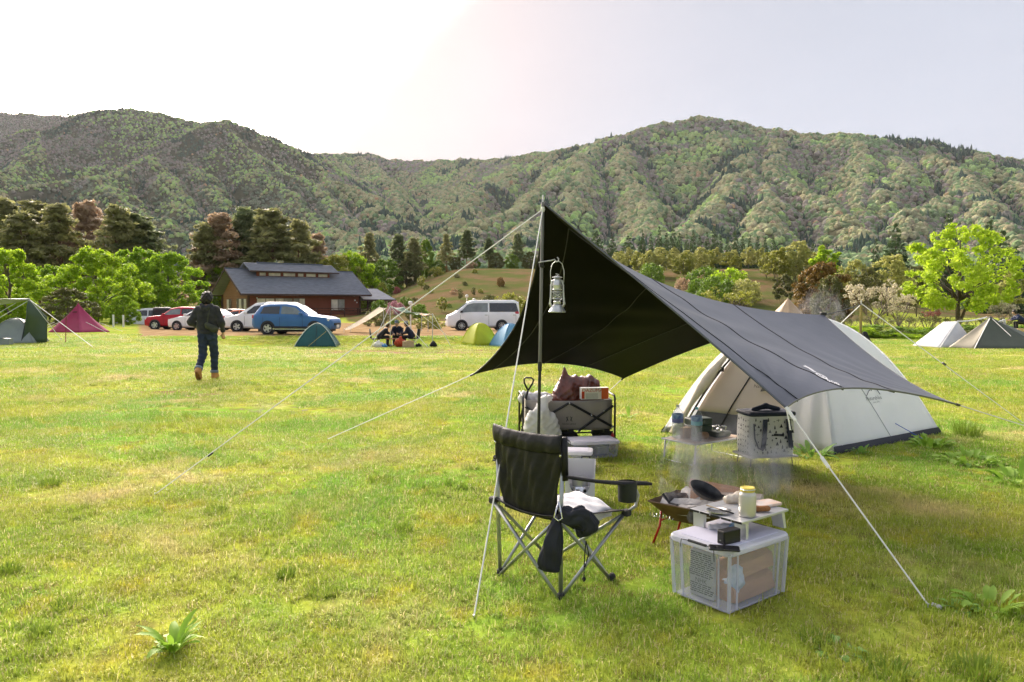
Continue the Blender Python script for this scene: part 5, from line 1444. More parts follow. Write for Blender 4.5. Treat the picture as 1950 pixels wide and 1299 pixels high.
    mb = MB(); mb.tube([(.045, -.15, 1.14), (.07, -.145, 1.28), (.09, -.10, 1.42), (.10, -.02, 1.475), (.11, .08, 1.42)], .014, 5, flat=.4); mb.tube([(.20, -.10, 1.02), (.245, .0, 1.0), (.2, .1, 1.02)], .012, 5); mb.build('strap', M_bag_olive, bg_)
    for f in (1, -1):
        mb = MB(); mb.box((f * .075, -.128, .845), (.09, .006, .10), (R(-6), 0, 0)); mb.build('back_pocket', M_denim, t)
make_walker()
def sitter(name, label, loc, rz, coat, hairm, lean=.3, hat=None, arms=1, sc=1.0, legs=M_black_cloth):
    t = thing(name, label, 'person', loc, rz); t.scale = (sc,) * 3
    f = lean
    sh = Vector((0, .05 + f * .35, .92 - f * .12)); hd = sh + Vector((0, .06 + f * .1, .22 - f * .03))
    el = [Vector((s * .24, sh.y + .08, .68)) for s in (1, -1)]; wr = [Vector((s * .10, sh.y + .32, .60)) for s in (1, -1)]
    body = [(tuple(hd + Vector((0, 0, .02))), tuple(hd - Vector((0, -.02, .03))), .09, .078), (tuple(hd - Vector((0, .01, .09))), tuple(sh), .05, .06), (tuple(sh), (0, 0, .45), .10, .11),
            ((-.09, 0, .46), (-.11, .42, .47), .065, .05), ((.09, 0, .46), (.11, .42, .47), .065, .05), ((-.11, .42, .47), (-.11, .40, .08), .045, .035), ((.11, .42, .47), (.11, .40, .08), .045, .035),
            ((-.11, .39, .06), (-.11, .55, .04), .035, .03), ((.11, .39, .06), (.11, .55, .04), .035, .03), (tuple(hd + Vector((0, .10, -.02))), tuple(hd + Vector((0, .105, -.035))), .015, .015)]
    for e, w, s in zip(el, wr, (1, -1)):
        body += [((s * .17, sh.y, sh.z - .01), tuple(e), .04, .035), (tuple(e), tuple(w), .034, .026)] + hand_caps(w, (-.1 * s, 1, -.2), s)
    blob('body', body, .02, .020, M_skin, t)
    jk = [((-.08, sh.y, sh.z - .03), (-.09, .0, .50), .12, .125), ((.08, sh.y, sh.z - .03), (.09, .0, .50), .12, .125), ((-.14, sh.y, sh.z), (.14, sh.y, sh.z), .08, .08)]
    for e, w, s in zip(el, wr, (1, -1)): jk += [((s * .18, sh.y, sh.z - .01), tuple(e), .075, .062), (tuple(e), tuple(e.lerp(w, .85)), .06, .045)]
    blob('jacket', jk, .04, .020, coat, t)
    blob('trousers', [((-.09, 0, .46), (-.11, .42, .47), .10, .075), ((.09, 0, .46), (.11, .42, .47), .10, .075), ((-.11, .42, .47), (-.11, .40, .10), .07, .055), ((.11, .42, .47), (.11, .40, .10), .07, .055)], .03, .022, legs, t)
    for s in (1, -1): blob('shoe', [((s * .11, .36, .06), (s * .11, .56, .045), .052, .048)], .02, .02, M_black_cloth, t)
    blob('hair', [(tuple(hd + Vector((0, -.01, .045))), tuple(hd + Vector((0, -.035, -.01))), .102, .092)], .02, .018, hairm, t)
    if hat:
        mb = MB(); mb.lathe([(.10, .0), (.108, .03), (.095, .10), (.05, .125), (0, .13)], 14, hd + Vector((0, 0, .045))); h = mb.build('hat', hat, t, smooth=True)
        mb = MB(); mb.rbox(hd + Vector((0, .12, .055)), (.15, .14, .014), .05, rot=(R(-12), 0, 0)); mb.build('brim', hat, h)
    return t
def camp_stool(label, loc, rz, m=M_black_cloth, group='folding chairs of the campers'):
    t = thing('camping_chair', label, 'chair', loc, rz, group)
    mb = MB(); mb.grid([[Vector((x, y, .36 + .05 * (abs(x) / .25) ** 2)) for x in (-.25, -.12, 0, .12, .25)] for y in (-.22, 0, .22)]); mb.build('seat', m, t, smooth=True, solid=.01)
    mb = MB(); mb.grid([[Vector((x, -.24 - .05 * (1 - (x / .25) ** 2) - .1 * (z - .4), z)) for x in (-.25, -.12, 0, .12, .25)] for z in (.42, .65, .86)]); mb.build('backrest', m, t, smooth=True, solid=.01)
    for sx in (1, -1):
        for a, b in (((sx * .25, -.22, 0), (sx * .25, .22, .42)), ((sx * .25, .22, 0), (sx * .25, -.24, .42)), ((sx * .25, -.22, .4), (sx * .25, -.30, .88))):
            mb = MB(); mb.tube([a, b], .012, 5); mb.build('leg', M_frame_grey, t)
    return t
M_frame_grey = mat('grey_steel_tube', (0.30, 0.31, 0.33), .35, metal=.7, var=.1)
CD = 37.0
def cp(px, d=CD): return on(px, d)
camp_stool('dark folding chair at the left end of the camper group', cp(716), R(-75))
camp_stool('dark folding chair carrying the camper with the cap', cp(787), R(80))
camp_stool('dark folding chair carrying the navy clad camper', cp(757, 37.9), R(180))
sitter('person', 'camper in dark jacket leaning forward at the left of the group', cp(722), R(-75), M_black_cloth, M_hair_br, .75)
sitter('person', 'camper in navy seen from behind in the middle of the group', cp(757, 37.8), R(178), M_navy, M_grey_cloth, .25, hat=mat('blue_grey_knit', (.15, .19, .27), .9))
sitter('person', 'camper with grey cap and dark jacket at the right of the group', cp(785), R(82), M_navy, M_hair_br, .45, hat=M_grey_cloth)
def lump(name, label, cat, loc, caps, k, m, res=.02, group=None, warp=None):
    t = thing(name, label, cat, loc, 0, group); blob('cover', caps, k, res, m, t, warp=warp); return t
crumple = lambda P: .02 * np.abs(np.sin(P[..., 0] * 22 + P[..., 2] * 15)) + .012 * np.abs(np.sin(P[..., 2] * 31 - P[..., 1] * 20)) - .014
M_polybag = mat('white_carrier_bag', (0.72, 0.72, 0.74), .45, var=.1, vs=10, trans=.3)
def place_lump(name, label, cat, px, d, w, h, m):
    p = cp(px, d); lump(name, label, cat, p, [((-w * .25, 0, h * .35), (w * .25, 0, h * .35), h * .36, h * .33), ((0, 0, h * .5), (.02, 0, h * .85), h * .3, h * .12)], .05, m, warp=crumple)
place_lump('carrier_bag', 'white carrier bag on the grass before the campers', 'bag', 720, 36.2, .4, .38, M_polybag)
place_lump('stuff_sack', 'small blue sack beside the white carrier bag', 'bag', 732, 36.1, .3, .22, mat('blue_sack', (.06, .25, .55), .6))
place_lump('carrier_bag', 'small white bag between the blue sack and campers', 'bag', 727, 36.5, .22, .28, M_polybag)
place_lump('folded_blanket', 'orange red blanket bundle between the campers', 'blanket', 762, 36.3, .38, .55, mat('orange_red_wool', (.42, .06, .025), .9, var=.3))
place_lump('cooking_pot', 'dark pots at the right of the camper group', 'pot', 797, 36.4, .36, .22, M_black_cloth)
def crate(name, label, cat, loc, rz, size, m, lidm=None):
    t = thing(name, label, cat, loc, rz); w, d, h = size; th = .015
    for s in (1, -1):
        mb = MB(); mb.box((s * (w / 2 - th / 2), 0, h / 2), (th, d, h)); mb.build('side_panel', m, t)
        mb = MB(); mb.box((0, s * (d / 2 - th / 2), h / 2), (w - 2 * th - .002, th, h - .004)); mb.build('side_panel', m, t)
    mb = MB(); mb.box((0, 0, th / 2 + .004), (w - 2 * th, d - 2 * th, th)); mb.build('base_panel', m, t)
    for k in (-1, 1): mb = MB(); mb.box((k * w * .26, 0, h + .004), (w * .46, d * .96, .008), (0, k * .12, 0)); mb.build('flap', m, t)
    return t
M_card = mat('cardboard', (.48, .34, .22), .9, var=.12)
crate('cardboard_box', 'open cardboard box in front of the right camper', 'box', cp(777, 36.0), .3, (.5, .36, .3), M_card)
def camp_table(label, loc, rz):
    t = thing('camp_table', label, 'table', loc, rz)
    mb = MB(); mb.box((0, 0, .38), (.8, .5, .03)); mb.build('table_top', M_redcl, t)
    for sx in (1, -1):
        for sy in (1, -1): mb = MB(); mb.tube([(sx * .36, sy * .22, 0), (sx * .36, sy * .22, .37)], .012, 5); mb.build('leg', M_frame_grey, t)
camp_table('low red brown table in the middle of the campers', cp(750, 36.8), .1)

# ================================================================== tents and tarps in the distance
M_rope = mat('white_guy_rope', (0.78, 0.78, 0.76), .7, var=.05)
M_pole_al = mat('aluminium_pole', (0.5, 0.51, 0.53), .35, metal=.6, var=.08)
M_pole_dk = mat('black_pole', (0.03, 0.03, 0.033), .4, metal=.3)
def rope(t, a, b, r=.006, m=None, sag=0.0, n=2, name='guy_line', world=True):
    a, b = Vector(a), Vector(b); pts = [a.lerp(b, k / n) - Vector((0, 0, sag * 4 * (k / n) * (1 - k / n))) for k in range(n + 1)]
    mb = MB(); mb.tube(pts, r, 5); return mb.build(name, m or M_rope, t, world=world)
def fabric(name, c, rough=.6, trans=.15, var=.08): return mat(name, c, rough, var=var, vs=2.5, bump=.3, bs=5, trans=trans)
def dome(name, label, loc, rz, sx, sy, H, m, p=2.1, trim=None, seam=None, doorm=None, res=16, group=None, panel='canopy'):
    """four panels between two crossing arched poles; each panel a mesh"""
    t = thing(name, label, 'tent', loc, rz, group)
    for k in range(4):
        mb = MB(); P = []
        for i in range(res + 1):
            mm = i / res; row = []
            for j in range(res // 2 + 1):
                v = (j / (res // 2) * 2 - 1)
                q = {0: (mm, v * mm), 1: (-v * mm, mm), 2: (-mm, -v * mm), 3: (v * mm, -mm)}[k]
                sag = 1 - .05 * (1 - v * v) * math.sin(math.pi * mm)
                z = H * (1 - mm ** p); row.append(Vector((q[0] * sx / 2 * (sag if k % 2 == 0 else 1), q[1] * sy / 2 * (sag if k % 2 else 1), z)))
            P.append(row)
        mb.grid(P); mb.build(panel, m[k] if isinstance(m, (list, tuple)) else m, t, smooth=True, solid=.006)
    for (a, b) in (((1, 1), (-1, -1)), ((1, -1), (-1, 1))):
        pts = []
        for i in range(25):
            s = i / 12 - 1; pts.append(Vector((a[0] * s * sx / 2 * 1.005, a[1] * s * sy / 2 * 1.005, H * (1 - abs(s) ** p) + .012)))
        mb = MB(); mb.tube(pts, .012 if trim is None else .022, 5); mb.build('tent_pole', trim or m if not isinstance(m, (list, tuple)) else (trim or m[0]), t, smooth=True)
    return t
def peg_lines(t, pts, m=None, r=.008):
    for a, b in pts: rope(t, a, b, r, m)
# teal dome
g = ground(598, 661)
M_teal = fabric('teal_fabric', (0.022, 0.105, 0.115)); M_teal_lt = fabric('pale_teal_trim', (0.45, 0.55, 0.52))
tt = dome('dome_tent', 'small teal dome tent with pale edges before the car park', g + Vector((0, .7, 0)), R(6), 2.0, 1.5, 1.12, M_teal, p=1.75, trim=M_teal_lt)
peg_lines(tt, [(g + Vector((-.75, .2, .7)), g + Vector((-1.55, -.2, 0))), (g + Vector((.8, .2, .7)), g + Vector((1.7, -.1, 0))), (g + Vector((.55, .2, .75)), g + Vector((-.2, -.3, 0.05)))], mat('yellow_cord', (.6, .5, .12), .7))
mb = MB(); mb.tube([(0, -.74, .05), (0, -.42, .72), (0, -.2, 1.0)], .012, 4); mb.build('door_zip', M_pole_dk, tt)
# yellow dome and light blue tent
g = ground(912, 658)
M_lime = fabric('lime_fabric', (0.62, 0.66, 0.035), trans=.3)
dome('dome_tent', 'lime yellow dome tent beside the silver van', g + Vector((.0, .6, 0)), R(35), 1.45, 1.35, 1.10, M_lime, p=2.3)
g = ground(962, 660)
M_sky = fabric('light_blue_fabric', (0.20, 0.45, 0.68), trans=.3); M_navyf = fabric('navy_fabric', (0.015, 0.03, 0.07))
tb = dome('dome_tent', 'light blue tent with navy base half behind the black tarp', g + Vector((.25, .3, 0)), R(30), 1.6, 1.5, 1.12, M_sky, p=1.9)
mb = MB(); mb.grid([[Vector((x, -.78 - .02 * z, z * (.28 + .08 * math.sin(x * 11)))) for x in np.linspace(-.8, .8, 14)] for z in (0, .5, 1.0)]); mb.build('door_panel', M_navyf, tb, solid=.006)
# pink tipi
def tipi(name, label, loc, rz, W_, H, n, mats, sq=1.0, apex=(0, 0), cap=None, concave=.04):
    t = thing(name, label, 'tent', loc, rz)
    A = Vector((apex[0], apex[1], H))
    for k in range(n):
        a0, a1 = 2 * math.pi * (k - .5) / n - math.pi / 2, 2 * math.pi * (k + .5) / n - math.pi / 2
        b0, b1 = Vector((W_ / 2 * math.cos(a0), W_ / 2 * sq * math.sin(a0), 0)), Vector((W_ / 2 * math.cos(a1), W_ / 2 * sq * math.sin(a1), 0))
        P = []
        for i in range(11):
            u = i / 10; row = []
            for j in range(7):
                v = j / 6; p = b0.lerp(b1, v).lerp(A, u); c = math.sin(math.pi * u) * concave * W_ + math.sin(math.pi * v) * (1 - u) * .02 * W_
                d = Vector((p.x - A.x * u, p.y - A.y * u, 0)); d = d.normalized() if d.length > 1e-4 else d
                row.append(p - d * c)
            P.append(row)
        mb = MB(); mb.grid(P); mb.build('canopy', mats[k % len(mats)], t, smooth=True, solid=.006)
    mb = MB(); mb.lathe([(.05 * W_ / 3, -.08), (.03, .02), (0, .05)], 8, A); mb.build('peak_cap', cap or mats[0], t)
    return t
g = on(150, 47); g.z -= .05
M_pink = fabric('magenta_fabric', (0.42, 0.035, 0.125), trans=.25); M_pink2 = fabric('deep_magenta_fabric', (0.34, 0.022, 0.085), trans=.2)
tp_ = tipi('tipi_tent', 'magenta pink pyramid tent before the broadleaf trees', g, 0, 3.9, 1.78, 6, [M_pink2, M_pink, M_pink, M_pink, M_pink, M_pink], concave=.03)
mb = MB(); mb.box((0, -.42, 1.26), (.28, .03, .05)); mb.build('vent', M_pole_dk, tp_)
for s in (1, -1):
    a = g + Vector((s * .95, -.9, .65)); rope(tp_, a, g + Vector((s * 2.4, -1.2, .0)), .012)
    rope(tp_, g + Vector((s * 1.25, 0, .6)), g + Vector((s * 2.6, .2, .05)), .012)
# dark green shelter at the left edge with a grey dome under its awning
M_dkgreen = fabric('dark_green_fabric', (0.050, 0.085, 0.052), .35, trans=.12); M_awn = fabric('grey_green_awning', (0.26, 0.33, 0.28), .35, trans=.25)
b = ground(60, 654); b2 = b
ts = thing('shelter_tent', 'dark green shelter with raised awning at the left edge', 'tent', b)
k = b.y / F_PX
def lp(px, py, dy=0.0): return at(px, py, b.y + dy)
pk = lp(57, 571); c1 = lp(40, 655, -.3); c2 = lp(90, 654, .4); c3 = lp(90, 604, .6); c4 = lp(48, 652, 1.6)
P = []
for i in range(13):
    u = i / 12; L0 = pk.lerp(c1, u); R0 = pk.lerp(c3, min(1, u * 1.5)) if u < .667 else c3.lerp(c2, (u - .667) * 3)
    P.append([L0.lerp(R0, v / 8) + Vector((0, -.35 * math.sin(math.pi * v / 8) * math.sin(math.pi * min(1, u + .12)), 0)) for v in range(9)])
mb = MB(); mb.grid(P); mb.build('canopy', M_dkgreen, ts, smooth=True, world=True, solid=.008)
mb = MB(); mb.grid([[pk.lerp(c4, i / 6).lerp(c3.lerp(lp(88, 652, 1.7), i / 6), j / 4) for j in range(5)] for i in range(7)]); mb.build('back_wall', M_dkgreen, ts, smooth=True, world=True, solid=.008)
for a, q in ((pk, c1), (pk, c4)):
    mb = MB(); mb.tube([a, q], .018, 5); mb.build('tent_pole', M_pole_dk, ts, world=True)
aw = [lp(-90, 566, -1.0), pk + Vector((0, 0, .01)), lp(-90, 590, 1.0)]
mb = MB(); mb.grid([[lp(-110, 566, -1.4).lerp(pk, u / 6), lp(-110, 572, 0).lerp(pk, u / 6) + Vector((0, 0, .05)), lp(-110, 600, 1.8).lerp(pk, u / 6)] for u in range(7)]); mb.build('awning', M_awn, ts, smooth=True, world=True, solid=.008)
for p_, q_ in ((pk, ground(177, 661)), (pk, lp(-60, 640, -1.5)), (lp(30, 577), lp(-40, 618, -.5)), (pk, lp(118, 648, 1.0))): rope(ts, p_, q_, .012)
mb = MB(); mb.tube([lp(125, 652, .5), lp(126, 603, .5)], .018, 5); mb.build('awning_pole', M_redcl, ts, world=True)
g = ground(5, 655); M_greyt = fabric('grey_tent_fabric', (0.30, 0.34, 0.33), .5)
dome('dome_tent', 'grey dome tent under the awning at the left edge', g + Vector((-.05, 1.0, 0)), R(12), 1.9, 1.7, 1.05, M_greyt, p=2.0)
g = ground(4, 657); crate('storage_crate', 'pale grey crate in front of the dome tent at the left edge', 'box', g + Vector((.15, -.1, 0)), .1, (.55, .3, .26), M_greyt)
# white wing tarp and green tarp of the campers
def sheet(name, label, pts, m, cat='tarp', n=10, sag=.06, extra=()):
    c = sum(pts, Vector()) / 4; base = Vector((c.x, c.y, gh(c.x, c.y)))
    t = thing(name, label, cat, base); a, b_, c_, d = pts; P = []
    for i in range(n + 1):
        u = i / n; L0, R0 = a.lerp(d, u), b_.lerp(c_, u)
        P.append([L0.lerp(R0, j / n) - Vector((0, 0, sag * math.sin(math.pi * u) + sag * math.sin(math.pi * j / n) * .6)) for j in range(n + 1)])
    mb = MB(); mb.grid(P); mb.build('canopy', m, t, smooth=True, world=True, solid=.008)
    return t
M_wtarp = fabric('cream_tarp', (0.85, 0.83, 0.78), trans=.55); M_gtarp = fabric('green_tarp', (0.10, 0.20, 0.13), trans=.2); M_otarp = fabric('orange_tarp', (0.62, 0.33, 0.14), trans=.3)
tw = sheet('tarp', 'cream white tarp slanting down from a pole by the porch', [at(654, 627, 44), at(668, 627, 45.5), at(736, 587, 46), at(722, 584, 43)], M_wtarp)
for q in (at(730, 586, 44.5),): mb = MB(); mb.tube([on(731, 44.5), q], .02, 5); mb.build('tarp_pole', M_pole_al, tw, world=True)
for q in (at(655, 627, 44), at(668, 627, 45.5)): mb = MB(); mb.tube([on(CX + q.x / q.y * F_PX, q.y), q], .015, 5); mb.build('tarp_pole', M_pole_al, tw, world=True)
tg = sheet('tarp', 'small green tarp on thin poles over the campers', [at(743, 583, 36.8), at(768, 584, 39), at(800, 598, 40), at(786, 595, 37)], M_gtarp, sag=.12)
mb = MB(); mb.tube([on(743, 36.8), at(743, 580, 36.8)], .022, 5); mb.build('tarp_pole', M_pole_al, tg, world=True)
mb = MB(); mb.tube([on(823, 36.6), at(824, 597, 36.6)], .022, 5); mb.build('tarp_pole', M_pole_al, tg, world=True)
for a, q in ((at(743, 583, 36.8), on(705, 35.6)), (at(743, 583, 36.8), on(815, 36.0)), (at(824, 598, 36.6), on(858, 37.0)), (at(786, 595, 37), at(824, 599, 36.6)), (at(800, 598, 40), on(850, 41))): rope(tg, a, q, .014)
g = on(825, 36.5); mb = MB(); mb.lathe([(.16, 0), (.19, .08), (.13, .2), (.05, .28), (0, .3)], 10, g); o = mb.build('sandbag', M_black_cloth, None, smooth=True); tag(o, 'dark weight bag at the foot of the thin tarp pole', 'weight')
to = sheet('tarp', 'small orange tarp behind the campers', [at(796, 598, 46), at(803, 596, 48), at(818, 597, 48), at(815, 600, 46)], M_otarp)
for px, d in ((803, 47), (815, 46.5)): mb = MB(); mb.tube([on(px, d), at(px, 598, d)], .02, 5); mb.build('tarp_pole', M_pole_al, to, world=True)
# slim white posts
for k, (px, top, d, lab) in enumerate([(782, 581, 48, 'slim white lamp post behind the green tarp'), (889, 567, 62, 'slim white post behind the roof of the silver van'), (903, 574, 64, 'second slim post behind the silver van roof'), (1186, 0, 0, '')][:3]):
    t = thing('post', lab, 'post', on(px, d)); h = at(px, top, d).z - on(px, d).z
    mb = MB(); mb.tube([(0, 0, 0), (0, 0, h)], .045, 6); mb.build('shaft', M_white, t); mb = MB(); mb.lathe([(.05, 0), (.13, .05), (.13, .2), (.04, .26)], 8, (0, 0, h)); mb.build('lamp_head' if k == 0 else 'cap', M_white, t)
for k, px in enumerate((216, 235, 355)):
    t = on(px, 58); mb = MB(); mb.rbox((0, 0, .45), (.12, .12, .95), .02); o = mb.build('stake', M_white, None); o.location = t; tag(o, ('leftmost short pale stake on the car park edge', 'short pale stake left of the white wagon', 'short pale stake between red and white parked cars')[k], 'post', 'short pale stakes on the car park edge')
# right: white ridge tent, olive and sand tipi, beige bell tent
g = ground(1812, 661); d = g.y
tr = thing('ridge_tent', 'white ridge tent on the right beside the olive tent', 'tent', g)
A = [at(1797, 613, d + 1.0), at(1823, 612, d + .3)]; B = [at(1738, 658, d + .6), at(1790, 662, d - .9), at(1860, 661, d - .4), at(1845, 655, d + 2.4), at(1765, 655, d + 2.6)]
M_wt = fabric('white_tent_fabric', (0.70, 0.72, 0.75), trans=.3)
def panel(t, q, m, name='canopy', n=8, sag=.03):
    a, b_, c_, e = [Vector(x) for x in q]; nr = (b_ - a).cross(e - a); nr = nr.normalized() if nr.length else nr
    mb = MB(); mb.grid([[a.lerp(e, i / n).lerp(b_.lerp(c_, i / n), j / n) + nr * sag * math.sin(math.pi * i / n) * math.sin(math.pi * j / n) for j in range(n + 1)] for i in range(n + 1)])
    return mb.build(name, m, t, smooth=True, world=True, solid=.006)
panel(tr, (B[0], B[1], A[1], A[0]), M_wt); panel(tr, (B[1], B[2], A[1], A[1]), M_wt); panel(tr, (B[0], B[4], A[0], A[0]), M_wt); panel(tr, (B[4], B[3], A[1], A[0]), M_wt); panel(tr, (B[3], B[2], A[1], A[1]), M_wt)
for q in (B[1], B[2], B[0]): mb = MB(); mb.tube([A[1] if q is not B[0] else A[0], q], .015, 4); mb.build('seam', M_white, tr, world=True)
rope(tr, A[1], at(1880, 604, d - .5), .03, M_wt, sag=.05, n=6)
g = ground(1890, 664); d = g.y
tq = thing('tipi_tent', 'olive green and sand pyramid tent at the right edge', 'tent', g)
ap = at(1886, 604, d + .8); q = [at(1806, 661, d + .2), at(1855, 664, d - .7), at(1990, 666, d - .9), at(2010, 660, d + 2.2), at(1850, 658, d + 2.4)]
M_sand = fabric('sand_fabric', (0.36, 0.33, 0.25), trans=.2); M_oliv = fabric('olive_tent_fabric', (0.085, 0.10, 0.075), trans=.1)
panel(tq, (q[0], q[1], ap, ap), M_sand, sag=-.06); panel(tq, (q[1], q[2], ap, ap), M_oliv, sag=-.05); panel(tq, (q[2], q[3], ap, ap), M_oliv); panel(tq, (q[3], q[4], ap, ap), M_oliv); panel(tq, (q[4], q[0], ap, ap), M_sand)
mb = MB(); mb.tube([q[1] + Vector((0, -.02, 0)), ap], .02, 4); mb.build('seam', M_white, tq, world=True)
mb = MB(); mb.lathe([(.22, -.22), (.14, -.08), (.05, .02), (0, .04)], 8, ap); mb.build('peak_cap', M_oliv, tq, world=True)
rope(tq, ap, at(1925, 640, d - .5), .014)
for kk, (px, py, dd) in enumerate([(1908, 606, .5)]):
    lump('cloth', 'white cloth hanging beside the olive tent peak', 'cloth', at(1908, 615, d + .6), [((-.12, 0, .05), (.1, 0, .12), .05, .06), ((.1, 0, .1), (.14, 0, -.12), .06, .04)], .05, M_polybag, warp=crumple)
g = on(1500, 58); hh = at(1500, 568, 58).z - g.z
tz = tipi('bell_tent', 'beige bell tent peak showing above the tarp', g, .2, 4.6, hh, 8, [fabric('beige_canvas', (0.50, 0.36, 0.24), trans=.15)], concave=.0)
mb = MB(); mb.lathe([(.0, 0), (.34, .0), (.30, .03), (0, .05)], 14, (.0, -.62, hh - .95), (R(62), 0, 0)); mb.build('vent', fabric('vent_canvas', (.40, .27, .17)), tz)
# person bending at the right edge
g = on(1946, 39.0)
sitter('person', 'person in navy jacket bending over at the right edge', g + Vector((.15, 0, .55)), R(80), mat('navy_jacket', (.012, .022, .075), .7), M_hair, .9, sc=1.0)
o = MB(); o.rbox((0, 0, 0), (.55, .3, .16), .02); o = o.build('wooden_tray', mat('pale_plywood', (.55, .40, .22), .7, var=.1), None); o.location = at(1945, 629, 38.4); tag(o, 'pale wooden tray held by the person at the right edge', 'tray')
# ================================================================== the black tarp
def quad3(p0, m, p1, t):
    c = 2 * Vector(m) - (Vector(p0) + Vector(p1)) / 2
    return Vector(p0) * (1 - t) ** 2 + c * 2 * t * (1 - t) + Vector(p1) * t ** 2
def make_tarp():
    A, B, C = at(1036, 388, 5.6), at(903, 712, 7.0), at(1497, 776, 4.4)
    D, E, F = at(1187, 720, 8.16), at(1821, 770, 5.75), at(1568, 600, 7.56)
    top = at(1034, 376, 5.6); foot = Vector((.19, 5.62, 0)); foot.z = gh(foot.x, foot.y)
    t = thing('tarp', 'black wing tarp stretched from a tall pole over the camp', 'tarp', foot)
    e_ac = lambda u: quad3(A, at(1262, 574, 5.02), C, u)
    e_ab = lambda u: quad3(A, at(995, 593, 6.45), B, u)
    e_bd = lambda u: quad3(B, at(1058, 691, 7.45), D, u)
    e_df = lambda u: quad3(D, at(1390, 640, 7.75), F, u)
    e_ce = lambda u: quad3(C, at(1632, 739, 5.0), E, u)
    e_ef = lambda u: quad3(E, at(1690, 702, 6.55), F, u)
    rdg = lambda u: quad3(A, at(1285, 549, 6.45), F, u)
    M_out = mat('charcoal_polyester', (0.085, 0.091, 0.115), .40, var=.10, vs=3, bump=.12, bs=9, spec=.55)
    M_in = mat('black_coating', (0.0055, 0.0055, 0.0065), .6, var=.2, vs=3, spec=.12)
    M_tape = mat('seam_tape', (0.05, 0.05, 0.055), .5)
    M_seam = mat('tarp_seam', (0.016, 0.016, 0.02), .6)
    def patch(c0, c1, d0, d1, u, v):
        """Coons patch: c0,c1 along u (v=0,1); d0,d1 along v (u=0,1)"""
        P00, P10, P01, P11 = c0(0), c0(1), c1(0), c1(1)
        L_ = c0(u) * (1 - v) + c1(u) * v; M_ = d0(v) * (1 - u) + d1(v) * u
        Bq = P00 * (1 - u) * (1 - v) + P10 * u * (1 - v) + P01 * (1 - u) * v + P11 * u * v
        return L_ + M_ - Bq
    nR = lambda u, v: patch(rdg, e_ce, e_ac, lambda s: e_ef(1 - s), u, v)
    nL = lambda u, v: patch(rdg, e_bd, e_ab, lambda s: e_df(1 - s), u, v)
    def wrinkle(p, u, v):
        w = 0
        for q, amp in ((C, .010), (E, .012), (F, .010), (A, .006)):
            d = p - q; r = d.length; a = math.atan2(d.y * .7 + d.z, d.x + .3 * d.z)
            w += amp * math.exp(-(r / .9) ** 2) * min(1, r / .15) * math.sin(a * 22)
        w += .010 * math.sin(u * 9 + v * 26) * math.exp(-((v - .35) / .3) ** 2) * math.exp(-((u - .35) / .25) ** 2)
        return w * min(1, v * 6) * min(1, (1 - v) * 6) * min(1, u * 6) * min(1, (1 - u) * 6)
    nU, nV = 48, 36
    for nm, fn, flip in (('canopy', nR, 1), ('canopy', nL, -1)):
        P = []; Q = []
        for i in range(nU + 1):
            row, row2 = [], []
            for j in range(nV + 1):
                u, v = i / nU, j / nV; p = fn(u, v); e = 1e-3
                du = fn(min(1, u + e), v) - fn(max(0, u - e), v); dv = fn(u, min(1, v + e)) - fn(u, max(0, v - e))
                n = du.cross(dv); n = n.normalized() if n.length > 1e-12 else Vector((0, 0, 1))
                if n.z < 0: n = -n
                p = p + n * wrinkle(p, u, v)
                row.append(p + n * .002); row2.append(p - n * .004)
            P.append(row); Q.append(row2)
        mb = MB(); mb.grid(P); o = mb.build('canopy', M_out, t, smooth=True, world=True)
        mb = MB(); mb.grid(Q); mb.build('lining', M_in, o if False else t, smooth=True, world=True)
        for u in (.105, .42, .70):
            pts = []
            for j in range(41):
                v = j / 40; p = fn(u, v); e = 1e-3
                du = fn(u + e, v) - fn(u - e, v); dv = fn(u, min(1, v + e)) - fn(u, max(0, v - e)); n = du.cross(dv).normalized()
                if n.z < 0: n = -n
                pts.append(p + n * (wrinkle(p, u, v) + .002))
            mb = MB(); mb.tube(pts, .006, 4); mb.build('seam', M_seam, t, world=True)
            mb = MB(); mb.tube([q - Vector((0, 0, .012)) for q in pts], .0045, 4); mb.build('seam_tape', M_tape, t, world=True)
    # hems
    for f in (e_ac, e_ab, e_bd, e_df, e_ce, e_ef):
        mb = MB(); mb.tube([f(k / 30) for k in range(31)], .007, 5); mb.build('hem', M_out if f in (e_ac, e_ce, e_ef) else M_seam, t, world=True)
    # white emblem and lettering near the front right corner
    M_print = mat('white_print', (0.80, 0.80, 0.82), .5, var=.03)
    def onp(x, y, h=.006):
        u = .4466 + x * .0153 + y * .080; v = min(.99, .872 + x * .071 - y * .105)
        p = nR(u, v); e = 1e-3
        n = (nR(u + e, v) - nR(u - e, v)).cross(nR(u, v + e) - nR(u, v - e)).normalized()
        if n.z < 0: n = -n
        return p + n * h
    mb = MB()
    def stroke(pts, w):
        pts = [Vector((a, b)) for a, b in pts]; row = []
        for i, p in enumerate(pts):
            d = pts[min(i + 1, len(pts) - 1)] - pts[max(i - 1, 0)]; d.normalize(); nn = Vector((-d.y, d.x))
            row.append([onp(*(p + nn * w / 2)), onp(*(p - nn * w / 2))])
        mb.grid(row)
    def circ(cx, cy, rx, ry, w, a0=0, a1=360):
        stroke([(cx + rx * math.cos(R(a0 + (a1 - a0) * k / 18)), cy + ry * math.sin(R(a0 + (a1 - a0) * k / 18))) for k in range(19)], w)
    stroke([(-.98, .46), (-.70, .50), (-.40, .20)], .13); stroke([(-.86, .70), (-.50, .52), (-.22, .18)], .13)
    circ(-.05, .0, .30, .22, .10); circ(-.12, .05, .05, .05, .06); circ(.06, .0, .05, .05, .06); stroke([(-.12, -.12), (.05, -.13)], .05)
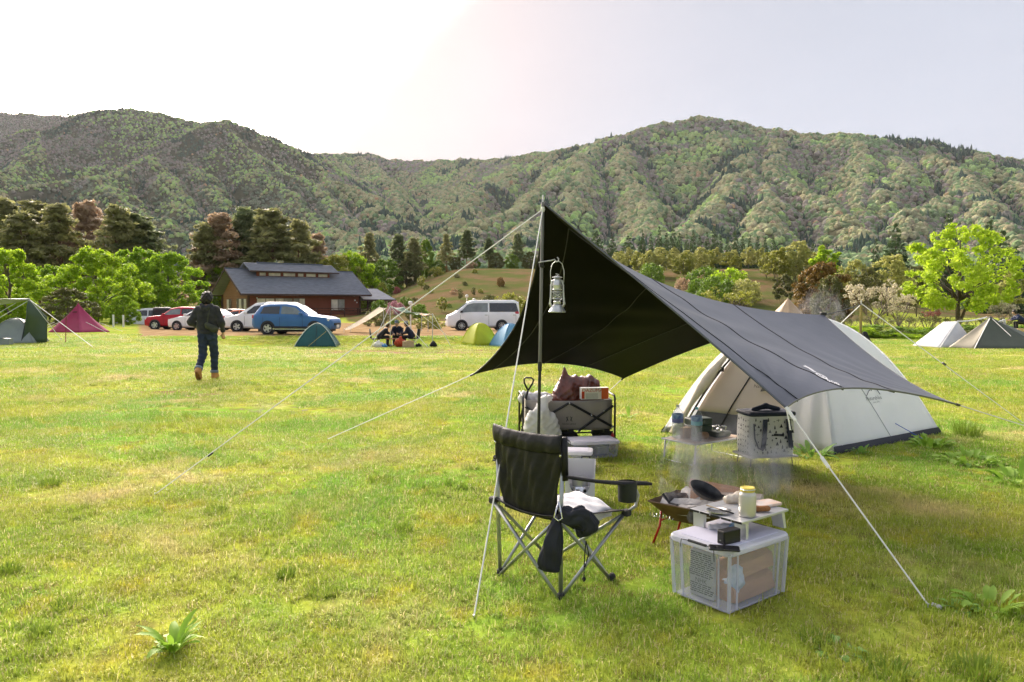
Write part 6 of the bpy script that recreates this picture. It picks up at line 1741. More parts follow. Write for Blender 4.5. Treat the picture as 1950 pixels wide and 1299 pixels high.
    for k, cx in enumerate((.26, .52, .78)):
        if k == 1: circ(cx, -.28, .09, .12, .07)
        else: stroke([(cx - .07, -.16), (cx - .07, -.42)], .07); circ(cx - .05, -.29, .12, .12, .07, -90, 90)
    mb.build('printed_emblem', M_print, t, world=True)
    # front pole
    ax = (top - foot)
    mb = MB(); mb.tube([foot, foot + ax * .46], .0115, 8); mb.build('pole_lower_section', M_pole_dk, t, world=True)
    mb = MB(); mb.tube([foot + ax * .455, foot + ax * .985], .0125, 8); mb.build('pole_upper_section', mat('grey_pole', (.16, .16, .17), .35, metal=.5), t, world=True)
    mb = MB(); mb.tube([foot + ax * .98, top + ax * .008], .006, 6); mb.build('pole_spike', M_pole_al, t, world=True)
    mb = MB(); mb.tube([foot + ax * .44, foot + ax * .47], .016, 8); mb.build('pole_joint', M_pole_dk, t, world=True)
    kn = foot + ax * .962
    for q, nm in ((ground(297, 943), 1), (ground(903, 1177), 2)):
        rope(t, kn, q + Vector((0, 0, .01)), .0042, n=4)
        mb = MB(); p = kn.lerp(q, .85 if nm == 1 else .72); d = (q - kn).normalized(); mb.tube([p - d * .025, p + d * .025], .008, 5); mb.build('line_slider', M_pole_dk, t, world=True)
        mb = MB(); d2 = (q - foot).normalized(); mb.tube([q - Vector((0, 0, .05)) - d2 * .0, q + Vector((0, 0, .018)) + d2 * .01], .005, 5); mb.build('peg', M_pole_al, t, world=True)
    mb = MB(); mb.tube([kn + Vector((.0, 0, .03)), A], .006, 5); mb.lathe([(.012, -.02), (.017, 0), (.012, .02)], 8, kn); mb.build('rope_knot', M_rope, t, world=True)
    # guy lines of the corners
    pr = ground(1768, 1158); pe = at(1950, 812, 5.2); pe2 = C.lerp(C, 0)
    far_e = ground(2105, 862)
    for a, q in ((B, ground(625, 838)), (C, pr), (D, ground(1098, 803)), (E, far_e)):
        rope(t, a, q + Vector((0, 0, .012)), .0048, n=4)
        mb = MB(); mb.tube([q - Vector((0, 0, .05)), q + Vector((.0, 0, .02))], .006, 5); mb.build('peg', M_pole_al, t, world=True)
        mb = MB(); d = (q - a).normalized(); mb.tube([a, a + d * .05], .011, 6); mb.build('corner_ring', M_rope if a in (C,) else M_pole_dk, t, world=True)
    for a, q, f in ((C, pr, .28), (C, pr, .02)):
        mb = MB(); d = (q - a).normalized(); p = a.lerp(q, f); mb.tube([p, p + d * .07], .010, 6); mb.build('line_slider', M_rope, t, world=True)
    mb = MB(); mb.tube([C, C + Vector((.012, -.02, -.08)), C + Vector((.02, -.02, -.13))], .0045, 5); mb.build('loose_cord', M_rope, t, world=True)
    # plastic peg head in the grass
    mb = MB(); mb.rbox(pr + Vector((.035, -.01, .012)), (.022, .05, .02), .008, rot=(0, .5, .4)); o = mb.build('peg_head', mat('grey_plastic', (.45, .45, .45), .5), t, world=True)
    # rear pole, strap and its lines
    fp = Vector((at(1640, 580, 9.5).x, 9.5, 0)); fp.z = gh(fp.x, fp.y); tp = at(1640, 575, 9.5)
    rp = thing('tarp_pole', 'olive pole behind the white tent holding the rear of the tarp', 'pole', fp)
    mb = MB(); mb.tube([fp, tp - Vector((0, 0, .04))], .017, 8); mb.build('shaft', mat('olive_gold_pole', (.22, .18, .055), .4, metal=.4), rp, world=True)
    mb = MB(); mb.tube([tp - Vector((0, 0, .045)), tp + Vector((0, 0, .02))], .007, 6); mb.build('pole_spike', M_pole_al, rp, world=True)
    rope(t, F, tp - Vector((0, 0, .03)), .006, M_seam, sag=.01, n=5, name='rear_strap')
    mb = MB(); mb.rbox(F + Vector((.0, 0, .01)), (.06, .03, .03), .008); mb.build('buckle', M_pole_dk, t, world=True)
    rope(rp, tp - Vector((0, 0, .02)), ground(1950, 807), .006, n=4)
    q1 = ground(1950, 807); mb = MB(); p = tp.lerp(q1, .50); d = (q1 - tp).normalized(); mb.tube([p, p + d * .05], .014, 5); mb.build('line_slider', M_pole_dk, rp, world=True)
    rope(rp, tp - Vector((0, 0, .03)), Vector((fp.x - .9, fp.y + 1.0, 0.2)), .006)
    gl = lump('work_gloves', 'black gloves hung on the olive pole behind the tent', 'gloves', fp + Vector((0, -.03, .8)), [((.03, -.02, .32), (.06, -.02, .18), .035, .06), ((-.04, -.02, .28), (-.03, -.02, .08), .03, .05), ((.07, -.02, .2), (.08, -.02, .06), .045, .05)], .03, M_black_cloth, .015)
    return foot, ax
TARP_FOOT, TARP_AX = make_tarp()

# ================================================================== lantern on its hook
def make_lantern():
    p0 = TARP_FOOT + TARP_AX * .735
    hk = thing('lantern_hook', 'bent metal hook clipped to the tarp pole', 'hook', p0)
    tip = at(1062, 497, 5.56)
    mb = MB(); mb.tube([at(1026, 500, 5.56), at(1030, 499, 5.57), at(1050, 496, 5.56), at(1056, 494, 5.56), at(1059, 499, 5.56), at(1063, 498, 5.56), at(1064, 493, 5.56), at(1061, 490, 5.56)], .0045, 6); mb.build('arm', M_pole_al, hk, smooth=True, world=True)
    mb = MB(); mb.tube([at(1031, 499, 5.6), at(1031, 509, 5.6)], .018, 8); mb.tube([at(1031, 508, 5.59), at(1036, 508, 5.58)], .01, 6); mb.build('clamp', M_pole_dk, hk, world=True)
    b = at(1061, 595, 5.56)
    t = thing('lantern', 'silver hurricane lantern hanging from the pole hook', 'lantern', b)
    Mt = mat('tin_plate', (0.62, 0.63, 0.66), .35, metal=.55, var=.12, vs=20)
    Mg = clearmat('lamp_glass', (.9, .92, .93), .18, .05, (.7, .72, .74))
    mb = MB(); mb.lathe([(.0, 0), (.062, 0), (.064, .006), (.055, .018), (.048, .035), (.040, .052), (.022, .058), (0, .06)], 20); mb.build('tank', Mt, t, smooth=True, sharp=45)
    mb = MB(); mb.lathe([(.024, .058), (.028, .064), (.028, .078), (.020, .085), (.0, .086)], 16); mb.build('burner', Mt, t, smooth=True, sharp=45)
    mb = MB(); mb.lathe([(.024, .084), (.036, .105), (.037, .125), (.030, .15), (.026, .165)], 18, cap=False); mb.build('glass_globe', Mg, t, smooth=True)
    mb = MB(); mb.lathe([(.034, .163), (.036, .168), (.030, .172), (.031, .19), (.034, .20), (.031, .205), (.031, .235), (.026, .243), (.014, .247)], 18); mb.build('chimney', Mt, t, smooth=True, sharp=40)
    mb = MB(); mb.lathe([(.014, .246), (.038, .255), (.037, .259), (.010, .268), (0, .27)], 16); mb.tube([(0, 0, .268), (.012, 0, .278), (-.012, 0, .282)], .003, 5); mb.build('cap', Mt, t, smooth=True, sharp=45)
    for s in (1, -1):
        mb = MB(); mb.tube([(s * .046, 0, .04), (s * .052, 0, .07), (s * .047, 0, .12), (s * .045, 0, .20), (s * .036, 0, .232), (s * .028, 0, .236)], [.009, .009, .0075, .0075, .007, .006], 8, flat=.8); mb.build('side_tube', Mt, t, smooth=True)
        mb = MB(); mb.lathe([(.004, 0), (.008, .002), (.008, .006), (.0, .008)], 8, (s * .054, 0, .065), (0, R(90 * s), 0)); mb.build('knob', Mt, t)
    for z, rr in ((.10, .040), (.15, .036)):
        mb = MB(); mb.tube([(rr * math.cos(k * .5236), rr * math.sin(k * .5236), z) for k in range(13)], .0018, 4); mb.build('guard_wire', Mt, t)
    mb = MB(); mb.tube([(-.038, -.012, .10), (.038, -.012, .15)], .0018, 4); mb.tube([(.038, -.012, .10), (-.038, -.012, .15)], .0018, 4); mb.build('guard_wire', Mt, t)
    mb = MB(); hz_ = tip.z - b.z
    mb.tube([(-.047, 0, .215), (-.050, 0, .28), (-.049, 0, hz_ - .07), (-.036, 0, hz_ - .022), (-.014, 0, hz_ - .003), (.014, 0, hz_ - .003), (.036, 0, hz_ - .022), (.049, 0, hz_ - .07), (.050, 0, .28), (.047, 0, .215)], .0028, 6); mb.build('bail_handle', Mt, t, smooth=True)
make_lantern()

# ================================================================== the white tent
def make_tent():
    Lp, FR, BR = ground(1262, 824), ground(1588, 866), ground(1790, 826)
    cen = (Lp + BR) / 2; BL = cen * 2 - FR; cen.z = 0
    H, p = 1.36, 2.1
    t = thing('dome_tent', 'white and beige dome tent under the rear of the tarp', 'tent', cen)
    M_fly = mat('white_fly_sheet', (0.92, 0.93, 0.95), .45, var=.04, vs=2.5, bump=.25, bs=4, trans=.5)
    M_beige = mat('beige_inner_tent', (0.62, 0.53, 0.44), .65, var=.06, vs=3, bump=.2, bs=6, trans=.25)
    M_mesh = mat('grey_mesh', (0.10, 0.095, 0.095), .8, var=.15, vs=12)
    M_base = mat('dark_groundsheet', (0.022, 0.024, 0.034), .6, var=.15)
    M_zip = mat('dark_zip', (0.035, 0.028, 0.026), .6)
    crn = {'L': Lp, 'FR': FR, 'BR': BR, 'BL': BL}
    for c in crn.values(): c.z = 0.0
    def pt(c0, c1, m, v, hscale=1.0, inset=0.0, sag=.05, ripple=0):
        """m 0 at the peak .. 1 at the ground, v 0..1 from corner c0 to corner c1"""
        a = cen.lerp(c0, m * (1 - inset)); b = cen.lerp(c1, m * (1 - inset)); q = a.lerp(b, v)
        inn = (cen - q); inn.z = 0; l = inn.length
        z = H * hscale * (1 - m ** p)
        s = sag * 4 * v * (1 - v) * math.sin(math.pi * min(1, m * 1.0)) * 1.0
        w = 0
        if ripple: w = ripple * math.sin(v * 60) * max(0, m - .35) * math.exp(-(v / .22) ** 2) + ripple * .8 * math.sin(v * 46 + m * 9) * max(0, m - .3) * math.exp(-((1 - v) / .25) ** 2)
        q = q + (inn.normalized() * (s + w) if l > 1e-6 else Vector())
        q.z = z + gh(q.x, q.y) * m; return q
    n = 26
    def shell(name, c0, c1, m, v0=0, v1=1, m0=0, m1=1, par=t, **k):
        mb = MB(); mb.grid([[pt(c0, c1, m0 + (m1 - m0) * i / n, v0 + (v1 - v0) * j / n, **k) for j in range(n + 1)] for i in range(n + 1)])
        return mb.build(name, m, par, smooth=True, world=True, solid=.004)
    shell('fly_panel', FR, BR, M_fly, ripple=.02)
    shell('fly_panel', BR, BL, M_fly); shell('fly_panel', BL, Lp, M_fly)
    # front: the right third stays closed, the rest is rolled away to the left pole
    shell('door_panel', Lp, FR, M_fly, v0=.72, ripple=.03)
    shell('front_top_panel', Lp, FR, M_fly, v0=0, v1=.72, m0=0, m1=.42)
    roll = [pt(Lp, FR, m, .045 + .03 * m, sag=.0) + Vector((0, -.02, .0)) for m in np.linspace(.38, 1.0, 16)]
    mb = MB(); mb.tube(roll, [.05 + .02 * math.sin(k * .9) for k in range(16)], 10); mb.build('rolled_door', mat('beige_rolled_door', (.60, .52, .42), .6, var=.1, vs=8, bump=.4, bs=18), t, smooth=True, world=True)
    mb = MB(); mb.tube([q + Vector((.055, -.03, -.02)) for q in roll], .012, 5); mb.build('door_edge', M_zip, t, world=True)
    mb = MB(); mb.box(roll[7] + Vector((.06, -.05, -.02)), (.03, .03, .05)); mb.build('toggle', M_pole_dk, t, world=True)
    # inner tent behind the opening
    inner = shell('inner_tent', Lp, FR, M_beige, m1=.90, hscale=.97, inset=.17, sag=.03)
    shell('inner_tent', Lp, FR, M_mesh, m0=.90, m1=1.0, hscale=.97, inset=.17, sag=.03)
    zp = [pt(Lp, FR, m, v, hscale=.97, inset=.155, sag=.03) for m, v in [(1.0, .24), (.86, .27), (.72, .31), (.60, .36), (.50, .43), (.44, .52), (.42, .62)]]
    zz = [quad3(zp[max(0, i - 1)], zp[i], zp[min(6, i + 1)], .5) for i in range(7)]
    fine = []
    for i in range(6):
        for k in range(4): fine.append(zp[i].lerp(zp[i + 1], k / 4))
    mb = MB(); mb.tube(fine + [zp[6]], .012, 5, flat=.5); mb.build('door_zip', M_zip, inner, world=True)
    pk = [pt(Lp, FR, m, v, hscale=.97, inset=.14, sag=.03) for m, v in ((.66, .50), (.62, .70), (.76, .66), (.78, .47))]
    mb = MB(); mb.add(pk, [(0, 1, 2, 3)]); mb.build('mesh_pocket', M_mesh, inner, world=True)
    # emblem: a low mountain outline over lettering, dark on cloth
    def emblem(par, c, xdir, ydir, s, m):
        M_ = frame(c, xdir, ydir); mb = MB()
        vs_, fs_ = text_geo('Naturehike', s * .42, M_ @ Matrix.Translation((0, -.28 * s, 0))); mb.add(vs_, fs_)
        def arc(pts, w):
            row = []
            for i, q in enumerate(pts):
                d = Vector(pts[min(i + 1, len(pts) - 1)]) - Vector(pts[max(i - 1, 0)]); d = Vector((d[0], d[1])).normalized(); nn = Vector((-d.y, d.x)) * w
                row.append([M_ @ Vector((q[0] * s + nn.x * s, q[1] * s + nn.y * s, 0)), M_ @ Vector((q[0] * s - nn.x * s, q[1] * s - nn.y * s, 0))])
            mb.grid(row)
        arc([(-.75, -.05), (-.5, .12), (-.25, .30), (.0, .38), (.1, .30), (.2, .40), (.35, .62), (.55, .75), (.75, .70)], .03)
        arc([(.42, .70), (.60, .66), (.74, .52), (.86, .20), (.95, -.05)], .05); arc([(.55, .68), (.70, .60)], .09)
        vs_, fs_ = text_geo('since 2010', s * .18, M_ @ Matrix.Translation((.1 * s, -.58 * s, 0))); mb.add(vs_, fs_)
        mb.build('printed_emblem', m, par, world=True)
    c = pt(Lp, FR, .74, .50, hscale=.97, inset=.135, sag=.03); c2 = pt(Lp, FR, .74, .62, hscale=.97, inset=.135, sag=.03); c3 = pt(Lp, FR, .60, .50, hscale=.97, inset=.135, sag=.03)
    emblem(inner, c + (c2 - c).cross(c3 - c).normalized() * .012, c2 - c, c3 - c, .13, mat('brown_print', (.13, .10, .08), .7))
    side = [o for o in t.children if o.name.startswith('fly_panel')][0]
    c = pt(FR, BR, .80, .52); c2 = pt(FR, BR, .80, .62); c3 = pt(FR, BR, .70, .52)
    nrm = (c2 - c).cross(c3 - c).normalized(); 
    if nrm.y > 0: nrm = -nrm
    emblem(side, c + nrm * .012, c2 - c, c3 - c, .15, mat('slate_print', (.10, .11, .15), .7))
    # seams, poles, dark base
    for cn in (FR, BR, Lp):
        mb = MB(); mb.tube([pt(cn, cn, m, 0) + Vector((0, 0, .006)) for m in np.linspace(0.02, 1, 24)], .008, 5); mb.build('pole_sleeve', M_fly, t, world=True)
    mb = MB(); mb.tube([pt(FR, BR, m, .30 + .42 * (m - .45)) + nrm * .006 for m in np.linspace(.45, 1, 14)], .004, 4); mb.build('seam', mat('grey_seam', (.45, .46, .5), .6), t, world=True)
    for a, b in ((FR, BR), (BR, BL), (BL, Lp)):
        mb = MB(); row = []
        for k in range(21):
            q = a.lerp(b, k / 20); g = gh(q.x, q.y); o_ = (q - cen); o_.z = 0; o_.normalize()
            row.append([Vector((q.x, q.y, g - .02)) + o_ * .025, Vector((q.x, q.y, g + .035)) + o_ * .012, Vector((q.x, q.y, g + .075)) - o_ * .02])
        mb.grid(row); mb.build('groundsheet_edge', M_base, t, smooth=True, world=True)
    q = FR.lerp(BR, .62); out_ = (q - cen).normalized(); bl = mat('blue_cord', (.03, .12, .5), .6)
    rope(t, pt(FR, BR, .93, .62), q + out_ * .25 + Vector((0, 0, .01)), .004, bl)
    # bedding lump behind the mesh
    mb = MB(); d = (FR - Lp).normalized(); base = Lp.lerp(FR, .55).lerp(cen, .35)
    lump('sleeping_bag', 'dark folded bedding seen through the tent mesh', 'bedding', base + Vector((0, 0, .02)), [(tuple(d * -.35 + Vector((0, 0, .12))), tuple(d * .4 + Vector((0, 0, .16))), .12, .16)], .05, mat('dark_bedding', (.03, .025, .03), .9), .03, warp=crumple)
make_tent()
# ================================================================== folding chair
M_tube = mat('chair_tube', (0.36, 0.38, 0.40), .32, metal=.75, var=.1, vs=4)
M_chairfab = mat('black_chair_fabric', (0.010, 0.010, 0.012), .5, var=.4, vs=6, bump=.9, bs=7, spec=.3)
def make_chair():
    c = Vector((.24, 4.095, 0)); c.z = gh(c.x, c.y)
    t = thing('camping_chair', 'black folding camp chair seen from behind beside the guy line', 'chair', c, R(-48))
    f = {'RL': (-.235, -.20), 'RR': (.235, -.20), 'FR': (.235, .20), 'FL': (-.235, .20)}
    s = {'RL': (-.25, -.235, .425), 'RR': (.25, -.235, .425), 'FR': (.29, .25, .375), 'FL': (-.29, .25, .375)}
    P = lambda k: Vector((f[k][0], f[k][1], .0)); S = lambda k: Vector(s[k])
    for a, b in (('RL', 'RR'), ('RR', 'RL'), ('RL', 'FL'), ('FL', 'RL'), ('RR', 'FR'), ('FR', 'RR'), ('FL', 'FR'), ('FR', 'FL')):
        off = Vector((0, 0, 0)); d = (S(b) - P(a)); n = d.cross(Vector((0, 0, 1))).normalized() * (.008 if a < b else -.008)
        mb = MB(); mb.tube([P(a) + n, S(b) + n], .0095, 8); mb.build('leg', M_tube, t, smooth=True)
    for k in f:
        mb = MB(); mb.lathe([(.018, -.012), (.020, .0), (.018, .03), (.010, .04)], 10, P(k)); mb.build('foot_cap', M_arch, t)
        mb = MB(); mb.rbox(S(k), (.045, .045, .035), .012); mb.build('corner_joint', M_arch, t)
    tops = {}
    for k, x in (('RL', -1), ('RR', 1)):
        top = Vector((x * .25, -.20, .815)); tops[k] = top
        mb = MB(); mb.tube([P(k), Vector((x * .242, -.21, .42)), top], .011, 8); mb.build('back_post', M_tube, t, smooth=True)
        mb = MB(); mb.lathe([(0, 0), (.008, .0), (.009, .004), (0, .007)], 8, top + Vector((0, -.02, -.07)), (R(90), 0, 0)); mb.build('rivet', M_chrome, t)
    # backrest: sleeve band at the top, sagging sheet below
    def bk(u, v):
        x = -1 + 2 * u; z0, z1 = .395, .835
        wd = .185 + .075 * min(1, v * 1.35) ** .8
        sag = -.028 * (1 - x * x) * math.sin(math.pi * (.25 + .6 * (1 - v)))
        fold = .010 * math.sin(x * 9 + v * 4) * math.sin(math.pi * v) + .006 * math.sin(x * 23 - v * 15) * math.sin(math.pi * v)
        return Vector((x * wd, -.205 - .01 * v + sag + fold, z0 + (z1 - z0) * v + .012 * x * x * v))
    n = 26
    mb = MB(); mb.grid([[bk(i / n, j / n * .80) for j in range(n + 1)] for i in range(n + 1)]); mb.build('backrest', M_chairfab, t, smooth=True, solid=.004)
    mb = MB(); mb.grid([[bk(i / n, .79 + j / 8 * .21) + Vector((0, -.006 - .012 * math.sin(math.pi * j / 8), 0)) for j in range(9)] for i in range(n + 1)]); mb.build('head_band', M_chairfab, t, smooth=True, solid=.012)
    for x in (-1, 1):
        mb = MB(); mb.tube([tops['RR' if x > 0 else 'RL'] + Vector((0, 0, .018)), tops['RR' if x > 0 else 'RL'] + Vector((0, .008, -.20))], .021, 8); mb.build('post_sleeve', M_chairfab, t, smooth=True)
    def st(u, v):
        a = S('RL').lerp(S('RR'), u); b = S('FL').lerp(S('FR'), u); p = a.lerp(b, v)
        p.z -= .055 * math.sin(math.pi * u) * (.5 + .5 * math.sin(math.pi * v)) - .012; return p
    mb = MB(); mb.grid([[st(i / 14, j / 14) for j in range(15)] for i in range(15)]); mb.build('seat', M_chairfab, t, smooth=True, solid=.005)
    for x in (-1, 1):
        a, b = Vector((x * .258, -.20, .635)), Vector((x * .33, .37, .525))
        P_ = [[a.lerp(b, i / 10) + Vector((x * w, 0, .012 * math.sin(math.pi * i / 10) * 0 - .03 * math.sin(math.pi * i / 10) * .4 + (.004 if abs(w) < .02 else 0))) for w in (-.04, 0, .04)] for i in range(11)]
        mb = MB(); mb.grid(P_); mb.build('armrest', M_chairfab, t, smooth=True, solid=.012)
        mb = MB(); mb.tube([S('FR' if x > 0 else 'FL'), Vector((x * .32, .29, .41)), Vector((x * .33, .30, .47)), Vector((x * .325, .26, .54))], .009, 7); mb.build('arm_support', M_tube, t, smooth=True)
        if x > 0:
            mb = MB(); cx_ = Vector((.32, .22, .555)); mb.lathe([(.048, -.105), (.05, -.10), (.053, 0)], 14, cx_, cap=False); mb.lathe([(0, -.106), (.048, -.105)], 14, cx_, cap=False); mb.build('cup_holder', mat('black_mesh', (.02, .025, .02), .7), t, smooth=True)
    for x in (-1,): mb = MB(); mb.tube([tops['RL'] + Vector((-.03, 0, -.16)), tops['RL'] + Vector((.01, 0, -.17))], .014, 6); mb.build('strap_loop', M_chairfab, t)
    return t
make_chair()
def sack(label, pts, rad, name='stuff_sack', m=None, seed=1, flat=.6):
    """limp drawstring bag: a bent tube with deep folds, flattened"""
    base = Vector(pts[-1]); base = Vector((base.x, base.y, base.z - rad[-1])); t = thing(name, label, 'bag', base); rr = random.Random(seed)
    P_ = [Vector(p) - base for p in pts]; n = len(P_); rows = []; m_ = 26; nn = 44
    for i in range(m_ + 1):
        u = i / m_ * (n - 1); k = min(int(u), n - 2); f = u - k; p = P_[k].lerp(P_[k + 1], f); r = rad[k] + (rad[k + 1] - rad[k]) * f
        d = (P_[min(k + 1, n - 1)] - P_[max(k - 1, 0)]).normalized(); x = Vector((0, -1, 0)).cross(d).normalized(); y = d.cross(x).normalized()
        if i >= m_ - 2: r *= (.93, .72, .05)[i - m_ + 2]
        row = []
        for j in range(nn):
            a_ = 2 * math.pi * j / nn
            q = r * (1 - .20 * abs(math.sin(2.5 * a_ + .8 + .9 * math.sin(i * .33 + seed))) - .09 * abs(math.sin(6 * a_ + i * .21)) + .05 * math.sin(i * .8 + a_ * 2))
            row.append(p + x * math.cos(a_) * q * 1.15 + y * math.sin(a_) * q * flat)
        rows.append(row)
    mb = MB(); mb.grid(rows, closed_v=True); mb.build('cover', m or mat('navy_black_nylon', (.013, .015, .024), .6, var=.3, vs=10, spec=.35), t, smooth=True)
    return t
s1 = sack('dark blue black stuff sack hanging from the chair seat corner', [at(1062, 985, 3.74), at(1058, 1005, 3.73), at(1052, 1040, 3.72), at(1047, 1075, 3.72), at(1046, 1090, 3.72)], [.016, .036, .052, .060, .055])
s2 = sack('dark sack slung over the chair corner with a hanging drawcord', [at(1068, 972, 3.74), at(1085, 985, 3.72), at(1105, 985, 3.72), at(1118, 1000, 3.72), at(1117, 1022, 3.72)], [.030, .052, .060, .064, .058], seed=3)
q = at(1116, 1030, 3.72)
mb = MB(); mb.tube([q, at(1113, 1060, 3.72), at(1112, 1098, 3.72)], .0028, 5); mb.tube([q, at(1121, 1055, 3.72), at(1114, 1080, 3.72)], .0028, 5); mb.lathe([(.004, -.012), (.009, -.004), (.009, .006), (.004, .012)], 8, at(1112, 1103, 3.72)); mb.build('drawcord', M_black_cloth, s2, world=True)
mb = MB(); a, b, c_ = at(1064, 955, 3.70), at(1055, 985, 3.70), at(1071, 987, 3.70); mb.tube([a, b, at(1063, 992, 3.70), c_, a], .0042, 6); o = mb.build('carabiner', M_chrome, None, smooth=True); tag(o, 'silver clip holding the sacks to the chair', 'carabiner')
# folded white cloth on the seat
def make_cloth():
    b = Vector((.33, 4.14, .0)); t = thing('folded_cloth', 'folded white printed cloth on the chair seat', 'cloth', (b.x, b.y, .345), R(-40))
    mb = MB(); n = 18
    for k in range(3):
        mb.grid([[Vector(((-.18 + .36 * i / n), (-.13 + .26 * j / n), .02 + .018 * k + .025 * math.exp(-((i / n - .4) / .3) ** 2) + .006 * math.sin(i * .9 + k) * math.cos(j * .7) - .03 * (abs(i / n - .5) * 2) ** 4)) for j in range(n + 1)] for i in range(n + 1)])
    mb.build('fold', mat('white_printed_cotton', (.68, .68, .70), .8, var=0, tint2=(.80, .80, .82), vs=9, bump=.3, bs=20), t, smooth=True, solid=.006)
make_cloth()

# ================================================================== clear storage box, table on it
M_clear = clearmat('clear_plastic', (.97, .975, 1.0), .11, .12, (.82, .84, .95))
M_milky = clearmat('milky_plastic', (.95, .96, 1.0), .42, .25, (.78, .79, .92))
def clear_box(name, label, loc, rz, w, d, h, ribs=True, lid=True, latch=True, t_lid=.035):
    t = thing(name, label, 'storage box', loc, rz); k = .94; th = .004
    def wall(a, b):
        a, b = Vector(a), Vector(b); mb = MB()
        n = (b - a).cross(Vector((0, 0, 1))).normalized() * th
        A = [a * 1, b * 1, Vector((b.x / k, b.y / k, h)), Vector((a.x / k, a.y / k, h))]
        mb.loft([A, [p - n for p in A]]); mb.build('side_wall', M_clear, t)
    x, y = w / 2 * k, d / 2 * k; C = [(-x, -y, .01), (x, -y, .01), (x, y, .01), (-x, y, .01)]
    for i in range(4): wall(C[i], C[(i + 1) % 4])
    mb = MB(); mb.rbox((0, 0, .008), (w * k, d * k, .01), .03); mb.build('base_panel', M_milky, t)
    if ribs:
        for sx in (-1, 1):
            for sy in (-1, 1):
                for dx, dy in ((0, 0), (-.065 * sx, 0), (0, -.065 * sy)):
                    a = Vector((sx * x + dx * k, sy * y + dy * k, .01)); b = Vector((sx * w / 2 + dx, sy * d / 2 + dy, h))
                    mb = MB(); mb.tube([a, b], .0055 if dx or dy else .010, 6); mb.build('rib', M_milky, t)
    if lid:
        mb = MB(); mb.rbox((0, 0, h + t_lid * .1), (w + .03, d + .03, t_lid), .045, n=5); l = mb.build('lid', M_lidw, t, smooth=True, sharp=40)
        mb = MB(); mb.rbox((0, 0, h + t_lid * .6 + .001), (w - .05, d - .05, .006), .03, n=5); mb.build('lid_panel', M_lidw, l)
    mb = MB(); mb.rbox((0, 0, h - .028), (w + .012, d + .012, .016), .04, n=4); 
    if not lid: mb.build('rim', M_milky, t)
    if latch:
        s = -1; X_ = s * (w / 2 + .018)
        mb = MB(); mb.tube([(X_, -.055, h + .016), (X_, .055, h + .016)], .007, 8); mb.build('grip', M_arch, t)
        mb = MB(); mb.tube([(X_ - .002, -.105, h - .05), (X_, -.10, h + .012), (X_, -.055, h + .016)], .0022, 5); mb.tube([(X_ - .002, .105, h - .03), (X_, .10, h + .012), (X_, .055, h + .016)], .0022, 5); mb.build('wire_handle', M_pole_dk, t)
        mb = MB(); mb.tube([(w / 2 + .012, -.05, h + .016), (w / 2 + .012, .05, h + .016)], .007, 8); mb.build('grip', M_arch, t)
    return t
M_lidw = mat('frosted_white_lid', (.84, .84, .92), .35, var=.04, trans=.5)
BX = Vector((1.122, 3.849, 0)); BX.z = gh(BX.x, BX.y) + .004; BR_ = R(37.4)
clear_box('storage_box', 'large clear storage box with white lid under the small table', BX, BR_, .48, .36, .30)
def inbox(x, y, z): return BX + Matrix.Rotation(BR_, 3, 'Z') @ Vector((x, y, z))
M_news = mat('newsprint', (.50, .49, .46), .8, var=.12, vs=14); M_ink = mat('printing_ink', (.05, .05, .06), .8)
def make_news():
    t = thing('newspaper', 'folded newspaper with dark print inside the clear box', 'newspaper', inbox(-.17, .03, .014), BR_ + R(90))
    mb = MB(); mb.rbox((0, 0, .12), (.15, .03, .235), .01); mb.build('folded_sheet', M_news, t)
    mb = MB()
    # the print faces the short end of the box
    for i, (s, z) in enumerate((('NHK', .085),)):
        vs_, fs_ = text_geo(s, .034, frame((0, .0165, z), (-1, 0, 0), (0, 0, 1))); mb.add(vs_, fs_)
    rr = random.Random(2)
    for k in range(20):
        z = .225 - .0105 * k
        if .07 < z < .10 : continue
        x0 = -.068
        while x0 < .06:
            l = rr.uniform(.006, .03); mb.box((-(x0 + l / 2), .0162, z), (l, .001, .0045)); x0 += l + rr.uniform(.003, .008)
    mb.build('print', M_ink, t)
make_news()
M_pine_w = mat('split_pine', (.52, .29, .17), .75, var=.18, vs=3, stretch=(1, 9, 9), bump=.3, bs=20)
M_pine_bk = mat('split_pine_bark', (.26, .16, .10), .9, var=.3, vs=9)
def log(label, c, rz, L_, w, h, tilt=0, m=None, name='split_log', seed=0, group=None):
    t = thing(name, label, 'firewood', c, rz, group); rr = random.Random(seed)
    prof = [(-.5, 0), (-.18, -.04), (.3, 0), (.5, .25), (.42, .8), (.05, 1.0), (-.38, .7)]
    rings_ = []
    for i in range(7):
        u = i / 6; rings_.append([Vector((-L_ / 2 + L_ * u, w * (p[0] + rr.uniform(-.03, .03)), h * (p[1] + rr.uniform(-.03, .03)) + tilt * (u - .5))) for p in prof])
    mb = MB(); mb.loft(rings_); mb.build('wood', m or M_pine_w, t)
    return t
log('pinkish split log lying low in the clear box', inbox(.05, -.065, .02), BR_ + R(3), .36, .13, .10, seed=1)
log('pinkish split log on top of the pile in the clear box', inbox(.06, -.03, .118), BR_ + R(-5), .35, .14, .09, tilt=.03, seed=2)
log('split log at the back of the clear box', inbox(.05, .09, .02), BR_, .34, .11, .12, seed=3)
place = inbox(-.10, -.10, .02)
lump('snack_packet', 'crumpled pale blue packet at the front corner of the clear box', 'packet', place, [((0, 0, .03), (.02, .01, .15), .025, .03), ((-.03, .02, .09), (.03, -.01, .1), .02, .025)], .03, mat('pale_blue_foil', (.38, .52, .66), .35, var=0, tint2=(.75, .77, .8), vs=18), .008, warp=lambda P: .004 * np.sin(P[..., 0] * 210) * np.sin(P[..., 2] * 160))
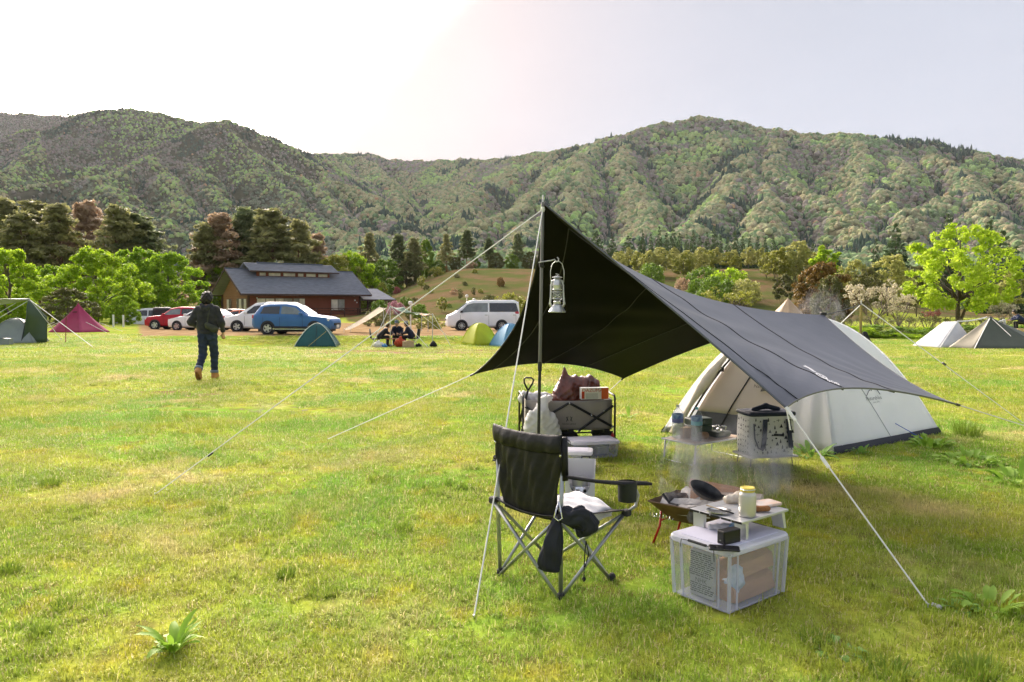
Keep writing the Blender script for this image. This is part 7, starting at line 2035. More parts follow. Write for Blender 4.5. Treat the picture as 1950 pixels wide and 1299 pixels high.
o = MB(); o.rbox((0, 0, .07), (.10, .02, .15), .006, rot=(R(12), 0, 0)); o = o.build('booklet', mat('white_card', (.7, .7, .7), .6), None); o.location = inbox(-.07, -.05, .015); o.rotation_euler = (0, 0, BR_ + R(60)); tag(o, 'white booklet leaning beside the newspaper in the box', 'booklet')
o = MB(); o.rbox((0, 0, .05), (.16, .05, .11), .02, rot=(R(-8), 0, 0)); o = o.build('pouch', mat('dark_grey_pouch', (.06, .06, .065), .8), None); o.location = inbox(-.09, .10, .015); o.rotation_euler = (0, 0, BR_ + R(80)); tag(o, 'dark grey pouch behind the newspaper in the box', 'pouch')
# small roll top table on the lid
TB = Vector((1.20, 3.946, BX.z + .325))
M_alu = mat('matt_aluminium', (.60, .61, .63), .38, metal=.6, var=.07, vs=6)
def make_table():
    t = thing('roll_top_table', 'small aluminium slat table standing on the storage box lid', 'table', TB, BR_)
    n, W_, D_, h = 5, .40, .33, .088
    for k in range(n):
        y = -D_ / 2 + D_ * (k + .5) / n
        mb = MB(); mb.rbox((0, y, h), (W_, D_ / n - .003, .012), .003); sl = mb.build('slat', M_alu, t)
        for s in (-1, 1):
            mb = MB(); mb.box((s * (W_ / 2 + .0015), y, h - .001), (.005, D_ / n - .010, .0105)); mb.build('end_cap', M_pole_dk, sl)
    for sx in (-1, 1):
        for sy in (-1, 1):
            mb = MB(); x, y = sx * .165, sy * .13
            mb.loft([[Vector((x - .010, y - .038, 0)), Vector((x + .010, y - .038, 0)), Vector((x + .010, y + .030, 0)), Vector((x - .010, y + .030, 0))],
                     [Vector((x - .012 - .01 * sx, y - .030, h - .008)), Vector((x + .012 - .01 * sx, y - .030, h - .008)), Vector((x + .012 - .01 * sx, y + .038, h - .008)), Vector((x - .012 - .01 * sx, y + .038, h - .008))]]); mb.build('leg', M_alu, t)
make_table()
def ontab(px, py, dz=0.0):
    z = TB.z + .0945 + dz; k = at(px, py, 1.0); s = (z - CAM_H) / (k.z - CAM_H); return Vector((k.x * s, s, z))
def make_jar():
    t = thing('drink_can', 'silver grey can with yellow lid on the aluminium table', 'can', ontab(1423, 983))
    mb = MB(); mb.lathe([(0, 0), (.036, 0), (.042, .006), (.043, .014), (.043, .108), (.040, .118), (.034, .126), (.034, .130)], 24); mb.build('body', mat('can_metal', (.52, .50, .46), .38, metal=.5, var=.12, vs=9, stretch=(1, 1, .2)), t, smooth=True, sharp=40)
    mb = MB(); mb.lathe([(.035, .128), (.037, .132), (.037, .146), (.033, .150), (.030, .148), (.0, .147)], 24); mb.build('lid', mat('yellow_lid', (.70, .56, .10), .5, var=.08), t, smooth=True, sharp=40)
    mb = MB(); mb.lathe([(.0375, .139), (.0385, .141), (.0375, .143)], 24, cap=False); mb.build('ring', M_chrome, t)
make_jar()
t = thing('foil_plate', 'round shiny metal plate on the aluminium table', 'plate', ontab(1369, 976)); mb = MB(); mb.lathe([(0, .002), (.050, .002), (.058, .008), (.064, .010), (.064, .012), (.056, .010), (.048, .005), (0, .005)], 24); mb.build('dish', M_chrome, t, smooth=True, sharp=40)
mb = MB(); a, b = ontab(1345, 962, .03), ontab(1397, 978, .016); mb.tube([a, a.lerp(b, .5)], .0032, 5); mb.build('handle', mat('bamboo', (.5, .36, .2), .6), t, world=True); mb = MB(); mb.tube([a.lerp(b, .5), b], .0042, 6); mb.build('handle_grip', M_black_cloth, t, world=True)
lump('bread', 'brown crusty bread piece right of the can', 'food', ontab(1450, 975), [((-.03, 0, .016), (.035, .008, .016), .016, .015)], .01, mat('brown_bread', (.33, .15, .06), .9, var=.3, vs=30, bump=.6, bs=80), .005)
o = MB(); o.rbox((0, 0, .009), (.15, .10, .016), .012); o = o.build('food_tray', mat('white_foam', (.74, .70, .66), .6, var=0, tint2=(.72, .5, .36), vs=16), None); o.location = ontab(1458, 962); o.rotation_euler = (0, 0, BR_ + R(-10)); tag(o, 'white food tray at the back of the aluminium table', 'tray')
lump('food_wrap', 'crumpled clear wrap and food at the back of the aluminium table', 'packaging', ontab(1405, 958), [((-.05, .0, .02), (.05, .01, .025), .026, .03), ((0, 0, .03), (.01, .0, .05), .025, .018)], .02, mat('cream_wrap', (.66, .56, .42), .4, var=0, tint2=(.8, .76, .7), vs=22, trans=.2), .007, warp=lambda P: .004 * np.sin(P[..., 0] * 190) * np.sin(P[..., 1] * 170))
def onlid(px, py, dz=0.0):
    z = BX.z + .3245 + dz; k = at(px, py, 1.0); s = (z - CAM_H) / (k.z - CAM_H); return Vector((k.x * s, s, z))
t = thing('speaker', 'small black box speaker on the storage box lid', 'speaker', onlid(1388, 1033), BR_ + R(-6)); mb = MB(); mb.rbox((0, 0, .034), (.115, .05, .066), .006); mb.build('housing', mat('black_plastic', (.012, .012, .013), .35), t); mb = MB(); mb.box((-.0585, 0, .036), (.002, .036, .05)); mb.build('front_grille', mat('dark_grille', (.03, .03, .032), .7), t); mb = MB(); mb.lathe([(0, 0), (.004, 0), (.004, .002), (0, .002)], 8, (-.0595, 0, .02), (0, R(-90), 0)); mb.build('logo_dot', M_chrome, t)
t = thing('smartphone', 'black phone lying on the storage box lid', 'phone', onlid(1379, 1046), R(-12)); mb = MB(); mb.rbox((0, 0, .005), (.145, .07, .009), .01); mb.build('case', M_pole_dk, t); mb = MB(); mb.rbox((0, 0, .0101), (.137, .062, .0012), .008); mb.build('screen', mat('phone_screen', (.008, .008, .010), .08, spec=.8, var=0), t)
o = MB(); o.rbox((0, 0, .012), (.10, .06, .024), .012); o = o.build('wet_wipes', mat('wipes_pack', (.05, .30, .62), .4, var=0, tint2=(.7, .75, .8), vs=12), None); o.location = onlid(1402, 1006); o.rotation_euler = (0, 0, BR_); tag(o, 'blue and white packet on the lid under the small table', 'packet')
lump('paper_towel', 'crumpled white paper on the lid under the small table', 'paper', onlid(1368, 1008), [((-.04, 0, .012), (.05, .01, .014), .016, .018)], .02, M_polybag, .007, warp=lambda P: .003 * np.sin(P[..., 0] * 160))

# ================================================================== fire pit
FP = Vector((1.17, 4.62, 0)); FP.z = gh(FP.x, FP.y); FR_ = R(-42)
M_rust = mat('heat_stained_steel', (.085, .055, .035), .42, metal=.6, var=0, tint2=(.22, .15, .09), vs=6)
M_ash = mat('ash_grey_wood', (.36, .34, .33), .95, var=0, tint2=(.62, .60, .58), vs=14, bump=.6, bs=40)
M_char = mat('charred_wood', (.035, .032, .03), .9, var=0, tint2=(.34, .32, .31), vs=12, bump=.7, bs=30)
def make_firepit():
    t = thing('fire_pit', 'folding steel fire pit with red legs behind the storage box', 'fire pit', FP, FR_)
    w, d, z1, z0 = .54, .36, .275, .155
    A = [Vector((-w / 2, -d / 2, z1)), Vector((w / 2, -d / 2, z1)), Vector((w / 2, d / 2, z1)), Vector((-w / 2, d / 2, z1))]
    Bt = [Vector((-w / 2 + .10, -.07, z0)), Vector((w / 2 - .10, -.07, z0)), Vector((w / 2 - .10, .07, z0)), Vector((-w / 2 + .10, .07, z0))]
    for i in range(4):
        j = (i + 1) % 4; n = (A[j] - A[i]).cross(Bt[i] - A[i]).normalized() * .004; mb = MB(); q = [A[i], A[j], Bt[j], Bt[i]]
        mb.loft([q, [p + n for p in q]]); mb.build('side_plate', M_rust, t)
        mb = MB(); mb.tube([A[i], A[j]], .005, 5); mb.build('rim', M_rust, t)
    mb = MB(); mb.loft([Bt, [p - Vector((0, 0, .004)) for p in Bt]]); mb.build('bottom_plate', M_rust, t)
    Mred = mat('red_enamel', (.40, .012, .012), .35, var=.1)
    for sx in (-1, 1):
        for sy in (-1, 1):
            mb = MB(); mb.tube([(sx * (w / 2 - .05), sy * .10, z1 - .045), (sx * (w / 2 - .06), sy * .135, .12), (sx * (w / 2 - .02), sy * .15, .0)], .0075, 6); mb.build('leg', Mred, t, smooth=True)
        mb = MB(); mb.tube([(sx * (w / 2 - .058), -.13, .15), (sx * (w / 2 - .058), .13, .15)], .006, 5); mb.build('brace', Mred, t)
    mb = MB(); pts = [Vector((-w / 2 + .02 + .16 * k / 40 + .0, -d / 2 - .012 + .012 * math.cos(k * 1.1), z1 - .075 + .012 * math.sin(k * 1.1))) for k in range(41)]; mb.tube(pts, .002, 4); mb.build('coil_handle', M_chrome, t)
    return t
make_firepit()
def infire(x, y, z): return FP + Matrix.Rotation(FR_, 3, 'Z') @ Vector((x, y, z))
for k, (x, y, z, rz, L_, w, h, m, lab) in enumerate([(-.10, -.02, .20, 10, .30, .10, .09, M_ash, 'white ash covered log in the left of the fire pit'), (-.04, .06, .24, -30, .34, .09, .07, M_ash, 'grey burnt log lying across the fire pit'),
     (.10, -.06, .21, 40, .28, .09, .08, M_char, 'charred log under the pan'), (-.16, .06, .24, 65, .26, .07, .06, M_char, 'short charred log standing at the rear left of the fire'), (.02, -.10, .22, -8, .24, .07, .06, M_ash, 'thin ash grey stick near the rim of the fire pit'),
     (.08, .16, .27, 25, .42, .13, .06, M_pine_w, 'fresh pale split log resting on the back of the fire pit'), (.16, .08, .30, 12, .36, .11, .05, mat('scorched_pine', (.40, .26, .17), .85, var=0, tint2=(.55, .5, .46), vs=8), 'scorched split log leaning at the back right of the fire pit'), (.02, .13, .33, 20, .30, .10, .05, M_pine_w, 'top split log above the back of the fire pit')]):
    log(lab, infire(x, y, z), FR_ + R(rz), L_, w, h, m=m, seed=20 + k, tilt=.03 * (-1) ** k, name='burning_log' if m in (M_ash, M_char) else 'split_log')
def make_pan():
    c = at(1341, 941, 4.50); t = thing('frying_pan', 'black frying pan tilted on the fire logs', 'frying pan', c, 0)
    rot = Euler((R(16), R(20), 0)).to_matrix()
    mb = MB(); mb.lathe([(0, 0), (.072, 0), (.100, .032), (.102, .033), (.099, .034), (.070, .004), (0, .004)], 28, rot=rot, cap=False); mb.build('pan', mat('black_iron', (.015, .016, .018), .3, metal=.4, var=.3, vs=14, spec=.6), t, smooth=True, sharp=50)
    mb = MB(); mb.tube([rot @ Vector((.10, .0, .03)), rot @ Vector((.16, .01, .035)), rot @ Vector((.22, .02, .035))], [.009, .010, .011], 7, flat=.6); mb.build('handle', M_pole_dk, t, smooth=True)
make_pan()
mb = MB(); a, b = at(1262, 940, 4.62), at(1275, 958, 4.6); mb.tube([a, b, at(1290, 962, 4.55)], .010, 6, flat=.5); o = mb.build('fire_tongs', M_pole_dk, None); tag(o, 'black tong handle sticking out of the left of the fire pit', 'tongs')

# ================================================================== low table with bottles, cooler
LT = Vector((1.858, 7.27, 0)); LT.z = gh(LT.x, LT.y); LR = R(35)
def tabl(x, y, z=.212): return LT + Matrix.Rotation(LR, 3, 'Z') @ Vector((x, y, z))
def make_lowtable():
    t = thing('low_table', 'low folding table with wooden top in front of the tent', 'table', LT, LR)
    for s in (-1, 1):
        mb = MB(); mb.rbox((s * .178, 0, .20), (.352, .40, .014), .01); mb.build('table_top', mat('beech_laminate', (.40, .29, .20), .5, var=.12, vs=3, stretch=(1, 8, 1)), t)
        mb = MB(); mb.tube([(s * .33, -.19, .195), (s * .345, -.19, .01), (s * .345, -.17, .0), (s * .345, .17, 0), (s * .345, .19, .01), (s * .33, .19, .195)], .0085, 7); mb.build('leg', M_alu, t, smooth=True)
        for y in (-.19, .19): mb = MB(); mb.tube([(s * .335, y, .11), (s * .25, y, .195)], .004, 5); mb.build('brace', M_alu, t)
    mb = MB(); P_ = [(-.358, -.205), (.358, -.205), (.358, .205), (-.358, .205), (-.358, -.205)]; mb.tube([Vector((x, y, .20)) for x, y in P_], .009, 6); mb.build('rim', M_alu, t)
make_lowtable()
M_pet = clearmat('bottle_plastic', (.93, .95, .97), .16, .06, (.72, .76, .80)); M_water = clearmat('water', (.90, .93, .95), .05, .02, (.8, .85, .88))
def bottle(label, loc, lab1, lab2, capc, fill):
    t = thing('water_bottle', label, 'bottle', loc, R(20), 'large water bottles on the low table'); sq = []
    prof = [(.0, 0), (.040, 0), (.050, .006), (.052, .02)] + [(.052 - (.003 if k % 2 else 0), .03 + .012 * k) for k in range(9)] + [(.052, .145), (.052, .235), (.046, .255), (.028, .280), (.016, .292), (.014, .300)]
    mb = MB(); mb.lathe(prof, 20); mb.build('shell', M_pet, t, smooth=True)
    mb = MB(); mb.lathe([(0, .004), (.046, .006), (.047, fill), (0, fill)], 20); mb.build('water', M_water, t, smooth=True, sharp=40)
    mb = MB(); mb.lathe([(.0527, .150), (.0532, .151), (.0532, .186), (.0527, .187)], 20, cap=False); mb.build('label_lower', lab2, t, smooth=True)
    mb = MB(); mb.lathe([(.0527, .188), (.0532, .189), (.0532, .232), (.0527, .233)], 20, cap=False); mb.build('label_upper', lab1, t, smooth=True)
    mb = MB(); mb.lathe([(.0155, .296), (.0155, .318), (.0, .319)], 14); mb.build('cap', capc, t)
    return t
blu = mat('blue_label', (.03, .11, .42), .4, var=0, tint2=(.40, .55, .75), vs=24); cy_ = mat('cyan_label', (.16, .45, .62), .4, var=.1); wh = mat('white_cap', (.7, .7, .72), .5); 
bp = ground(1291, 845); 
bottle('left water bottle with a purple blue label and white cap', tabl(-.26, .10), blu, mat('violet_label', (.16, .17, .42), .4), wh, .14)
bottle('right water bottle with a two tone blue label and teal cap', tabl(-.23, -.11), blu, cy_, mat('teal_cap', (.12, .42, .48), .5), .17)
t = thing('gear_case', 'dark green hard case on the low table', 'case', tabl(.0, .07), LR + R(-20)); Mgc = mat('dark_green_plastic', (.018, .045, .025), .5, var=.1); mb = MB(); mb.rbox((0, 0, .055), (.23, .14, .11), .015); mb.build('case_body', Mgc, t); mb = MB(); mb.rbox((0, .0, .145), (.235, .145, .065), .015); mb.build('case_lid', Mgc, t); mb = MB(); mb.box((.119, 0, .105), (.004, .03, .04)); mb.build('latch', M_chrome, t)
t = thing('camp_stove', 'small gas cooker with a shiny pan support on the low table', 'stove', tabl(.14, -.07), LR); mb = MB(); mb.rbox((0, 0, .028), (.20, .14, .05), .02); mb.build('stove_body', mat('olive_enamel', (.05, .065, .035), .5), t); mb = MB()
for k in range(4): a = R(45 + 90 * k); mb.tube([(.06 * math.cos(a), .06 * math.sin(a), .05), (.065 * math.cos(a), .065 * math.sin(a), .10), (.02 * math.cos(a), .02 * math.sin(a), .10)], .0045, 5)
mb.lathe([(.065, .098), (.068, .10), (.065, .102)], 18, cap=False); mb.build('pan_support', M_chrome, t); mb = MB(); mb.lathe([(.03, .05), (.03, .075), (.02, .08), (0, .08)], 12); mb.build('burner', M_chrome, t)
o = MB(); o.rbox((0, 0, .05), (.09, .06, .10), .006); o = o.build('paper_bag', M_card, None); o.location = tabl(-.18, .07); o.rotation_euler = (0, 0, .6); tag(o, 'small brown carton between the two water bottles', 'carton')
lump('bread_roll', 'round brown roll beside the right water bottle', 'food', tabl(-.09, -.06), [((-.02, 0, .03), (.03, 0, .03), .035, .035)], .01, mat('roll_crust', (.30, .18, .10), .8, var=.2), .01)
def make_cooler():
    g = Vector((2.36, 7.0, 0)); g.z = gh(g.x, g.y); rz = R(10)
    st = thing('low_stand', 'low wire stand with pale board under the cooler bag', 'stand', g, rz)
    mb = MB(); mb.rbox((0, 0, .10), (.50, .34, .012), .02); mb.build('board', mat('pale_board', (.55, .53, .50), .6), st)
    for sx in (-1, 1):
        for sy in (-1, 1): mb = MB(); mb.tube([(sx * .21, sy * .13, .0), (sx * .20, sy * .12, .095)], .005, 5); mb.build('leg', M_pole_dk, st)
    t = thing('cooler_bag', 'white cooler bag with dark camping print and navy straps', 'cooler bag', g + Vector((0, 0, .108)), rz)
    M_body = mat('off_white_canvas', (.66, .65, .62), .75, var=.05, bump=.2, bs=10); M_nv = mat('navy_webbing', (.016, .022, .05), .7); M_mot = mat('black_motif', (.02, .02, .03), .7)
    w, d, h = .44, .30, .37
    P = []
    for i in range(13):
        u = i / 12; z = h * u; b = 1 + .03 * math.sin(math.pi * u); ring_ = []
        for q in range(32):
            a = 2 * math.pi * q / 32; cx_, sy_ = math.cos(a), math.sin(a); e = .28
            x = w / 2 * b * math.copysign(abs(cx_) ** e, cx_); y = d / 2 * b * math.copysign(abs(sy_) ** e, sy_); ring_.append(Vector((x, y, z)))
        P.append(ring_)
    mb = MB(); mb.loft(P); mb.build('body', M_body, t, smooth=True, sharp=60)
    mb = MB(); mb.rbox((0, 0, h + .012), (w + .02, d + .02, .035), .04, n=5); mb.build('lid', M_nv, t, smooth=True, sharp=50)
    blob('top_handle', [((-.12, 0, h + .04), (.0, .0, h + .07), .02, .025), ((0, 0, h + .07), (.13, 0, h + .04), .025, .02)], .02, .01, M_nv, t)
    for x in (-.09, .135):
        mb = MB(); yy = -d / 2 - .014; kk = -1 if x < 0 else 1.6
        mb.grid([[Vector((x + k * kk - .021, yy - .01 * math.sin(math.pi * z / h), z)), Vector((x + k * kk + .021, yy - .01 * math.sin(math.pi * z / h), z))] for z, k in ((h - .03, 0), (h * .7, .004), (h * .4, .012), (h * .2, .022))]); mb.build('strap', M_nv, t, solid=.006)
    mb = MB(); yy = -d / 2 - .016; mb.tube([(-.20, yy, h * .82), (-.19, yy, h * .45), (-.155, yy, h * .22), (-.115, yy, h * .16), (-.09, yy, h * .25)], .013, 6, flat=.4); mb.build('strap', M_nv, t, smooth=True)
    rr = random.Random(9); mb = MB()
    def motif(x, z, k, s, face):
        def pnt(a, b): return Vector((x + a * s, -d / 2 * 1.034 - .004, z + b * s)) if face == 'f' else Vector((-w / 2 * 1.034 - .004, x + a * s, z + b * s))
        if k == 0: mb.fan([pnt(-.6, -.5), pnt(.6, -.5), pnt(0, .7)])                                       # tent
        elif k == 1: [mb.fan([pnt(-.45, -.3 + q * .35), pnt(.45, -.3 + q * .35), pnt(0, .25 + q * .35)]) for q in range(2)]; mb.fan([pnt(-.08, -.7), pnt(.08, -.7), pnt(.08, -.2), pnt(-.08, -.2)])   # fir tree
        elif k == 2: mb.fan([pnt(.42 * math.cos(q * .785), .3 * math.sin(q * .785)) for q in range(8)])    # stone
        elif k == 3: mb.fan([pnt(-.3, -.6), pnt(.3, -.6), pnt(.2, .3), pnt(-.2, .3)]); mb.fan([pnt(-.12, .35), pnt(.12, .35), pnt(.12, .6), pnt(-.12, .6)])   # lantern
        else: mb.fan([pnt(-.7, -.12), pnt(.7, .05), pnt(.7, .2), pnt(-.7, .05)]); mb.fan([pnt(-.1, -.5), pnt(.1, -.5), pnt(.05, .5), pnt(-.05, .5)])
    pl = []
    for _ in range(900):
        x, z = rr.uniform(-w / 2 + .03, w / 2 - .03), rr.uniform(.03, h - .03)
        if all((x - a) ** 2 + (z - b) ** 2 > .036 ** 2 for a, b in pl): pl.append((x, z)); motif(x, z, rr.randrange(5), rr.uniform(.014, .030), 'f')
    for i in range(6):
        for j in range(7): motif(-d / 2 + .035 + i * .045, .03 + j * .049 + rr.uniform(-.01, .01), rr.randrange(5), rr.uniform(.016, .026), 's')
    mb.box((.05, -d / 2 * 1.034 - .004, h * .52), (.10, .003, .022), (0, R(4), 0)); mb.build('printed_motifs', M_mot, t)
make_cooler()

# ================================================================== folding wagon and what it carries
WG = on(1078, 8.05); WR = R(4)
def make_wagon():
    t = thing('folding_wagon', 'greige folding wagon with black frame behind the chair', 'wagon', WG, WR)
    M_can = mat('greige_canvas', (.30, .27, .24), .8, var=.08, vs=5, bump=.25, bs=12); M_fr = mat('black_frame', (.014, .014, .015), .45, var=.1)
    L_, d, z0, z1 = .96, .50, .185, .50
    for sy in (-1, 1):
        P = [[Vector((-L_ / 2 + .035 + (L_ - .07) * i / 14, sy * (d / 2 - .02 + .015 * math.sin(math.pi * j / 8)), z0 + (z1 - z0) * j / 8 - (.012 * math.sin(math.pi * i / 14) if j == 8 else 0))) for j in range(9)] for i in range(15)]
        mb = MB(); mb.grid(P); mb.build('side_fabric', M_can, t, smooth=True, solid=.008)
        for a, b in (((-.46, z0 + .02), (-.005, z1 - .03)), ((-.46, z1 - .06), (-.09, z0 - .01)), ((-.0, z1 - .03), (.46, z0 + .03)), ((.09, z0 - .01), (.46, z1 - .06))):
            mb = MB(); y = sy * (d / 2 + .012 + .006); mb.tube([(a[0], y, a[1]), (b[0], y, b[1])], .014, 6); mb.build('cross_bar', M_fr, t)
        for x, z in ((0, z1 - .03), (-.23, .345), (.23, .345), (-.09, z0), (.09, z0), (.45, z0 + .035), (.36, z1 - .11)):
            mb = MB(); mb.lathe([(0, .0), (.007, 0), (.007, .006), (0, .008)], 8, (x, sy * (d / 2 + .026), z), (R(90 * -sy), 0, 0)); mb.build('rivet', M_chrome, t)
        mb = MB(); mb.tube([(-L_ / 2 + .02, sy * d / 2, z0 - .04), (L_ / 2 - .02, sy * d / 2, z0 - .02)], .009, 6); mb.build('floor_rail', M_fr, t)
    for sx in (-1, 1):
        P = [[Vector((sx * (L_ / 2 - .03), -d / 2 + .02 + (d - .04) * i / 8, z0 + (z1 - z0) * j / 6)) for j in range(7)] for i in range(9)]
        mb = MB(); mb.grid(P); mb.build('end_fabric', M_can, t, solid=.008)
        mb = MB(); x = sx * L_ / 2
        mb.tube([(x, -d / 2, .10), (x, -d / 2, z1 + .01), (x, -d / 2 + .03, z1 + .04), (x, d / 2 - .03, z1 + .04), (x, d / 2, z1 + .01), (x, d / 2, .10)], .011, 7); mb.build('end_frame', M_fr, t, smooth=True)
    mb = MB(); mb.box((0, 0, z0), (L_ - .08, d - .06, .012)); mb.build('floor_panel', M_can, t)
    for x in (-.20, .02, .40):
        for sy in (-1, 1):
            if x == -.20: continue
            mb = MB(); mb.lathe([(.03, -.035), (.078, -.035), (.088, -.022), (.088, .022), (.078, .035), (.03, .035)], 18, (x, sy * (d / 2 - .04), .088), (R(90), 0, 0)); w = mb.build('wheel', M_tyre, t, smooth=True, sharp=40)
            mb = MB(); mb.lathe([(0, -.036), (.05, -.036), (.055, -.03), (.055, .03), (.05, .036), (0, .036)], 12, (x, sy * (d / 2 - .04), .088), (R(90), 0, 0)); mb.build('hub', M_fr, w)
            mb = MB(); mb.rbox((x, sy * (d / 2 - .04), .165), (.06, .09, .05), .01); mb.build('fork', M_fr, t)
    for sy in (-1, 1):
        mb = MB(); mb.lathe([(.03, -.035), (.078, -.035), (.088, -.022), (.088, .022), (.078, .035), (.03, .035)], 18, (-.38, sy * (d / 2 - .04), .088), (R(90), 0, 0)); mb.build('wheel', M_tyre, t, smooth=True, sharp=40)
    hx = -L_ / 2 - .0
    mb = MB(); mb.tube([(hx - .02, 0, .22), (hx + .05, -.02, .50), (hx + .07, -.03, .58)], .013, 7); mb.tube([(hx + .07, -.03, .58), (hx + .03, -.03, .66), (hx + .03, -.03, .70), (hx + .05, -.03, .715), (hx + .11, -.03, .71), (hx + .13, -.03, .69), (hx + .12, -.03, .655), (hx + .075, -.03, .58)], .010, 7); mb.build('pull_handle', M_fr, t, smooth=True)
    mb = MB(); y = -d / 2 + .02 - .028
    for k in (-1, 1): mb.add([(k * .012 - .0045, y, .285), (k * .012 + .0045, y, .285), (k * .03 + .012 * k * 0 + .004, y, .325), (k * .03 - .005, y, .325)], [(0, 1, 2, 3)])
    for q in ((-.036, .0), (.0, .0)):
        pass
    for s in (-1, 1):
        mb.add([(s * .03 - .003, y, .275), (s * .03 + .003, y, .275), (s * .012 + .003, y, .33), (s * .012 - .003, y, .33)], [(0, 1, 2, 3)])
    vs_, fs_ = text_geo('MOON LENCE', .022, frame((0, y, .25), (1, 0, 0), (0, 0, 1))); mb.add(vs_, fs_)
    mb.build('printed_emblem', M_ink, t)
make_wagon()
def inwag(x, y, z): return WG + Matrix.Rotation(WR, 3, 'Z') @ Vector((x, y, z))
M_brown = mat('brown_bin_liner', (.13, .035, .02), .2, var=.5, vs=8, spec=.7, bump=.5, bs=14, trans=.15)
t = thing('bin_bag', 'shiny brown plastic bag standing in the folding wagon', 'bag', inwag(.06, .02, .36), WR)
cr2 = lambda P: .020 * np.abs(np.sin(P[..., 0] * 21 + P[..., 2] * 7 + 2 * np.sin(P[..., 2] * 9))) + .014 * np.abs(np.sin(P[..., 0] * 37 - P[..., 2] * 21 + P[..., 1] * 14 + 1.5 * np.sin(P[..., 2] * 17))) + .006 * np.abs(np.sin(P[..., 2] * 60 + P[..., 0] * 31)) - .020
blob('bag_skin', [((-.12, 0, .10), (.18, 0, .12), .13, .14), ((-.05, 0, .2), (.16, .0, .24), .13, .12), ((-.05, 0, .28), (-.08, 0, .46), .07, .012), ((.0, 0, .30), (.22, 0, .30), .07, .06), ((.22, 0, .3), (.30, 0, .22), .05, .03)], .05, .016, M_brown, t, warp=cr2)
t = thing('snack_box', 'white snack carton with orange lettering on the wagon', 'carton', inwag(.275, -.17, .50), WR + R(3))
mb = MB(); mb.box((0, 0, .06), (.29, .09, .12)); mb.build('carton', mat('white_carton', (.72, .70, .66), .5, var=.05), t)
Mor = mat('orange_print', (.62, .10, .02), .5); mb = MB(); mb.add(*text_geo('OAZUMA', .052, frame((-.03, -.0465, .093), (1, 0, 0), (0, 0, 1)))); mb.box((-.128, -.0458, .045), (.03, .002, .075)); mb.build('printed_letters', mat('red_orange_print', (.50, .05, .02), .5), t)
mb = MB(); mb.box((.105, -.0458, .06), (.075, .002, .115)); mb.build('printed_panel', Mor, t); mb = MB()
for k in range(8): mb.box((-.035 + .0, -.046, .008 + k * .0075), (.13, .0018, .003))
mb.build('printed_text', mat('grey_print', (.3, .3, .3), .6), t)
t = thing('carrier_bag', 'white translucent plastic bag hanging on the wagon corner', 'bag', inwag(-.30, -.36, .08), WR)
blob('bag_skin', [((-.09, 0, .10), (.09, 0, .10), .11, .11), ((-.05, 0, .22), (.06, 0, .22), .11, .10), ((0, 0, .32), (.02, .03, .44), .085, .035), ((.02, .05, .43), (.12, .12, .44), .035, .03)], .08, .013, mat('thin_white_plastic', (.66, .65, .63), .32, var=0, tint2=(.78, .78, .78), vs=9, trans=.35), t, warp=cr2)
lump('checked_cloth', 'crumpled pale cloth in the left end of the wagon', 'cloth', inwag(-.32, .05, .44), [((-.12, 0, .05), (.12, 0, .06), .07, .06), ((.14, -.1, .06), (.20, -.2, -.03), .04, .02)], .04, mat('pale_checked_cloth', (.5, .48, .46), .8, var=0, tint2=(.7, .69, .7), vs=22), .015, warp=cr2)
# clear boxes behind the chair
p = on(1128, 7.42); clear_box('storage_box', 'flat clear storage box on the grass before the wagon', p, R(12), .46, .30, .15, ribs=False, t_lid=.03)
for k, (x, y, m, sz) in enumerate(((-.1, 0, mat('blue_grey_item', (.18, .27, .36), .5), (.12, .16, .08)), (.08, .02, M_grey_cloth, (.14, .14, .09)))):
    o = MB(); o.rbox((0, 0, sz[2] / 2), sz, .02); o = o.build('tin', m, None); o.location = p + Vector((x, y, .018)); o.rotation_euler = (0, 0, R(12 + 20 * k)); tag(o, ('blue grey tin inside the flat clear box', 'pale grey tin inside the flat clear box')[k], 'tin')
p2 = on(1100, 6.9); clear_box('storage_box', 'small clear box with black handle behind the chair back', p2, R(-8), .26, .22, .14, ribs=False, latch=False, t_lid=.03)
mb = MB(); mb.tube([p2 + Vector((.02, -.13, .06)), p2 + Vector((.03, -.145, .12)), p2 + Vector((.10, -.145, .125)), p2 + Vector((.105, -.13, .07))], .006, 6); mb.build('handle', M_pole_dk, [o for o in bpy.data.objects if o.get('label') == 'small clear box with black handle behind the chair back'][0], smooth=True, world=True)
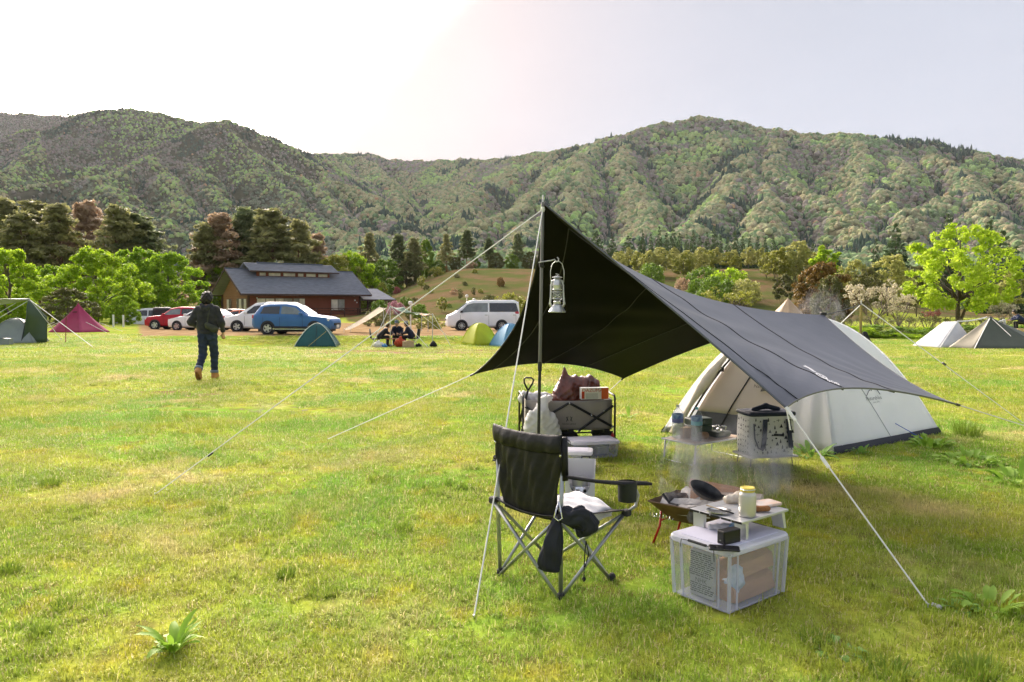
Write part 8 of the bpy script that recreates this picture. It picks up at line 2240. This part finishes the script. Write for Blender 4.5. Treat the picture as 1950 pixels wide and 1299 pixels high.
def make_bin():
    g = on(1106, 5.72); t = thing('plastic_bin', 'white plastic bin with a curved front opening behind the chair', 'bin', g, R(-6)); w, d, h = .235, .22, .30
    Mw = mat('white_bin_plastic', (.72, .72, .76), .35, var=.04, trans=.2)
    for s in (-1, 1):
        mb = MB(); mb.loft([[Vector((s * w / 2 * k, -d / 2, z)), Vector((s * w / 2 * k, d / 2, z)), Vector((s * (w / 2 * k - .006), d / 2, z)), Vector((s * (w / 2 * k - .006), -d / 2, z))] for k, z in ((.88, 0), (1, h))]); mb.build('side_wall', Mw, t)
    mb = MB(); mb.box((0, d / 2, h / 2), (w - .012, .006, h)); mb.build('back_wall', Mw, t)
    # front wall with a U-shaped mouth
    n = 16; row = []
    for k in range(n + 1):
        x = -w / 2 + .006 + (w - .012) * k / n; u = abs(x) / (w / 2)
        top = .085 + .155 * max(0, (u - .25) / .60) ** 2.6; top = min(top, .20)
        row.append([Vector((x, -d / 2 - .001, 0)), Vector((x, -d / 2 - .001, top * .5)), Vector((x, -d / 2 - .001, top))])
    mb = MB(); mb.grid(row); mb.build('front_wall', Mw, t, solid=.006)
    mb = MB(); mb.box((0, 0, .006), (w * .9, d * .96, .008)); mb.build('base_panel', Mw, t)
    s = thing('gas_stove', 'shiny round gas stove inside the white bin', 'stove', g + Vector((0, 0, .012)), 0)
    mb = MB(); mb.lathe([(.085, 0), (.088, .01), (.088, .10), (.08, .11), (0, .11)], 22); mb.build('pot', M_chrome, s, smooth=True, sharp=40)
    mb = MB(); mb.lathe([(.06, .11), (.062, .12), (.062, .165), (.055, .17), (0, .17)], 18); mb.build('burner', M_pole_al, s, smooth=True, sharp=40)
    mb = MB()
    for k in range(10): a = 6.283 * k / 10; mb.box((.0885 * math.cos(a), .0885 * math.sin(a), .075), (.004, .022, .035), (0, 0, a))
    mb.build('air_slots', M_pole_dk, s)
make_bin()
t = thing('sauce_bottle', 'small red capped sauce bottle right of the flat clear box', 'bottle', on(1168, 7.75)); mb = MB(); mb.lathe([(0, 0), (.032, 0), (.036, .02), (.034, .09), (.016, .125)], 14); mb.build('body', mat('red_white_label', (.45, .03, .03), .4, var=0, tint2=(.7, .65, .6), vs=30), t, smooth=True); mb = MB(); mb.lathe([(.015, .122), (.017, .126), (.015, .155), (.006, .175), (0, .176)], 12); mb.build('cap', mat('red_cap', (.50, .02, .02), .4), t, smooth=True)
# ================================================================== smoke
def smoke(label, base, size, dens, scale, seed, drift=(0.0, 0.0)):
    """rising wisps: a volume broken by noise, fading out towards the rim of its plume"""
    m, n, o = newmat('smoke'); N = n.nodes.new; K = n.links.new
    v = N('ShaderNodeVolumePrincipled'); v.inputs['Color'].default_value = (.93, .96, 1.0, 1); v.inputs['Anisotropy'].default_value = .2
    tc = N('ShaderNodeTexCoord'); mp = N('ShaderNodeMapping'); mp.inputs['Location'].default_value = (seed * 3.1, seed * 1.7, seed); mp.inputs['Scale'].default_value = (scale, scale, scale * .55); K(tc.outputs['Object'], mp.inputs[0])
    nz = N('ShaderNodeTexNoise'); nz.inputs['Scale'].default_value = 1.0; nz.inputs['Detail'].default_value = 5; nz.inputs['Distortion'].default_value = 1.2; K(mp.outputs[0], nz.inputs['Vector'])
    r1 = N('ShaderNodeMapRange'); r1.interpolation_type = 'SMOOTHSTEP'; K(nz.outputs['Fac'], r1.inputs[0]); r1.inputs[1].default_value, r1.inputs[2].default_value = .48, .74
    nm = N('ShaderNodeVectorMath'); nm.operation = 'MULTIPLY'; K(tc.outputs['Object'], nm.inputs[0]); nm.inputs[1].default_value = (2 / size[0], 2 / size[1], 2 / size[2])
    ln = N('ShaderNodeVectorMath'); ln.operation = 'LENGTH'; K(nm.outputs[0], ln.inputs[0])
    r2 = N('ShaderNodeMapRange'); r2.interpolation_type = 'SMOOTHSTEP'; K(ln.outputs['Value'], r2.inputs[0]); r2.inputs[1].default_value, r2.inputs[2].default_value = 1.0, .25
    a = N('ShaderNodeMath'); a.operation = 'MULTIPLY'; K(r1.outputs[0], a.inputs[0]); K(r2.outputs[0], a.inputs[1])
    b = N('ShaderNodeMath'); b.operation = 'MULTIPLY'; K(a.outputs[0], b.inputs[0]); b.inputs[1].default_value = dens
    K(b.outputs[0], v.inputs['Density']); K(v.outputs[0], o.inputs['Volume'])
    bm = bmesh.new(); bmesh.ops.create_icosphere(bm, subdivisions=3, radius=1.0)
    for q in bm.verts: q.co = Vector((q.co.x * size[0] / 2, q.co.y * size[1] / 2, q.co.z * size[2] / 2))
    me = bpy.data.meshes.new('smoke'); bm.to_mesh(me); bm.free(); me.materials.append(m)
    ob = bpy.data.objects.new('smoke', me); COL.objects.link(ob); ob.location = base
    tag(ob, label, 'smoke', kind='stuff')
smoke('thin white smoke rising from the left of the fire pit', infire(-.14, .05, .50), (.56, .44, .70), 15.0, 7.0, 1)
smoke('bluish smoke drifting above the right of the fire pit', infire(.22, .16, .52), (.76, .50, .70), 13.0, 6.0, 2)
smoke('pale camp smoke drifting before the trees behind the tarp', at(1560, 592, 56) , (9.0, 5.0, 4.2), .14, .55, 3)
# ================================================================== air
def make_haze():
    m, n, o = newmat('haze'); v = n.nodes.new('ShaderNodeVolumePrincipled')
    v.inputs['Color'].default_value = (0.95, 0.96, 1.0, 1); v.inputs['Density'].default_value = HAZE; v.inputs['Anisotropy'].default_value = 0.2
    n.links.new(v.outputs[0], o.inputs['Volume'])
    mb = MB(); mb.box((0, 1150, 329), (7600, 3300, 662))
    h = mb.build('haze', m); tag(h, 'thin pale evening haze over the valley', 'haze', kind='stuff')
HAZE = 0.000036
make_haze()
